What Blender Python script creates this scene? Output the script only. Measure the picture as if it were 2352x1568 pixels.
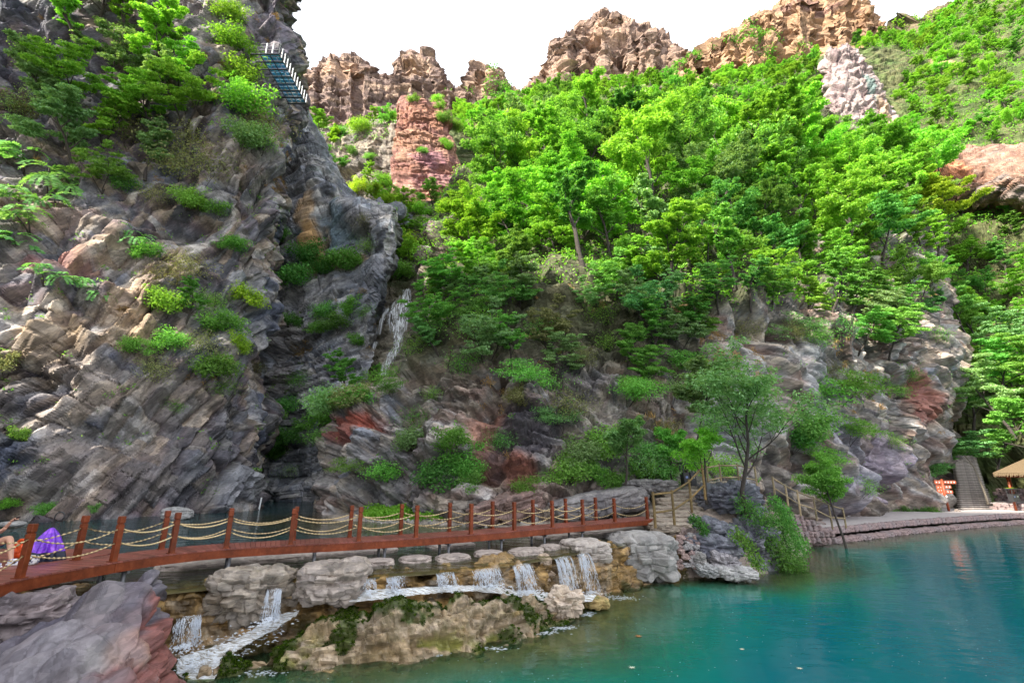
import bpy, bmesh, math, random
import numpy as np
from mathutils import Vector, Matrix, Euler

for o in list(bpy.data.objects):
    bpy.data.objects.remove(o)
scene = bpy.context.scene
COL = scene.collection
R = math.radians

# ------------------------------------------------------------------ camera
FPX, PITCH, CZ = 1085.0, R(16.0), 4.3          # focal length in units of a 2352-wide frame
cam_d = bpy.data.cameras.new('camera')
cam_d.sensor_width = 36.0
cam_d.lens = 36.0 * FPX / 2352.0
cam_d.clip_start = 0.1
cam_d.clip_end = 3000
cam = bpy.data.objects.new('camera', cam_d)
COL.objects.link(cam)
cam.location = (0, 0, CZ)
cam.rotation_euler = (R(90) + PITCH, 0, 0)
scene.camera = cam

# ------------------------------------------------------------------ sky and sun
SUN = Vector((-0.62, -0.45, 0.64)).normalized()
SUN_EL = math.asin(SUN.z)
world = bpy.data.worlds.new('World')
scene.world = world
world.use_nodes = True
wn = world.node_tree.nodes
wl = world.node_tree.links
bg = wn['Background']
sky = wn.new('ShaderNodeTexSky')
sky.sky_type = 'NISHITA'
sky.sun_disc = False
sky.sun_elevation = SUN_EL
sky.sun_rotation = math.atan2(SUN.x, SUN.y)
sky.dust_density = 3.0
sky.air_density = 1.0
hs = wn.new('ShaderNodeHueSaturation')
hs.inputs['Saturation'].default_value = 0.45
wl.new(sky.outputs[0], hs.inputs['Color'])
cloud = wn.new('ShaderNodeMix'); cloud.data_type = 'RGBA'      # thin, even white cloud over the whole sky
cloud.inputs[0].default_value = 0.72
cloud.inputs[7].default_value = (3.7, 3.84, 4.1, 1)
wl.new(hs.outputs[0], cloud.inputs[6])
wl.new(cloud.outputs[2], bg.inputs['Color'])
bg.inputs['Strength'].default_value = 0.15
sun_d = bpy.data.lights.new('sun', 'SUN')
sun_d.energy = 4.0
sun_d.angle = R(2.0)
sun_d.color = (1.0, 0.93, 0.80)
sun = bpy.data.objects.new('sun', sun_d)
COL.objects.link(sun)
sun.rotation_euler = (-SUN).to_track_quat('-Z', 'Y').to_euler()
scene.view_settings.view_transform = 'Standard'
scene.view_settings.look = 'None'
scene.view_settings.gamma = 1.0
scene.view_settings.use_curve_mapping = False
scene.view_settings.exposure = 2.0
scene.cycles.max_bounces = 5
scene.cycles.diffuse_bounces = 3
scene.cycles.glossy_bounces = 2
scene.cycles.transmission_bounces = 3
scene.cycles.transparent_max_bounces = 6
scene.cycles.use_denoising = True
scene.cycles.adaptive_threshold = 0.02

# ------------------------------------------------------------------ picture point -> place in the gorge
def ray(u, v):
    x = (u - 1176.0) / FPX
    up = -(v - 784.0) / FPX
    return np.array([x, math.cos(PITCH) - up * math.sin(PITCH), math.sin(PITCH) + up * math.cos(PITCH)])
def D(u, v, Y):
    d = ray(u, v)
    return d * (Y / d[1]) + np.array([0, 0, CZ])
def G(u, v, z):
    d = ray(u, v)
    return d * ((z - CZ) / d[2]) + np.array([0, 0, CZ])
def proj(P):
    P = np.asarray(P, dtype=np.float64)
    y = P[..., 1]; z = P[..., 2] - CZ
    c, s = math.cos(PITCH), math.sin(PITCH)
    dep = y * c + z * s
    h = -y * s + z * c
    return 1176 + FPX * P[..., 0] / dep, 784 - FPX * h / dep, dep

# ------------------------------------------------------------------ noise in numpy
def _hash(ix, iy, iz, seed):
    h = (ix.astype(np.uint32) * np.uint32(73856093)) ^ (iy.astype(np.uint32) * np.uint32(19349663)) ^ \
        (iz.astype(np.uint32) * np.uint32(83492791)) ^ np.uint32((seed * 2654435761) & 0xffffffff)
    h ^= h >> np.uint32(16); h *= np.uint32(0x7feb352d)
    h ^= h >> np.uint32(15); h *= np.uint32(0x846ca68b)
    h ^= h >> np.uint32(16)
    return h
def _rnd(h, k):
    h = h * np.uint32(2654435769) + np.uint32((k * 0x9e3779b1 + 12345) & 0xffffffff)
    h ^= h >> np.uint32(15); h *= np.uint32(0x2c1b3c6d); h ^= h >> np.uint32(13)
    return (h & np.uint32(0xffffff)).astype(np.float32) / np.float32(0xffffff)
def vnoise(Q, seed=0):
    Q = np.asarray(Q, dtype=np.float32)
    f = np.floor(Q); t = Q - f; i = f.astype(np.int64)
    t = t * t * (3 - 2 * t)
    out = np.zeros(Q.shape[:-1], np.float32)
    for a in (0, 1):
        wa = t[..., 0] if a else 1 - t[..., 0]
        for b in (0, 1):
            wb = t[..., 1] if b else 1 - t[..., 1]
            for c in (0, 1):
                wc = t[..., 2] if c else 1 - t[..., 2]
                out += wa * wb * wc * _rnd(_hash(i[..., 0] + a, i[..., 1] + b, i[..., 2] + c, seed), 0)
    return out * 2 - 1
def fbm(Q, oct=4, seed=0, gain=0.5, lac=2.03):
    Q = np.asarray(Q, dtype=np.float32)
    a = 1.0; s = 0; tot = 0
    for k in range(oct):
        s = s + a * vnoise(Q, seed + 17 * k); tot += a
        Q = Q * lac + 3.7; a *= gain
    return s / tot * 1.6
def cells(Q, seed=0, jit=0.45, gap=False):
    """nearest jittered cell: random values per cell, offset from its centre, and closeness to the joint"""
    Q = np.asarray(Q, dtype=np.float32)
    b = np.floor(Q - 0.5).astype(np.int64)
    best = np.full(Q.shape[:-1], 1e9, np.float32)
    sec = np.full(Q.shape[:-1], 1e9, np.float32)
    bh = np.zeros(Q.shape[:-1], np.uint32)
    off = np.zeros(Q.shape, np.float32)
    for a in (0, 1):
        for c in (0, 1):
            for e in (0, 1):
                ix, iy, iz = b[..., 0] + a, b[..., 1] + c, b[..., 2] + e
                h = _hash(ix, iy, iz, seed)
                fx = ix + 0.5 + (_rnd(h, 1) - .5) * 2 * jit
                fy = iy + 0.5 + (_rnd(h, 2) - .5) * 2 * jit
                fz = iz + 0.5 + (_rnd(h, 3) - .5) * 2 * jit
                dx, dy, dz = Q[..., 0] - fx, Q[..., 1] - fy, Q[..., 2] - fz
                d = dx * dx + dy * dy + dz * dz
                m = d < best
                sec = np.where(m, best, np.minimum(sec, d))
                best = np.where(m, d, best)
                bh = np.where(m, h, bh)
                off[..., 0] = np.where(m, dx, off[..., 0])
                off[..., 1] = np.where(m, dy, off[..., 1])
                off[..., 2] = np.where(m, dz, off[..., 2])
    return bh, off.astype(np.float32), (np.sqrt(sec) - np.sqrt(best)).astype(np.float32)
def facet(Q, seed, tilt=0.8, jit=.30, side=4.5):
    """broken-block relief: tilted flat tops with steep flanks, joined without gaps; plus a random value per block and closeness to the joint"""
    Q = np.asarray(Q, dtype=np.float32)
    b = np.floor(Q - 0.5).astype(np.int64)
    best = np.full(Q.shape[:-1], -1e9, np.float32); sec = best.copy()
    bh = np.zeros(Q.shape[:-1], np.uint32)
    k10 = np.float32(1 / 1023.0); m10 = np.uint32(1023)
    for a in (0, 1):
        for c in (0, 1):
            for e in (0, 1):
                ix, iy, iz = b[..., 0] + a, b[..., 1] + c, b[..., 2] + e
                h = _hash(ix, iy, iz, seed)
                f = [((h >> np.uint32(k)) & m10).astype(np.float32) * k10 - .5 for k in (0, 10, 20)]
                h2 = h * np.uint32(2654435769); h2 ^= h2 >> np.uint32(15); h2 *= np.uint32(0x2c1b3c6d); h2 ^= h2 >> np.uint32(13)
                g = [((h2 >> np.uint32(k)) & m10).astype(np.float32) * k10 - .5 for k in (0, 10, 20)]
                dx = Q[..., 0] - (ix + .5 + f[0] * 2 * jit).astype(np.float32)
                dy = Q[..., 1] - (iy + .5 + f[1] * 2 * jit).astype(np.float32)
                dz = Q[..., 2] - (iz + .5 + f[2] * 2 * jit).astype(np.float32)
                top = (f[0] + g[2]) * .75 + tilt * 1.7 * (g[0] * dx + g[1] * dy + g[2] * dz)
                v = top - side * np.maximum(np.maximum(np.maximum(np.abs(dx), np.abs(dy)), np.abs(dz)) - .36, 0)
                m = v > best
                sec = np.where(m, best, np.maximum(sec, v))
                best = np.where(m, v, best)
                bh = np.where(m, h, bh)
    return best.astype(np.float32), _rnd(bh, 9), np.clip((best - sec) * .5, 0, 1).astype(np.float32)
def bed(axis, deg):
    return np.array(Matrix.Rotation(R(-deg), 3, Vector(axis).normalized()), dtype=np.float32)
def rotm(rx, ry, rz):
    return np.array(Euler((R(rx), R(ry), R(rz))).to_matrix(), dtype=np.float32)
def sstep(a, b, x):
    t = np.clip((x - a) / (b - a), 0, 1)
    return t * t * (3 - 2 * t)
def mixc(c, k, col):
    return c * (1 - k[..., None]) + np.array(col, np.float32) * k[..., None]

# ------------------------------------------------------------------ mesh and object helpers
def mesh_np(name, V, F4=None, F3=None, smooth=False, col=None, mat=None, attrs=None):
    me = bpy.data.meshes.new(name)
    V = np.ascontiguousarray(V, np.float32).reshape(-1, 3)
    me.vertices.add(len(V)); me.vertices.foreach_set('co', V.ravel())
    loops = []; starts = []; tot = 0
    if F4 is not None and len(F4):
        F4 = np.asarray(F4, np.int32).reshape(-1, 4)
        loops.append(F4.ravel()); starts.append(np.arange(len(F4)) * 4); tot = len(F4) * 4
    if F3 is not None and len(F3):
        F3 = np.asarray(F3, np.int32).reshape(-1, 3)
        loops.append(F3.ravel()); starts.append(tot + np.arange(len(F3)) * 3)
    L = np.concatenate(loops); S = np.concatenate(starts).astype(np.int32)
    me.loops.add(len(L)); me.loops.foreach_set('vertex_index', L)
    me.polygons.add(len(S)); me.polygons.foreach_set('loop_start', S)
    me.polygons.foreach_set('use_smooth', np.full(len(S), smooth))
    if col is not None:
        a = me.color_attributes.new('Col', 'FLOAT_COLOR', 'POINT')
        c = np.ones((len(V), 4), np.float32); c[:, :3] = np.asarray(col, np.float32).reshape(-1, 3)
        a.data.foreach_set('color', c.ravel())
    for k, arr in (attrs or {}).items():
        a = me.attributes.new(k, 'FLOAT', 'POINT')
        a.data.foreach_set('value', np.ascontiguousarray(arr, np.float32).ravel())
    me.update(calc_edges=True); me.validate()
    if mat: me.materials.append(mat)
    return me
def link(name, me, parent=None, label=None, cat=None, group=None, kind=None, loc=None, rot=None, scale=None):
    o = bpy.data.objects.new(name, me)
    COL.objects.link(o)
    if parent is not None: o.parent = parent
    if label: o['label'] = label
    if cat: o['category'] = cat
    if group: o['group'] = group
    if kind: o['kind'] = kind
    if loc is not None: o.location = loc
    if rot is not None: o.rotation_euler = rot
    if scale is not None: o.scale = scale
    return o
def thing(name, label, cat, loc=(0, 0, 0), rz=0, group=None):
    return link(name, None, None, label, cat, group, None, loc, (0, 0, rz))
class MB:
    """collects simple solids into one mesh"""
    def __init__(s): s.v = []; s.f = []
    def add(s, vs, fs):
        b = len(s.v); s.v += [tuple(map(float, p)) for p in vs]; s.f += [tuple(b + i for i in f) for f in fs]
    def prism8(s, p):      # 4 bottom + 4 top corners, counter-clockwise from above
        s.add(p, [(3, 2, 1, 0), (4, 5, 6, 7), (0, 1, 5, 4), (1, 2, 6, 5), (2, 3, 7, 6), (3, 0, 4, 7)])
    def box(s, c, d, M=None):
        x, y, z = d[0] / 2, d[1] / 2, d[2] / 2
        p = [Vector(q) for q in ((-x, -y, -z), (x, -y, -z), (x, y, -z), (-x, y, -z), (-x, -y, z), (x, -y, z), (x, y, z), (-x, y, z))]
        if M is not None: p = [M @ q for q in p]
        s.prism8([q + Vector(c) for q in p])
    def tube(s, pts, rad, n=6, cap=True, lobes=0, twist=0.0):
        pts = [Vector(p) for p in pts]
        if not hasattr(rad, '__len__'): rad = [rad] * len(pts)
        rings = []; base = len(s.v); up = Vector((0, 0, 1))
        t0 = (pts[1] - pts[0]).normalized()
        a = t0.cross(up)
        if a.length < 1e-3: a = t0.cross(Vector((1, 0, 0)))
        a.normalize(); L = 0
        for i, p in enumerate(pts):
            t = (pts[min(i + 1, len(pts) - 1)] - pts[max(i - 1, 0)]).normalized()
            a = (a - t * a.dot(t)).normalized(); b = t.cross(a)
            if i: L += (p - pts[i - 1]).length
            for k in range(n):
                th = 2 * math.pi * k / n
                r = rad[i] * (1 + (0.13 * math.cos(lobes * th) if lobes else 0))
                ph = th + twist * L
                s.v.append(tuple(p + (a * math.cos(ph) + b * math.sin(ph)) * r))
        for i in range(len(pts) - 1):
            for k in range(n):
                k2 = (k + 1) % n
                s.f.append((base + i * n + k, base + i * n + k2, base + (i + 1) * n + k2, base + (i + 1) * n + k))
        if cap:
            s.f.append(tuple(base + k for k in reversed(range(n))))
            s.f.append(tuple(base + (len(pts) - 1) * n + k for k in range(n)))
    def mesh(s, name, mat, smooth=False, bevel=0):
        me = bpy.data.meshes.new(name)
        me.from_pydata(s.v, [], s.f); me.update()
        if bevel:
            bm = bmesh.new(); bm.from_mesh(me)
            bmesh.ops.bevel(bm, geom=bm.edges[:], offset=bevel, segments=1, affect='EDGES')
            bm.to_mesh(me); bm.free()
        if smooth: me.polygons.foreach_set('use_smooth', [True] * len(me.polygons))
        me.materials.append(mat)
        return me
    def build(s, name, mat, parent=None, smooth=False, bevel=0, **kw):
        return link(name, s.mesh(name, mat, smooth, bevel), parent, **kw)
def catmull(C, idx, ts):
    n = len(C)
    i = np.asarray(idx); t = np.asarray(ts)[:, None]
    p0, p1, p2, p3 = C[np.maximum(i - 1, 0)], C[i], C[np.minimum(i + 1, n - 1)], C[np.minimum(i + 2, n - 1)]
    sh = p1.shape
    p0, p1, p2, p3 = [q.reshape(sh[0], -1) for q in (p0, p1, p2, p3)]
    r = 0.5 * (2 * p1 + (p2 - p0) * t + (2 * p0 - 5 * p1 + 4 * p2 - p3) * t * t + (3 * p1 - p0 - 3 * p2 + p3) * t ** 3)
    return r.reshape(sh)
def curve(pts, step):
    C = np.asarray(pts, np.float64); idx = []; ts = []
    for i in range(len(C) - 1):
        n = max(1, int(round(np.linalg.norm(C[i + 1] - C[i]) / step)))
        idx += [i] * n; ts += list(np.arange(n) / n)
    idx.append(len(C) - 2); ts.append(1.0)
    return catmull(C, idx, ts)
def densify(C, res, axis):
    C = np.swapaxes(C, 0, axis) if axis else C
    seg = np.linalg.norm(np.diff(C, axis=0), axis=-1).mean(1)
    idx = []; ts = []
    for i, L in enumerate(seg):
        n = max(2, int(round(L / res)))
        idx += [i] * n; ts += list(np.arange(n) / n)
    idx.append(len(seg) - 1); ts.append(1.0)
    out = catmull(C, idx, ts)
    return np.swapaxes(out, 0, axis) if axis else out
def grid_normals(P):
    n = np.cross(np.gradient(P, axis=1), np.gradient(P, axis=0))
    n /= np.linalg.norm(n, axis=-1, keepdims=True) + 1e-9
    return n
def grid_faces(r, c):
    i = np.arange(r * c).reshape(r, c)
    return np.stack([i[:-1, :-1], i[:-1, 1:], i[1:, 1:], i[1:, :-1]], -1).reshape(-1, 4)
SHEETS = {}
def sheet(name, ctrl, res, disp, color, mat, kind='structure', toward=None, objname=None, store=True, smooth=False, link_it=True, **kw):
    """a rock or earth surface through a net of control points, broken up by real relief"""
    C = np.array([[D(*p) if p[2] > -900 else None for p in row] for row in ctrl], np.float64)
    return surface(name, C, res, disp, color, mat, kind, objname, store, smooth, **kw)
def surface(name, C, res, disp, color, mat, kind='structure', objname=None, store=True, smooth=False, soft=1, **kw):
    P = densify(densify(C, res, 0), res, 1)
    N = grid_normals(P)
    tocam = np.array([0, 0, CZ]) - P
    flip = (N * tocam).sum(-1).mean() < 0
    if flip: N = -N
    d, info = disp(P.astype(np.float32), N)
    for _ in range(soft):
        d = .5 * d + .125 * (np.roll(d, 1, 0) + np.roll(d, -1, 0) + np.roll(d, 1, 1) + np.roll(d, -1, 1))
    if 'fine' in info: d = d + info['fine']
    P2 = P + (N * d[..., None] if d.ndim == 2 else d)
    col = color(P2.astype(np.float32), N, info)
    r, c = P.shape[:2]
    F = grid_faces(r, c)
    if not flip: pass
    me = mesh_np(name, P2.reshape(-1, 3), F4=F if flip else F[:, ::-1], smooth=smooth, col=np.clip(col, .004, .9).reshape(-1, 3), mat=mat)
    o = link(objname or name, me, kind=kind, **kw)
    if store:
        u, v, dep = proj(P2)
        SHEETS[name] = (P2.reshape(-1, 3), N.reshape(-1, 3), u.ravel(), v.ravel(), dep.ravel())
    return o
def on(name, u, v):
    """the nearest place of a surface seen at picture point (u, v): position and outward normal"""
    P, N, uu, vv, dep = SHEETS[name]
    d2 = (uu - u) ** 2 + (vv - v) ** 2
    m = np.where(d2 < max(36, d2.min() * 1.5))[0]
    k = m[np.argmin(dep[m])]
    return P[k], N[k]
# ------------------------------------------------------------------ materials
def new_mat(name):
    m = bpy.data.materials.new(name); m.use_nodes = True
    nt = m.node_tree
    return m, nt.nodes, nt.links, nt.nodes['Principled BSDF']
def tex(n, l, kind, scale, vec, **kw):
    t = n.new(kind)
    if kind == 'ShaderNodeTexNoise':
        t.inputs['Scale'].default_value = scale
        t.inputs['Detail'].default_value = kw.get('detail', 5)
        t.inputs['Roughness'].default_value = kw.get('rough', .6)
    elif kind == 'ShaderNodeTexVoronoi':
        t.inputs['Scale'].default_value = scale
        if 'feature' in kw: t.feature = kw['feature']
    l.new(vec, t.inputs['Vector'])
    return t
def ramp(n, l, src, stops):
    r = n.new('ShaderNodeValToRGB')
    el = r.color_ramp.elements
    el[0].position, el[0].color = stops[0][0], (*stops[0][1], 1)
    el[1].position, el[1].color = stops[-1][0], (*stops[-1][1], 1)
    for p, c in stops[1:-1]:
        e = el.new(p); e.color = (*c, 1)
    l.new(src, r.inputs[0])
    return r
def mul(n, l, a, b, f=1.0, mode='MULTIPLY'):
    x = n.new('ShaderNodeMix'); x.data_type = 'RGBA'; x.blend_type = mode
    x.inputs[0].default_value = f
    for s, i in ((a, 6), (b, 7)):
        if isinstance(s, tuple): x.inputs[i].default_value = (*s, 1)
        else: l.new(s, x.inputs[i])
    return x.outputs[2]
def mapping(n, l, src, scale=(1, 1, 1), rot=(0, 0, 0)):
    mp = n.new('ShaderNodeMapping')
    mp.inputs['Scale'].default_value = scale
    mp.inputs['Rotation'].default_value = rot
    l.new(src, mp.inputs['Vector'])
    return mp.outputs[0]
def bump(n, l, h, strength, dist, prev=None):
    b = n.new('ShaderNodeBump')
    b.inputs['Strength'].default_value = strength
    b.inputs['Distance'].default_value = dist
    l.new(h, b.inputs['Height'])
    if prev is not None: l.new(prev, b.inputs['Normal'])
    return b.outputs[0]
def rock_mat(name, grain, dip=(20, 15, 0), rough=.85, vary=.55, bs=.5, squash=2.4):
    """broken rock: sharp-stepped fracture facets at two sizes, mineral colour over them"""
    m, n, l, p = new_mat(name)
    tc = n.new('ShaderNodeTexCoord').outputs['Object']
    at = n.new('ShaderNodeAttribute'); at.attribute_name = 'Col'
    a = tex(n, l, 'ShaderNodeTexNoise', grain * .8, tc, detail=3, rough=.65)
    wv = n.new('ShaderNodeVectorMath'); wv.operation = 'MULTIPLY_ADD'
    l.new(a.outputs['Fac'], wv.inputs[0]); wv.inputs[1].default_value = (.35 / grain, -.3 / grain, .3 / grain); l.new(tc, wv.inputs[2])
    mp = n.new('ShaderNodeMapping'); mp.vector_type = 'TEXTURE'
    mp.inputs['Scale'].default_value = (1, 1, 1 / squash)
    mp.inputs['Rotation'].default_value = dip if isinstance(dip, Euler) else tuple(R(q) for q in dip)
    l.new(wv.outputs[0], mp.inputs['Vector']); v = mp.outputs[0]
    f1 = tex(n, l, 'ShaderNodeTexVoronoi', grain * .75, v)
    f2 = tex(n, l, 'ShaderNodeTexVoronoi', grain * 2.6, v)
    s1 = n.new('ShaderNodeSeparateColor'); l.new(f1.outputs['Color'], s1.inputs[0])
    s2 = n.new('ShaderNodeSeparateColor'); l.new(f2.outputs['Color'], s2.inputs[0])
    r1 = ramp(n, l, s1.outputs[0], [(0, (1 - vary * .55, 1 - vary * .55, 1 - vary * .5)), (.5, (1, 1, 1)), (1, (1 + vary * .5, 1 + vary * .46, 1 + vary * .40))])
    r2 = ramp(n, l, s2.outputs[1], [(0, (1 - vary * .4,) * 3), (1, (1 + vary * .4,) * 3)])
    r3 = ramp(n, l, a.outputs['Fac'], [(.3, (1 - vary * .5,) * 3), (.7, (1 + vary * .5,) * 3)])
    c = mul(n, l, mul(n, l, mul(n, l, at.outputs['Color'], r1.outputs[0]), r2.outputs[0]), r3.outputs[0])
    l.new(c, p.inputs['Base Color'])
    p.inputs['Roughness'].default_value = rough
    p.inputs['Specular IOR Level'].default_value = .3
    nb = bump(n, l, s1.outputs[0], bs, .40 / grain)
    nb = bump(n, l, s2.outputs[0], bs, .16 / grain, nb)
    l.new(nb, p.inputs['Normal'])
    return m
M = {}
M['cliff'] = rock_mat('cliff_rock', 1.4, (10, -20, 10), vary=.5, bs=.8)
M['cliff_left'] = rock_mat('steep_bedded_rock', 1.3, Matrix.Rotation(R(48), 3, Vector((.79, -.61, 0))).to_euler(), vary=.5, bs=.8, squash=3.2)
M['cliff_flat'] = rock_mat('bedded_rock', 1.0, (4, 3, 0), vary=.45, bs=.9)
M['far_rock'] = rock_mat('far_rock', .42, (3, 2, 0), vary=.45, bs=.9, squash=4)
M['boulder'] = rock_mat('boulder_rock', 3.2, (10, -24, 10), rough=.6, bs=.8, vary=.4)
M['weir'] = rock_mat('weir_rock', 4.5, (8, 5, 0), rough=.45, bs=.6, vary=.4)
M['stone'] = rock_mat('pale_stone', 5.0, (0, 0, 0), rough=.8, vary=.28, bs=.5)
M['earth'] = rock_mat('earth', 2.0, (0, 0, 0), rough=.95, vary=.4)

def simple(name, col, rough=.6, metal=0, noise=None, vary=.25, bs=0, spec=.5, coat=0):
    m, n, l, p = new_mat(name)
    p.inputs['Roughness'].default_value = rough
    p.inputs['Metallic'].default_value = metal
    p.inputs['Specular IOR Level'].default_value = spec
    if coat: p.inputs['Coat Weight'].default_value = coat
    if noise:
        tc = n.new('ShaderNodeTexCoord').outputs['Object']
        t = tex(n, l, 'ShaderNodeTexNoise', noise, tc, detail=6, rough=.65)
        r = ramp(n, l, t.outputs['Fac'], [(.3, tuple(c * (1 - vary) for c in col)), (.7, tuple(min(1, c * (1 + vary)) for c in col))])
        l.new(r.outputs[0], p.inputs['Base Color'])
        if bs: l.new(bump(n, l, t.outputs['Fac'], bs, .02), p.inputs['Normal'])
    else:
        p.inputs['Base Color'].default_value = (*col, 1)
    return m
def wood_paint(name, col, worn, axis=(1, 1, 14), rough=.45):
    m, n, l, p = new_mat(name)
    tc = n.new('ShaderNodeTexCoord').outputs['Object']
    oi = n.new('ShaderNodeObjectInfo')
    v = mapping(n, l, tc, axis)
    a = tex(n, l, 'ShaderNodeTexNoise', 3.0, v, detail=7, rough=.7)
    b = tex(n, l, 'ShaderNodeTexNoise', 1.2, tc, detail=4)
    c = ramp(n, l, a.outputs['Fac'], [(.3, tuple(x * .62 for x in col)), (.55, col), (.8, worn)])
    w = ramp(n, l, b.outputs['Fac'], [(.35, (.78, .78, .78)), (.65, (1.2, 1.15, 1.12))])
    rr = ramp(n, l, oi.outputs['Random'], [(0, (.8, .8, .8)), (1, (1.22, 1.18, 1.16))])
    k = mul(n, l, mul(n, l, c.outputs[0], w.outputs[0]), rr.outputs[0])
    l.new(k, p.inputs['Base Color'])
    p.inputs['Roughness'].default_value = rough
    p.inputs['Specular IOR Level'].default_value = .2
    l.new(bump(n, l, a.outputs['Fac'], .25, .01), p.inputs['Normal'])
    return m
M['red_wood'] = wood_paint('red_painted_wood', (.170, .040, .014), (.25, .075, .032), (2, 2, 2), .38)
M['plank'] = wood_paint('worn_red_plank', (.22, .075, .058), (.36, .17, .145), (2.5, 2.5, 2.5), .42)
M['rope'] = simple('hemp_rope', (.60, .45, .24), .9, noise=40, vary=.3, bs=.4)
M['steel'] = simple('galvanised_leg', (.16, .16, .17), .5, .4, noise=8)
M['dark_steel'] = simple('dark_steel', (.03, .033, .04), .45, .5)
M['log'] = wood_paint('peeled_log', (.20, .14, .06), (.33, .26, .14), (3, 3, 3), .7)
M['pale_log'] = wood_paint('weathered_log', (.30, .24, .15), (.45, .38, .27), (3, 3, 3), .75)
M['black_paint'] = simple('black_paint', (.02, .02, .022), .4, noise=6)
M['white'] = simple('white_paint', (.8, .8, .8), .5)
M['sign'] = simple('sign_paint', (.26, .05, .014), .5, noise=5, vary=.2)
M['thatch'] = simple('straw_thatch', (.105, .072, .040), .95, noise=22, vary=.45, bs=.8)
M['orange_wood'] = simple('orange_wood', (.42, .16, .05), .6, noise=4)
M['bark'] = simple('bark', (.045, .036, .03), .9, noise=9, vary=.45, bs=.6)
M['bark_pale'] = simple('pale_bark', (.22, .19, .15), .9, noise=9, vary=.4, bs=.6)

def leaf_mat(name, cols, trans=.45, val=.30, hue=.018):
    m, n, l, p = new_mat(name)
    n.remove(p)
    out = n['Material Output']
    geo = n.new('ShaderNodeNewGeometry')
    oi = n.new('ShaderNodeObjectInfo')
    st = [(i / max(1, len(cols) - 1), c) for i, c in enumerate(cols)]
    r = ramp(n, l, geo.outputs['Random Per Island'], st)
    h = n.new('ShaderNodeHueSaturation')
    l.new(r.outputs[0], h.inputs['Color'])
    mr = n.new('ShaderNodeMapRange'); mr.inputs[3].default_value = .5 - hue; mr.inputs[4].default_value = .5 + hue
    l.new(oi.outputs['Random'], mr.inputs[0]); l.new(mr.outputs[0], h.inputs['Hue'])
    mm = n.new('ShaderNodeMath'); mm.operation = 'MULTIPLY'; mm.inputs[1].default_value = 7.13
    fr = n.new('ShaderNodeMath'); fr.operation = 'FRACT'
    l.new(oi.outputs['Random'], mm.inputs[0]); l.new(mm.outputs[0], fr.inputs[0])
    mv = n.new('ShaderNodeMapRange'); mv.inputs[3].default_value = 1 - val; mv.inputs[4].default_value = 1 + val
    l.new(fr.outputs[0], mv.inputs[0]); l.new(mv.outputs[0], h.inputs['Value'])
    d = n.new('ShaderNodeBsdfDiffuse')
    t = n.new('ShaderNodeBsdfTranslucent')
    l.new(h.outputs[0], d.inputs['Color'])
    tcol = mul(n, l, h.outputs[0], (1.25, 1.2, .5))
    l.new(tcol, t.inputs['Color'])
    mx = n.new('ShaderNodeMixShader'); mx.inputs[0].default_value = trans
    l.new(d.outputs[0], mx.inputs[1]); l.new(t.outputs[0], mx.inputs[2])
    l.new(mx.outputs[0], out.inputs['Surface'])
    return m
M['leaf_bright'] = leaf_mat('leaf_bright', [(.12, .30, .035), (.20, .44, .055), (.31, .56, .10)])
M['leaf_mid'] = leaf_mat('leaf_mid', [(.085, .23, .04), (.15, .35, .065), (.25, .48, .12)])
M['leaf_deep'] = leaf_mat('leaf_deep', [(.06, .175, .04), (.11, .28, .065), (.20, .41, .12)])
M['leaf_grey'] = leaf_mat('leaf_grey', [(.12, .25, .08), (.20, .36, .13), (.32, .50, .24)], .4)
M['leaf_yellow'] = leaf_mat('leaf_yellow', [(.17, .34, .03), (.28, .47, .045), (.42, .58, .08)])
M['leaf_teal'] = leaf_mat('leaf_teal', [(.08, .235, .07), (.145, .35, .11), (.25, .47, .20)], .4)
M['leaf_dry'] = leaf_mat('leaf_dry', [(.12, .15, .055), (.20, .22, .09), (.30, .29, .14)], .3)
M['straw'] = leaf_mat('straw', [(.22, .14, .06), (.34, .22, .10), (.45, .32, .16)], .25, hue=.01)
M['moss'] = leaf_mat('moss', [(.010, .022, .003), (.022, .045, .005), (.055, .085, .008)], .1, hue=.01)

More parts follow.
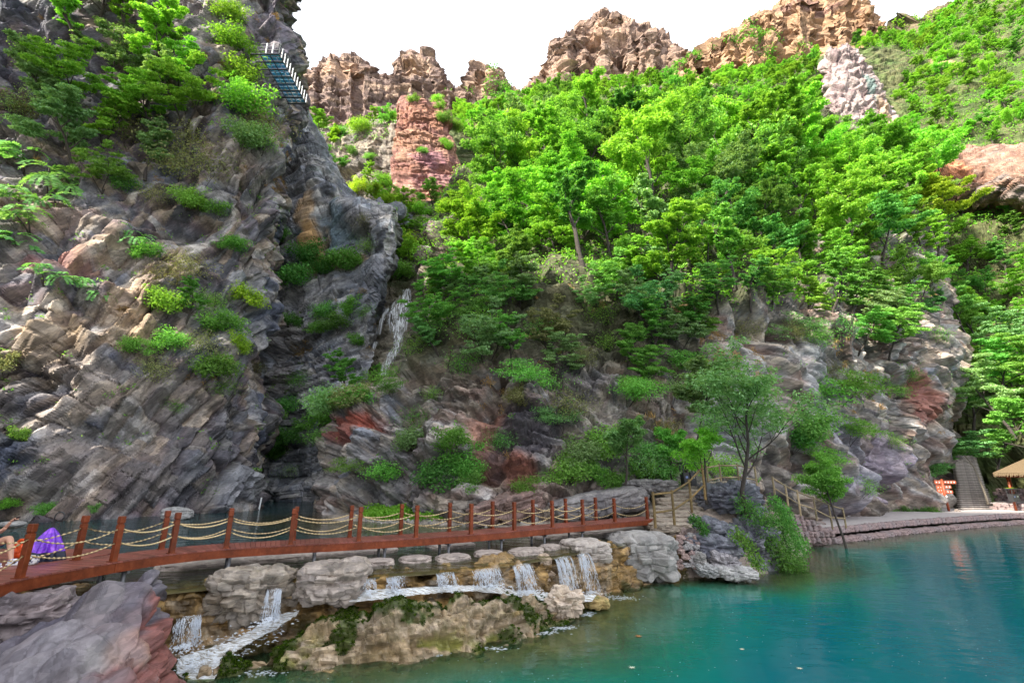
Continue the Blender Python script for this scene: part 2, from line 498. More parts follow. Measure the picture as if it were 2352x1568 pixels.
def water_mat(name, shallow, mid, deep, ripple, scale, aniso=(1, 1.6, 1), clear=.75):
    m, n, l, p = new_mat(name)
    n.remove(p); out = n['Material Output']
    tc = n.new('ShaderNodeTexCoord').outputs['Object']
    at = n.new('ShaderNodeAttribute'); at.attribute_name = 'depth'
    w1 = tex(n, l, 'ShaderNodeTexNoise', scale, mapping(n, l, tc, aniso), detail=4, rough=.55)
    w2 = tex(n, l, 'ShaderNodeTexNoise', scale * .28, mapping(n, l, tc, aniso), detail=2, rough=.5)
    nb = bump(n, l, w2.outputs['Fac'], ripple, .35)
    nb = bump(n, l, w1.outputs['Fac'], ripple, .10, nb)
    c = ramp(n, l, at.outputs['Fac'], [(0, shallow), (.45, mid), (1, deep)])
    dif = n.new('ShaderNodeBsdfDiffuse'); l.new(c.outputs[0], dif.inputs['Color'])
    tr = n.new('ShaderNodeBsdfTransparent'); tr.inputs['Color'].default_value = (.80, .86, .62, 1)
    cl = ramp(n, l, at.outputs['Fac'], [(0, (1 - clear,) * 3), (.3, (.62,) * 3), (.7, (1, 1, 1))])
    body = n.new('ShaderNodeMixShader')
    l.new(cl.outputs[0], body.inputs[0]); l.new(tr.outputs[0], body.inputs[1]); l.new(dif.outputs[0], body.inputs[2])
    gl = n.new('ShaderNodeBsdfGlossy'); gl.inputs['Roughness'].default_value = .015
    l.new(nb, gl.inputs['Normal'])
    fr = n.new('ShaderNodeFresnel'); fr.inputs['IOR'].default_value = 1.33; l.new(nb, fr.inputs['Normal'])
    mx = n.new('ShaderNodeMixShader')
    l.new(fr.outputs[0], mx.inputs[0]); l.new(body.outputs[0], mx.inputs[1]); l.new(gl.outputs[0], mx.inputs[2])
    l.new(mx.outputs[0], out.inputs['Surface'])
    return m
M['pool'] = water_mat('turquoise_water', (.05, .105, .045), (.006, .175, .125), (.002, .115, .140), .10, 2.2)
M['upper'] = water_mat('grey_green_water', (.07, .075, .035), (.03, .05, .045), (.012, .05, .055), .3, 3.2, clear=.6)
def fall_mat():
    m, n, l, p = new_mat('falling_water')
    p.inputs['Base Color'].default_value = (.86, .90, .96, 1)
    p.inputs['Roughness'].default_value = .2
    n2 = n.new('ShaderNodeBsdfTranslucent'); n2.inputs['Color'].default_value = (.8, .86, .95, 1)
    mx = n.new('ShaderNodeMixShader'); mx.inputs[0].default_value = .4
    l.new(p.outputs[0], mx.inputs[1]); l.new(n2.outputs[0], mx.inputs[2])
    t = n.new('ShaderNodeBsdfTransparent'); m2 = n.new('ShaderNodeMixShader'); m2.inputs[0].default_value = .35
    l.new(mx.outputs[0], m2.inputs[1]); l.new(t.outputs[0], m2.inputs[2])
    l.new(m2.outputs[0], n['Material Output'].inputs['Surface'])
    return m
M['fall'] = fall_mat()
M['white_fall'] = simple('white_falling_water', (.93, .95, .97), .3)

def veil_mat(name, sx, sz, lo, hi):
    """thin falling water: white streaks with clear gaps between them"""
    m, n, l, p = new_mat(name)
    tc = n.new('ShaderNodeTexCoord').outputs['Object']
    a = tex(n, l, 'ShaderNodeTexNoise', 1.0, mapping(n, l, tc, (sx, sx, sz)), detail=4, rough=.7)
    at = n.new('ShaderNodeAttribute'); at.attribute_name = 'soft'
    ad = n.new('ShaderNodeMath'); ad.operation = 'SUBTRACT'; l.new(a.outputs['Fac'], ad.inputs[0]); l.new(at.outputs['Fac'], ad.inputs[1])
    r = ramp(n, l, ad.outputs[0], [(lo, (0, 0, 0)), (hi, (1, 1, 1))])
    p.inputs['Base Color'].default_value = (.90, .93, .96, 1); p.inputs['Roughness'].default_value = .35
    tl = n.new('ShaderNodeBsdfTranslucent'); tl.inputs['Color'].default_value = (.85, .9, .95, 1)
    w = n.new('ShaderNodeMixShader'); w.inputs[0].default_value = .4; l.new(p.outputs[0], w.inputs[1]); l.new(tl.outputs[0], w.inputs[2])
    t = n.new('ShaderNodeBsdfTransparent'); mx = n.new('ShaderNodeMixShader')
    l.new(r.outputs[0], mx.inputs[0]); l.new(t.outputs[0], mx.inputs[1]); l.new(w.outputs[0], mx.inputs[2])
    l.new(mx.outputs[0], n['Material Output'].inputs['Surface'])
    return m
M['veil'] = veil_mat('water_veil', 26, 2.2, .42, .66)
M['veil_far'] = veil_mat('far_water_veil', 5.0, .45, .38, .58)
# ------------------------------------------------------------------ rock relief and rock colour
def relief(dip, blocks, fb=(0.0, 8.0), seed=0, tilt=.8, fine=None, joint=0.0, sharp=True, bands=(), beds=(), sdir=(1, 0, 0), warp=.45, swing=4.0, bias=0.0):
    """blocks: list of (size_x, size_y, size_thick, amplitude) of broken beds, dip = rotation of the beds"""
    Rm = dip if isinstance(dip, np.ndarray) else rotm(*dip)
    def f(P, N):
        Q = P @ Rm.T
        W = np.stack([vnoise(P / 5.0, seed + 50), vnoise(P / 5.0, seed + 51), vnoise(P / 5.0, seed + 52)], -1)
        Q = Q + W * warp
        d = bias + fb[0] * fbm(P / fb[1], 4, seed)
        info = {}; fine_d = 0
        for k, (sx, sy, sz, a) in enumerate(blocks):
            v, r, gp = facet(Q / np.array([sx, sy, sz], np.float32), seed + k * 11, tilt)
            if k < 2 or not sharp: d = d + a * v
            else: fine_d = fine_d + a * v
            if joint and k < 2: d = d - joint * a * (1 - sstep(.0, .10, gp))
            info['r%d' % k] = r
            if k == 0: info['g'] = gp
        sd = np.array(sdir, np.float32); sd /= np.linalg.norm(sd)
        if beds:
            sway = swing * fbm(P / 24.0, 2, seed + 340); mass = .35 + .9 * sstep(-.35, .45, fbm(P / 7.0, 3, seed + 341))
        for k, (th, ln, a) in enumerate(beds):
            a = a * mass
            w_ = Q[..., 2] + sway + th * .22 * fbm(P / (th * 5), 2, seed + 300 + k); s_ = Q @ sd + ln * .12 * fbm(P / (ln * 1.5), 2, seed + 310 + k)
            wi = w_ / th
            lay = np.floor(wi).astype(np.int64); fw = (wi - lay).astype(np.float32)
            hl = _hash(lay, lay * 0, lay * 0, seed + 320 + k)
            si = s_ / ln * (.6 + .9 * _rnd(hl, 1)) + 17 * _rnd(hl, 2)
            blk = np.floor(si).astype(np.int64); fs = (si - blk).astype(np.float32)
            hb = _hash(lay, blk, lay * 0, seed + 330 + k)
            top = (_rnd(hb, 1) - .5) * 1.5 + (_rnd(hl, 3) - .5) * .9 + (_rnd(hb, 2) - .5) * 1.3 * (fs - .5) + (_rnd(hb, 3) - .62) * 1.1 * (fw - .5)
            ed = np.minimum(np.minimum(fs, 1 - fs) * ln, np.minimum(fw, 1 - fw) * th) / th
            top = top - (.9, .8, .5)[min(k, 2)] * (1 - sstep(0, .11, ed))
            if k == 0: d = d + a * top
            else: fine_d = fine_d + a * top
            info['r%d' % k] = _rnd(hb, 5)
        if bands:
            zw = P[..., 2] + 3.0 * fbm(P / 45.0, 3, seed + 71) + .5 * fbm(P / 6.0, 2, seed + 72)
            for k, (th, a) in enumerate(bands):
                i_ = np.floor(zw / th).astype(np.int64); hh = _rnd(_hash(i_, i_ * 0, i_ * 0, seed + k), 3) - .5
                fine_d = fine_d + a * hh * (.6 + .6 * vnoise(P / 11.0, seed + 80 + k))
        if fine: d = d + fine[1] * fbm(P / fine[0], 3, seed + 99)
        if sharp: info['fine'] = fine_d
        return d, info
    return f
def rock_color(pal, scale=7.0, seed=0, patches=(), streak=.0, cellv=.35, base=None, stretch=(1, 1, 1), rot=(0, 0, 0), cw=1.0):
    """pal: list of colours mixed by slow noise and per broken block; patches: (point, radius, colour, strength)"""
    Rm = rotm(*rot)
    def f(P, N, info):
        Q = (P @ Rm.T) / np.array(stretch, np.float32)
        t = fbm(Q / scale, 4, seed + 3) * .5 + .5
        t = np.clip(t + cw * ((info.get('r0', 0.5) - .5) * .35 + (info.get('r1', .5) - .5) * .30), 0, .999) * (len(pal) - 1)
        i = t.astype(int); fr = (t - i)[..., None]
        pa = np.array(pal, np.float32)
        c = pa[i] * (1 - fr) + pa[np.minimum(i + 1, len(pal) - 1)] * fr
        b = 1 + cellv * ((info.get('r1', .5) - .5) + (info.get('r2', .5) - .5))
        c = c * (b[..., None] if hasattr(b, 'shape') else b)
        if streak:
            s = fbm(P / np.array([.7, .7, 9.0], np.float32), 3, seed + 8)
            c = c * (1 - streak * sstep(.15, .7, s))[..., None]
            s2 = fbm(P / np.array([.8, .8, 12.0], np.float32), 3, seed + 28)
            c = mixc(c, .35 * streak * sstep(.3, .8, s2), (.5, .47, .42))
        nz = fbm(P / (scale * .35), 3, seed + 40)
        for (q, r, colr, k) in patches:
            rr = np.array(r, np.float32) if hasattr(r, '__len__') else np.array([r, r, r], np.float32)
            dd = np.linalg.norm((P - np.array(q, np.float32)) / rr, axis=-1)
            c = mixc(c, k * sstep(1.1, .55, dd + nz * .35), colr)
        return c
    return f
GREY = (.20, .195, .20); BLUE = (.115, .125, .155); PALE = (.36, .33, .30); TAN = (.33, .245, .16)
PURP = (.16, .115, .12); REDD = (.25, .105, .075); OCHRE = (.42, .25, .10); DARK = (.055, .055, .062)

# ------------------------------------------------------------------ left wall of the gorge
def T(cols): return [list(r) for r in zip(*cols)]
left = T([
 [(-900,1300,22),(-900,1240,22),(-850,1000,23),(-800,800,24),(-740,600,25.5),(-700,400,27),(-650,200,29),(-600,0,31),(-560,-300,34),(-520,-700,38)],
 [(-400,1300,26),(-400,1215,27),(-380,1000,28),(-360,800,28.8),(-330,600,30.5),(-300,400,33),(-280,200,36),(-260,0,38),(-240,-300,41),(-220,-700,46)],
 [(0,1300,30),(0,1202,31),(0,1000,31.6),(0,800,32),(0,600,33.5),(0,400,37),(0,200,40),(0,0,42),(0,-300,45),(0,-700,50)],
 [(150,1300,31.2),(150,1196,32.4),(150,1000,32.7),(150,800,33.2),(150,600,34.5),(150,400,38.5),(150,200,42.5),(150,0,44),(150,-300,47),(150,-700,52)],
 [(300,1300,33.5),(300,1190,34.4),(300,1000,34.5),(300,800,35.3),(300,600,37.5),(300,400,40),(300,200,43.5),(300,0,45),(300,-300,48),(300,-700,53)],
 [(430,1300,36),(430,1180,37),(430,1000,37),(430,800,38),(430,600,40),(440,400,42),(440,200,43.5),(440,0,45.5),(440,-300,49),(440,-700,54)],
 [(540,1300,39.5),(540,1172,40.6),(540,1000,40.6),(540,800,41.4),(560,600,42),(560,400,43),(570,200,46.5),(570,0,46),(570,-300,49),(560,-700,55)],
 [(580,1290,43.5),(582,1166,44),(600,1000,44.5),(598,850,45.5),(622,600,46),(648,430,46.5),(682,235,52),(668,20,49),(655,-300,50),(640,-700,56)],
 [(575,1260,54),(575,1160,54),(592,1000,55),(595,850,55),(615,600,56),(642,430,56),(688,235,61),(667,20,58),(650,-300,59),(630,-700,64)],
 [(540,1240,75),(540,1140,75),(540,1000,75),(540,850,75),(540,600,75),(540,430,75),(540,235,75),(540,20,75),(540,-300,75),(540,-700,78)]])
def cliff_patches(lst, f=1.0): return [(D(u, v, Y), r, c, k * f) for (u, v, Y, r, c, k) in lst]
pl = cliff_patches([
 (150,600,35,(4,3,2.6),REDD,.75),(90,560,34.5,(2.5,2,3.5),(.30,.13,.12),.6),(200,820,34,(5,4,2.2),(.052,.048,.06),.85),(60,900,32,(4,4,2.0),(.07,.055,.06),.8),
 (330,720,36,(4.2,3,4.5),(.38,.26,.15),.7),(180,920,33,(3.2,3,4),(.44,.36,.29),.7),(90,760,32.5,(3.5,3,3),(.36,.25,.14),.55),
 (420,920,37,(5,4,3),(.40,.35,.30),.45),(500,1080,40,(6,4,5),(.13,.135,.155),.65),(250,1080,34,(5,4,3),(.27,.22,.20),.5),
 (570,700,43,(3,3,6),(.22,.24,.28),.6),(530,380,44,(3.5,3,4),(.40,.32,.24),.5),(60,130,42,(10,8,8),(.085,.09,.13),.85),(480,60,45,(9,6,6),(.24,.20,.20),.55),
 (200,310,40,(6,5,4),(.16,.14,.15),.5),(430,130,44,(1.2,2,9),(.36,.33,.31),.5),(640,60,48,(4,5,10),(.17,.14,.19),.8),(560,1120,41,(4,3,2.2),(.30,.31,.33),.7),
 (100,460,35,(7,5,3.5),(.30,.20,.13),.55),(300,560,37,(5,5,3),(.27,.19,.13),.5)], .62)
CL = np.array([[D(*p) for p in row] for row in left])
for j in range(CL.shape[1]):          # the wall ends in a rim; a plateau runs back from it
    u_, v_, Y_ = left[7][j]
    CL[8, j] = D(u_, -70, Y_ + 1.2); CL[9, j] = CL[8, j] + np.array([-32, 6, 4])
surface('cliff', CL, .15,
      relief(bed((.79, -.61, 0), 60), [(9,8,4.5,1.5),(3.0,2.6,1.6,.75)], (.8, 14), 3, tilt=1.1, beds=((2.4, 5, .5), (1.0, 2.2, .40), (.45, 1.1, .18)), sdir=(.61, .79, 0), warp=.35, swing=2.2),
      rock_color([(.065,.072,.10), (.13,.133,.15), (.21,.19,.17), (.12,.122,.14), (.105,.082,.09), (.21,.165,.125), (.28,.26,.245), (.135,.137,.155), (.07,.078,.108)], 8, 5, pl, streak=.3, cellv=.8), M['cliff_left'])

# unseen wall added left and behind, its crest shaped to shade the gorge floor
W2 = []
for (x, y, H) in ((-37.5, 29, 63), (-38, 14, 64), (-38, 0, 76), (-38, -14, 92), (-40, -30, 108), (-43, -50, 124), (-48, -75, 138)):
    W2.append([(x + 1, y, -2), (x, y, 8), (x - 1, y, 25), (x - 2, y, H * .6), (x - 3, y, H - 3), (x - 5, y, H), (x - 40, y, H + 4)])
surface('shade_wall', np.swapaxes(np.array(W2, float), 0, 1), 1.1, relief((0, 30, 20), [(9,7,4,1.4),(4,3,2,.7)], (1.2, 14), 13), rock_color([(.20,.205,.23), (.28,.27,.27), (.36,.33,.30)], 9, 15), M['cliff'], objname='cliff', store=False)

# ------------------------------------------------------------------ wall behind the slot, with the waterfall at its right end
back = T([
 [(520,1230,60),(520,1160,60),(520,950,60),(520,750,61),(540,600,62),(560,450,63),(600,150,64),(600,100,90)],
 [(630,1230,58),(630,1156,58),(630,950,58.5),(640,750,59),(655,600,60),(670,450,61),(690,248,63),(690,260,90)],
 [(690,1230,57),(690,1150,57),(690,950,57.5),(690,750,58),(695,600,59),(705,470,60),(745,352,62),(755,365,90)],
 [(740,1230,56.5),(740,1150,56.5),(740,950,57),(740,750,57.5),(745,640,58.5),(755,530,59),(795,446,60),(805,452,90)],
 [(800,1230,56),(800,1150,56),(800,950,56),(800,760,57),(805,660,57.5),(815,560,58),(850,472,58),(860,478,85)],
 [(860,1230,55),(860,1150,55),(820,950,55),(832,780,56),(845,680,56),(875,580,56),(888,478,56.5),(900,484,80)],
 [(885,1230,55),(885,1150,55),(838,950,55),(852,800,56),(866,700,56),(900,600,56),(905,485,57),(915,492,78)],
 [(890,1230,70),(890,1150,70),(845,950,68),(862,800,68),(875,700,68),(908,600,68),(912,490,68),(920,497,80)]])
pb = cliff_patches([(760,520,59,(5,4,4.5),(.14,.20,.24),.85),(715,560,59,(2.2,3,5.5),(.46,.27,.10),.85),(700,480,60,(1.6,3,3),(.44,.28,.13),.7),(800,590,58,(4,4,1.5),(.46,.30,.15),.6),
 (850,650,57,(5,4,5),(.12,.13,.155),.7),(640,800,58,(3,3,9),(.22,.20,.19),.6),(850,510,57,(5,4,2),(.10,.095,.10),.6),(700,1000,57,(7,4,6),(.11,.115,.12),.6)])
sheet('back_cliff', back, .17,
      relief((0, 18, 0), [(7,7,4,1.2)], (.6, 9), 21, tilt=1.0, beds=((2.2, 5, .65), (.9, 2.4, .36), (.4, 1.1, .15))),
      rock_color([(.13,.135,.15), (.20,.215,.25), (.31,.30,.30), (.22,.22,.235), (.19,.205,.245), (.38,.36,.34)], 6, 12, pb, streak=.2, cellv=.7), M['cliff'], objname='cliff')
gully = T([
 [(800,1000,64),(800,850,64),(820,760,65),(830,650,66),(840,560,70),(850,470,80),(860,430,95)],
 [(860,1000,59),(860,860,59),(880,780,61),(890,700,62),(895,640,64),(900,560,72),(905,470,84)],
 [(930,1000,58),(920,850,58.5),(925,780,60.5),(935,700,61.5),(935,660,63),(940,560,73),(945,470,86)],
 [(1010,1000,54),(1000,850,57.5),(1000,780,60),(1000,700,62),(1000,640,65),(1000,560,73),(1000,460,88)],
 [(1100,1000,52),(1090,850,54),(1080,780,56),(1070,700,60),(1070,640,66),(1070,560,76),(1070,450,92)]])
sheet('gully', gully, .22, relief((0,10,0), [(3,3,1.5,.7),(1.2,1.2,.6,.3),(.5,.5,.3,.12)], (.4,6), 31),
      rock_color([(.06,.075,.03), (.12,.11,.07), (.25,.22,.17), (.16,.15,.12)], 4, 32, streak=.3), M['cliff'], objname='cliff')

# ------------------------------------------------------------------ the wooded hill with its rock face
hill = T([
 [(735,1300,60),(735,1180,60),(780,980,60),(830,900,60),(945,850,62),(985,780,64),(1010,700,66),(985,600,70),(1020,480,76),(1080,390,84),(1200,290,95),(1210,300,120)],
 [(695,1300,39),(702,1184,39.5),(758,980,42),(806,905,44),(925,858,47),(968,785,50),(990,705,54),(965,605,60),(1005,485,68),(1065,385,77),(1190,285,90),(1195,290,115)],
 [(760,1300,33.5),(760,1188,34.5),(785,1000,37),(830,920,39.5),(920,855,43),(965,780,46.5),(1005,700,50),(1010,600,56),(1045,490,64),(1095,395,74),(1210,285,88),(1215,285,112)],
 [(850,1300,31.5),(850,1190,32.5),(850,1000,35),(860,920,37),(920,850,40),(970,780,43.5),(1020,700,47.5),(1050,600,54),(1085,500,62),(1130,400,72),(1230,290,86),(1235,290,110)],
 [(1050,1300,29.5),(1050,1190,30.5),(1050,1000,33),(1055,920,34.5),(1065,850,36),(1085,780,39),(1110,700,43),(1140,600,50),(1170,500,58),(1210,400,69),(1290,280,86),(1295,285,110)],
 [(1300,1300,28),(1300,1158,29.5),(1300,1000,32),(1300,920,33.5),(1300,850,35),(1305,780,37.5),(1310,700,40.5),(1325,600,47),(1345,500,56),(1365,400,67),(1405,272,86),(1405,278,110)],
 [(1500,1300,29.5),(1500,1122,31),(1500,1000,32.5),(1500,920,34),(1500,850,35.5),(1500,780,37.2),(1500,700,39.5),(1510,600,46),(1520,500,55),(1535,400,66),(1565,280,86),(1565,285,110)],
 [(1700,1300,32.5),(1700,1130,34),(1700,1000,35),(1700,920,36),(1700,850,37),(1700,780,38),(1700,690,39.5),(1710,600,46),(1720,500,55),(1735,400,66),(1750,265,88),(1750,270,112)],
 [(1900,1300,37),(1900,1203,38),(1900,1000,40),(1890,920,41),(1880,850,42),(1875,780,43),(1870,690,44.5),(1870,600,51),(1870,500,60),(1865,400,71),(1855,255,92),(1850,262,115)],
 [(2040,1300,45),(2040,1188,46),(2040,1000,46.5),(2035,920,47.5),(2030,850,48.5),(2025,780,49.5),(2020,690,51),(2020,600,57),(2010,500,65),(1995,400,76),(1965,290,96),(1960,296,118)],
 [(2130,1300,53.5),(2140,1178,54.5),(2165,1000,54),(2185,920,52.5),(2190,850,53),(2180,780,54),(2150,710,56),(2135,620,61),(2110,510,70),(2080,410,81),(2050,320,99),(2045,325,120)],
 [(2150,1300,63),(2160,1168,63),(2185,1000,61),(2203,920,61),(2208,850,62),(2200,780,63),(2180,710,65),(2170,620,69),(2150,510,77),(2120,410,87),(2090,330,103),(2085,335,123)],
 [(2120,1300,75),(2130,1160,75),(2140,1000,75),(2150,920,75),(2150,850,76),(2150,780,77),(2150,710,78),(2150,620,82),(2140,510,90),(2110,410,98),(2080,335,112),(2080,340,130)]])
ph = cliff_patches([(800,985,38,(3.2,3,1.5),(.30,.075,.05),.9),(740,1040,37,(2.5,3,3),(.12,.10,.10),.5),(870,1090,33,(6,4,4),(.12,.12,.13),.6),(1050,1010,33.5,(1.7,2,2.2),(.13,.12,.11),.4),
 (1130,1000,33,(2.2,2,3.2),(.27,.12,.08),.8),(1220,1000,32.5,(3.0,3,4.2),(.062,.058,.07),.9),(1190,1090,31,(1.6,2,1.6),(.26,.10,.07),.75),(1340,880,34.5,(3.2,3,2),(.07,.068,.08),.8),
 (1360,960,33.5,(2.4,2,1.4),(.38,.34,.30),.7),(1090,790,39,(2.8,3,2.5),(.28,.13,.085),.7),(1290,680,41,(2.6,3,2.4),(.27,.14,.10),.7),(1310,760,38,(2.2,3,2),(.22,.13,.09),.5),
 (1730,880,37,(5,4,5),(.36,.35,.34),.6),(1690,980,35.5,(3,3,4),(.32,.33,.34),.6),(1880,860,42,(4.5,4,4.5),(.36,.36,.37),.6),(1960,1060,43,(5,4,6),(.27,.26,.31),.75),(2060,1080,47,(4,4,6),(.24,.20,.26),.7),
 (2130,900,51,(3,4,3.6),(.29,.11,.08),.8),(2165,850,52.5,(2,3,4),(.34,.26,.2),.5),(1400,1060,31.5,(4,3,3),(.10,.095,.09),.5),(1560,1000,33,(4,3,4),(.19,.18,.16),.5),(1000,900,37,(4,4,3),(.14,.12,.10),.5)])
hc = rock_color([(.10,.09,.09), (.17,.15,.135), (.26,.22,.18), (.19,.13,.11), (.27,.26,.255), (.30,.25,.20), (.16,.17,.20)], 5, 42, ph, streak=.3, cellv=.7)
def hill_color(P, N, info):
    c = hc(P, N, info)
    u, v, dep = proj(P)
    soil = sstep(.34, .52, N[..., 2] + .14 * fbm(P / 3.0, 3, 77)) * sstep(10, 16, P[..., 2])
    return mixc(c, soil * .9, (.055, .062, .028))
sheet('hill', hill, .185,
      relief((15, -22, 10), [(6,5,3.6,1.6),(2.5,2.1,1.3,.6)], (.8, 9), 61, tilt=1.1, beds=((1.7, 3.6, .45), (.7, 1.7, .28), (.34, .9, .12))),
      hill_color, M['cliff'])

# ------------------------------------------------------------------ the slope beyond, up to the right edge
slope = T([
 [(960,620,108),(960,540,108),(960,480,112),(960,420,116),(970,370,120),(980,330,126),(990,300,134),(1000,275,150),(1000,280,175)],
 [(1100,700,104),(1100,560,104),(1100,470,108),(1100,400,114),(1110,350,119),(1120,310,125),(1130,280,132),(1140,250,148),(1140,255,175)],
 [(1300,700,100),(1300,560,100),(1300,460,104),(1300,390,112),(1300,330,119),(1300,290,125),(1300,255,133),(1300,215,150),(1300,222,178)],
 [(1550,700,98),(1550,560,98),(1550,450,103),(1550,380,110),(1550,320,118),(1550,280,124),(1560,240,132),(1580,190,152),(1580,200,180)],
 [(1750,700,96),(1750,560,96),(1750,460,101),(1760,380,109),(1770,320,117),(1780,270,125),(1790,220,135),(1800,165,155),(1800,175,182)],
 [(1900,700,94),(1900,560,94),(1900,470,99),(1905,400,106),(1910,330,115),(1915,270,124),(1920,200,135),(1930,125,155),(1930,135,182)],
 [(2040,900,85),(2040,700,88),(2040,560,93),(2045,450,101),(2050,360,110),(2055,280,121),(2060,200,133),(2060,110,155),(2060,118,182)],
 [(2150,1160,66),(2160,1000,72),(2170,800,79),(2170,640,87),(2170,500,96),(2170,370,107),(2170,250,121),(2180,110,140),(2195,30,165)],
 [(2260,1170,60),(2260,1040,67),(2260,860,73),(2260,700,80),(2260,540,89),(2260,400,100),(2260,260,115),(2250,100,135),(2240,-30,162)],
 [(2380,1175,55),(2380,1060,60),(2380,880,66),(2380,720,73),(2380,560,82),(2380,410,93),(2380,260,108),(2370,90,128),(2350,-90,160)],
 [(2600,1190,52),(2600,1060,56),(2600,880,61),(2600,720,67),(2600,560,75),(2600,400,86),(2600,240,101),(2580,50,122),(2550,-180,160)],
 [(3000,1220,46),(3000,1080,50),(3000,880,54),(3000,720,59),(3000,560,66),(3000,380,76),(2950,200,90),(2900,-20,110),(2800,-300,150)]])
ps = cliff_patches([(2180,390,104,(5,9,4),(.36,.15,.09),.9),(2290,400,96,(6,9,5),(.25,.16,.13),.85),(2160,160,135,(3,9,8),(.45,.30,.18),.6),(1620,190,148,(9,12,5),(.55,.38,.30),.85),(1400,200,148,(9,12,5),(.50,.34,.26),.8),(1500,210,145,(9,12,4),(.42,.31,.24),.6),
  (1120,270,133,(6,10,6),(.46,.26,.19),.8),(2100,60,160,(8,14,6),(.36,.29,.23),.7),(1480,225,140,(5,9,4),(.46,.33,.26),.6)])
sc = rock_color([(.05,.075,.022), (.07,.10,.03), (.09,.09,.04), (.055,.085,.025)], 6, 81, ps)
sheet('slope', slope, .5, relief((5,5,0), [(9,9,5,1.6),(3.5,3.5,1.6,.8),(1.4,1.4,.8,.35)], (2.0, 20), 82), sc, M['far_rock'], objname='hill')

# ------------------------------------------------------------------ red tower, grey wall, pinnacle and the far peaks
def tower(name, rows, depth, res, disp, colr, mat, back=14):
    """rows: (v, u_left, u_right, Y); a free-standing stack of rock, rounded in plan"""
    C = []
    for (v, a, b, Y) in rows:
        w = (b - a)
        C.append([D(a + .14 * w, v, Y + back), D(a + .01 * w, v, Y + depth * .55), D(a + .10 * w, v, Y + depth * .1), D(a + .32 * w, v, Y - depth * .06), D(a + .66 * w, v, Y), D(a + .92 * w, v, Y + depth * .2), D(b - .01 * w, v, Y + depth * .6), D(b - .14 * w, v, Y + back)])
    v, a, b, Y = rows[-1]
    top = C[-1]; cen = np.mean(top, 0) + np.array([0, 2, .6])
    C.append([p * .45 + cen * .55 for p in top]); C.append([p * .03 + cen * .97 for p in top])
    return surface(name, np.array(C), res, disp, colr, mat, objname='cliff')
pr = cliff_patches([(985,350,102,(5,6,4),(.25,.12,.15),.75),(1000,400,102,(7,6,3.5),(.25,.13,.14),.6),(930,430,101,(3,6,4),(.50,.36,.27),.6)])
tower('red_tower', [(560,860,1110,101),(470,885,1085,102),(420,900,1068,103),(370,900,1058,103.5),(335,905,1050,104),(300,912,1035,105),(262,914,1030,106),(236,920,1024,107),(228,930,1012,108)], 6, .33,
      relief((2,3,0), [(6,6,7,1.1)], (.4,8), 91, tilt=.8, beds=((2.8, 3.4, .55), (1.1, 1.8, .32), (.5, 1.0, .14)), swing=1.0, warp=.2),
      rock_color([(0.238,0.112,0.076), (0.277,0.135,0.089), (0.198,0.092,0.079), (0.297,0.165,0.109), (0.218,0.102,0.073)], 5, 92, pr, cellv=.3, stretch=(4,4,1), cw=.5), M['cliff_flat'])
grey = T([[(690,560,124),(690,400,124),(700,330,126),(720,295,128),(720,290,150)],[(760,560,118),(765,420,118),(775,350,120),(790,305,122),(795,300,145)],[(830,560,115),(830,420,115),(835,350,116),(845,290,118),(850,285,140)],
 [(880,560,113),(880,420,113),(880,350,114),(885,285,116),(890,280,138)],[(930,560,113),(925,420,113),(920,340,114),(915,285,116),(915,280,138)]])
sheet('grey_wall', grey, .4, relief((4,6,0), [(4,4,4,1.2)], (.8,7), 95, beds=((2.2, 3.4, .6), (1.0, 1.8, .35), (.5, 1.0, .15)), swing=1.5, warp=.2),
      rock_color([(0.132,0.122,0.112), (0.224,0.191,0.158), (0.277,0.231,0.178), (0.158,0.145,0.139)], 6, 96, streak=.35), M['cliff_flat'], objname='cliff')
tower('pinnacle', [(420,1890,2110,116),(330,1893,2085,117),(285,1898,2070,118),(240,1893,2050,119),(190,1889,2022,120),(150,1890,1995,121),(120,1898,1968,122),(109,1905,1945,123)], 9, .35,
      relief((10,60,20), [(4,4,3,1.2)], (.6,6), 101, beds=((1.8, 3, .55), (.8, 1.5, .3)), swing=1.0, warp=.2),
      rock_color([(0.251,0.198,0.191), (0.343,0.284,0.264), (0.185,0.132,0.132), (0.304,0.251,0.231)], 4, 102, cliff_patches([(2000,190,120,(1.6,8,9),(.10,.16,.15),.85),(2040,250,119,(3,8,7),(.34,.23,.15),.7)])), M['cliff_flat'])
outc = T([[(2105,560,104),(2105,470,97),(2118,460,95),(2125,420,94),(2128,385,95),(2130,355,97),(2140,350,104)],[(2150,580,99),(2150,500,97),(2150,465,93),(2150,420,90.5),(2155,370,91.5),(2160,345,95),(2165,340,102)],[(2220,580,96),(2220,500,94),(2220,470,90),(2220,420,87),(2220,375,88.5),(2225,345,93),(2230,338,101)],
 [(2300,580,92),(2300,500,90),(2300,470,86),(2300,420,83),(2300,370,85),(2300,338,90),(2300,330,99)],[(2420,580,85),(2420,500,83),(2420,470,79),(2420,420,77),(2420,370,79),(2420,335,84),(2420,325,95)]])
sheet('outcrop', outc, .33, relief((10,25,0), [(4,4,2.5,1.1)], (.6,7), 105, beds=((2.0, 4, .6), (.9, 2, .35), (.45, 1.0, .15)), swing=1.5, warp=.2),
      rock_color([(0.145,0.102,0.083), (0.198,0.109,0.079), (0.238,0.145,0.106), (0.165,0.132,0.119)], 5, 106, cliff_patches([(2170,400,91,(4,6,4),(.42,.17,.09),.8)])), M['cliff_flat'], objname='cliff')
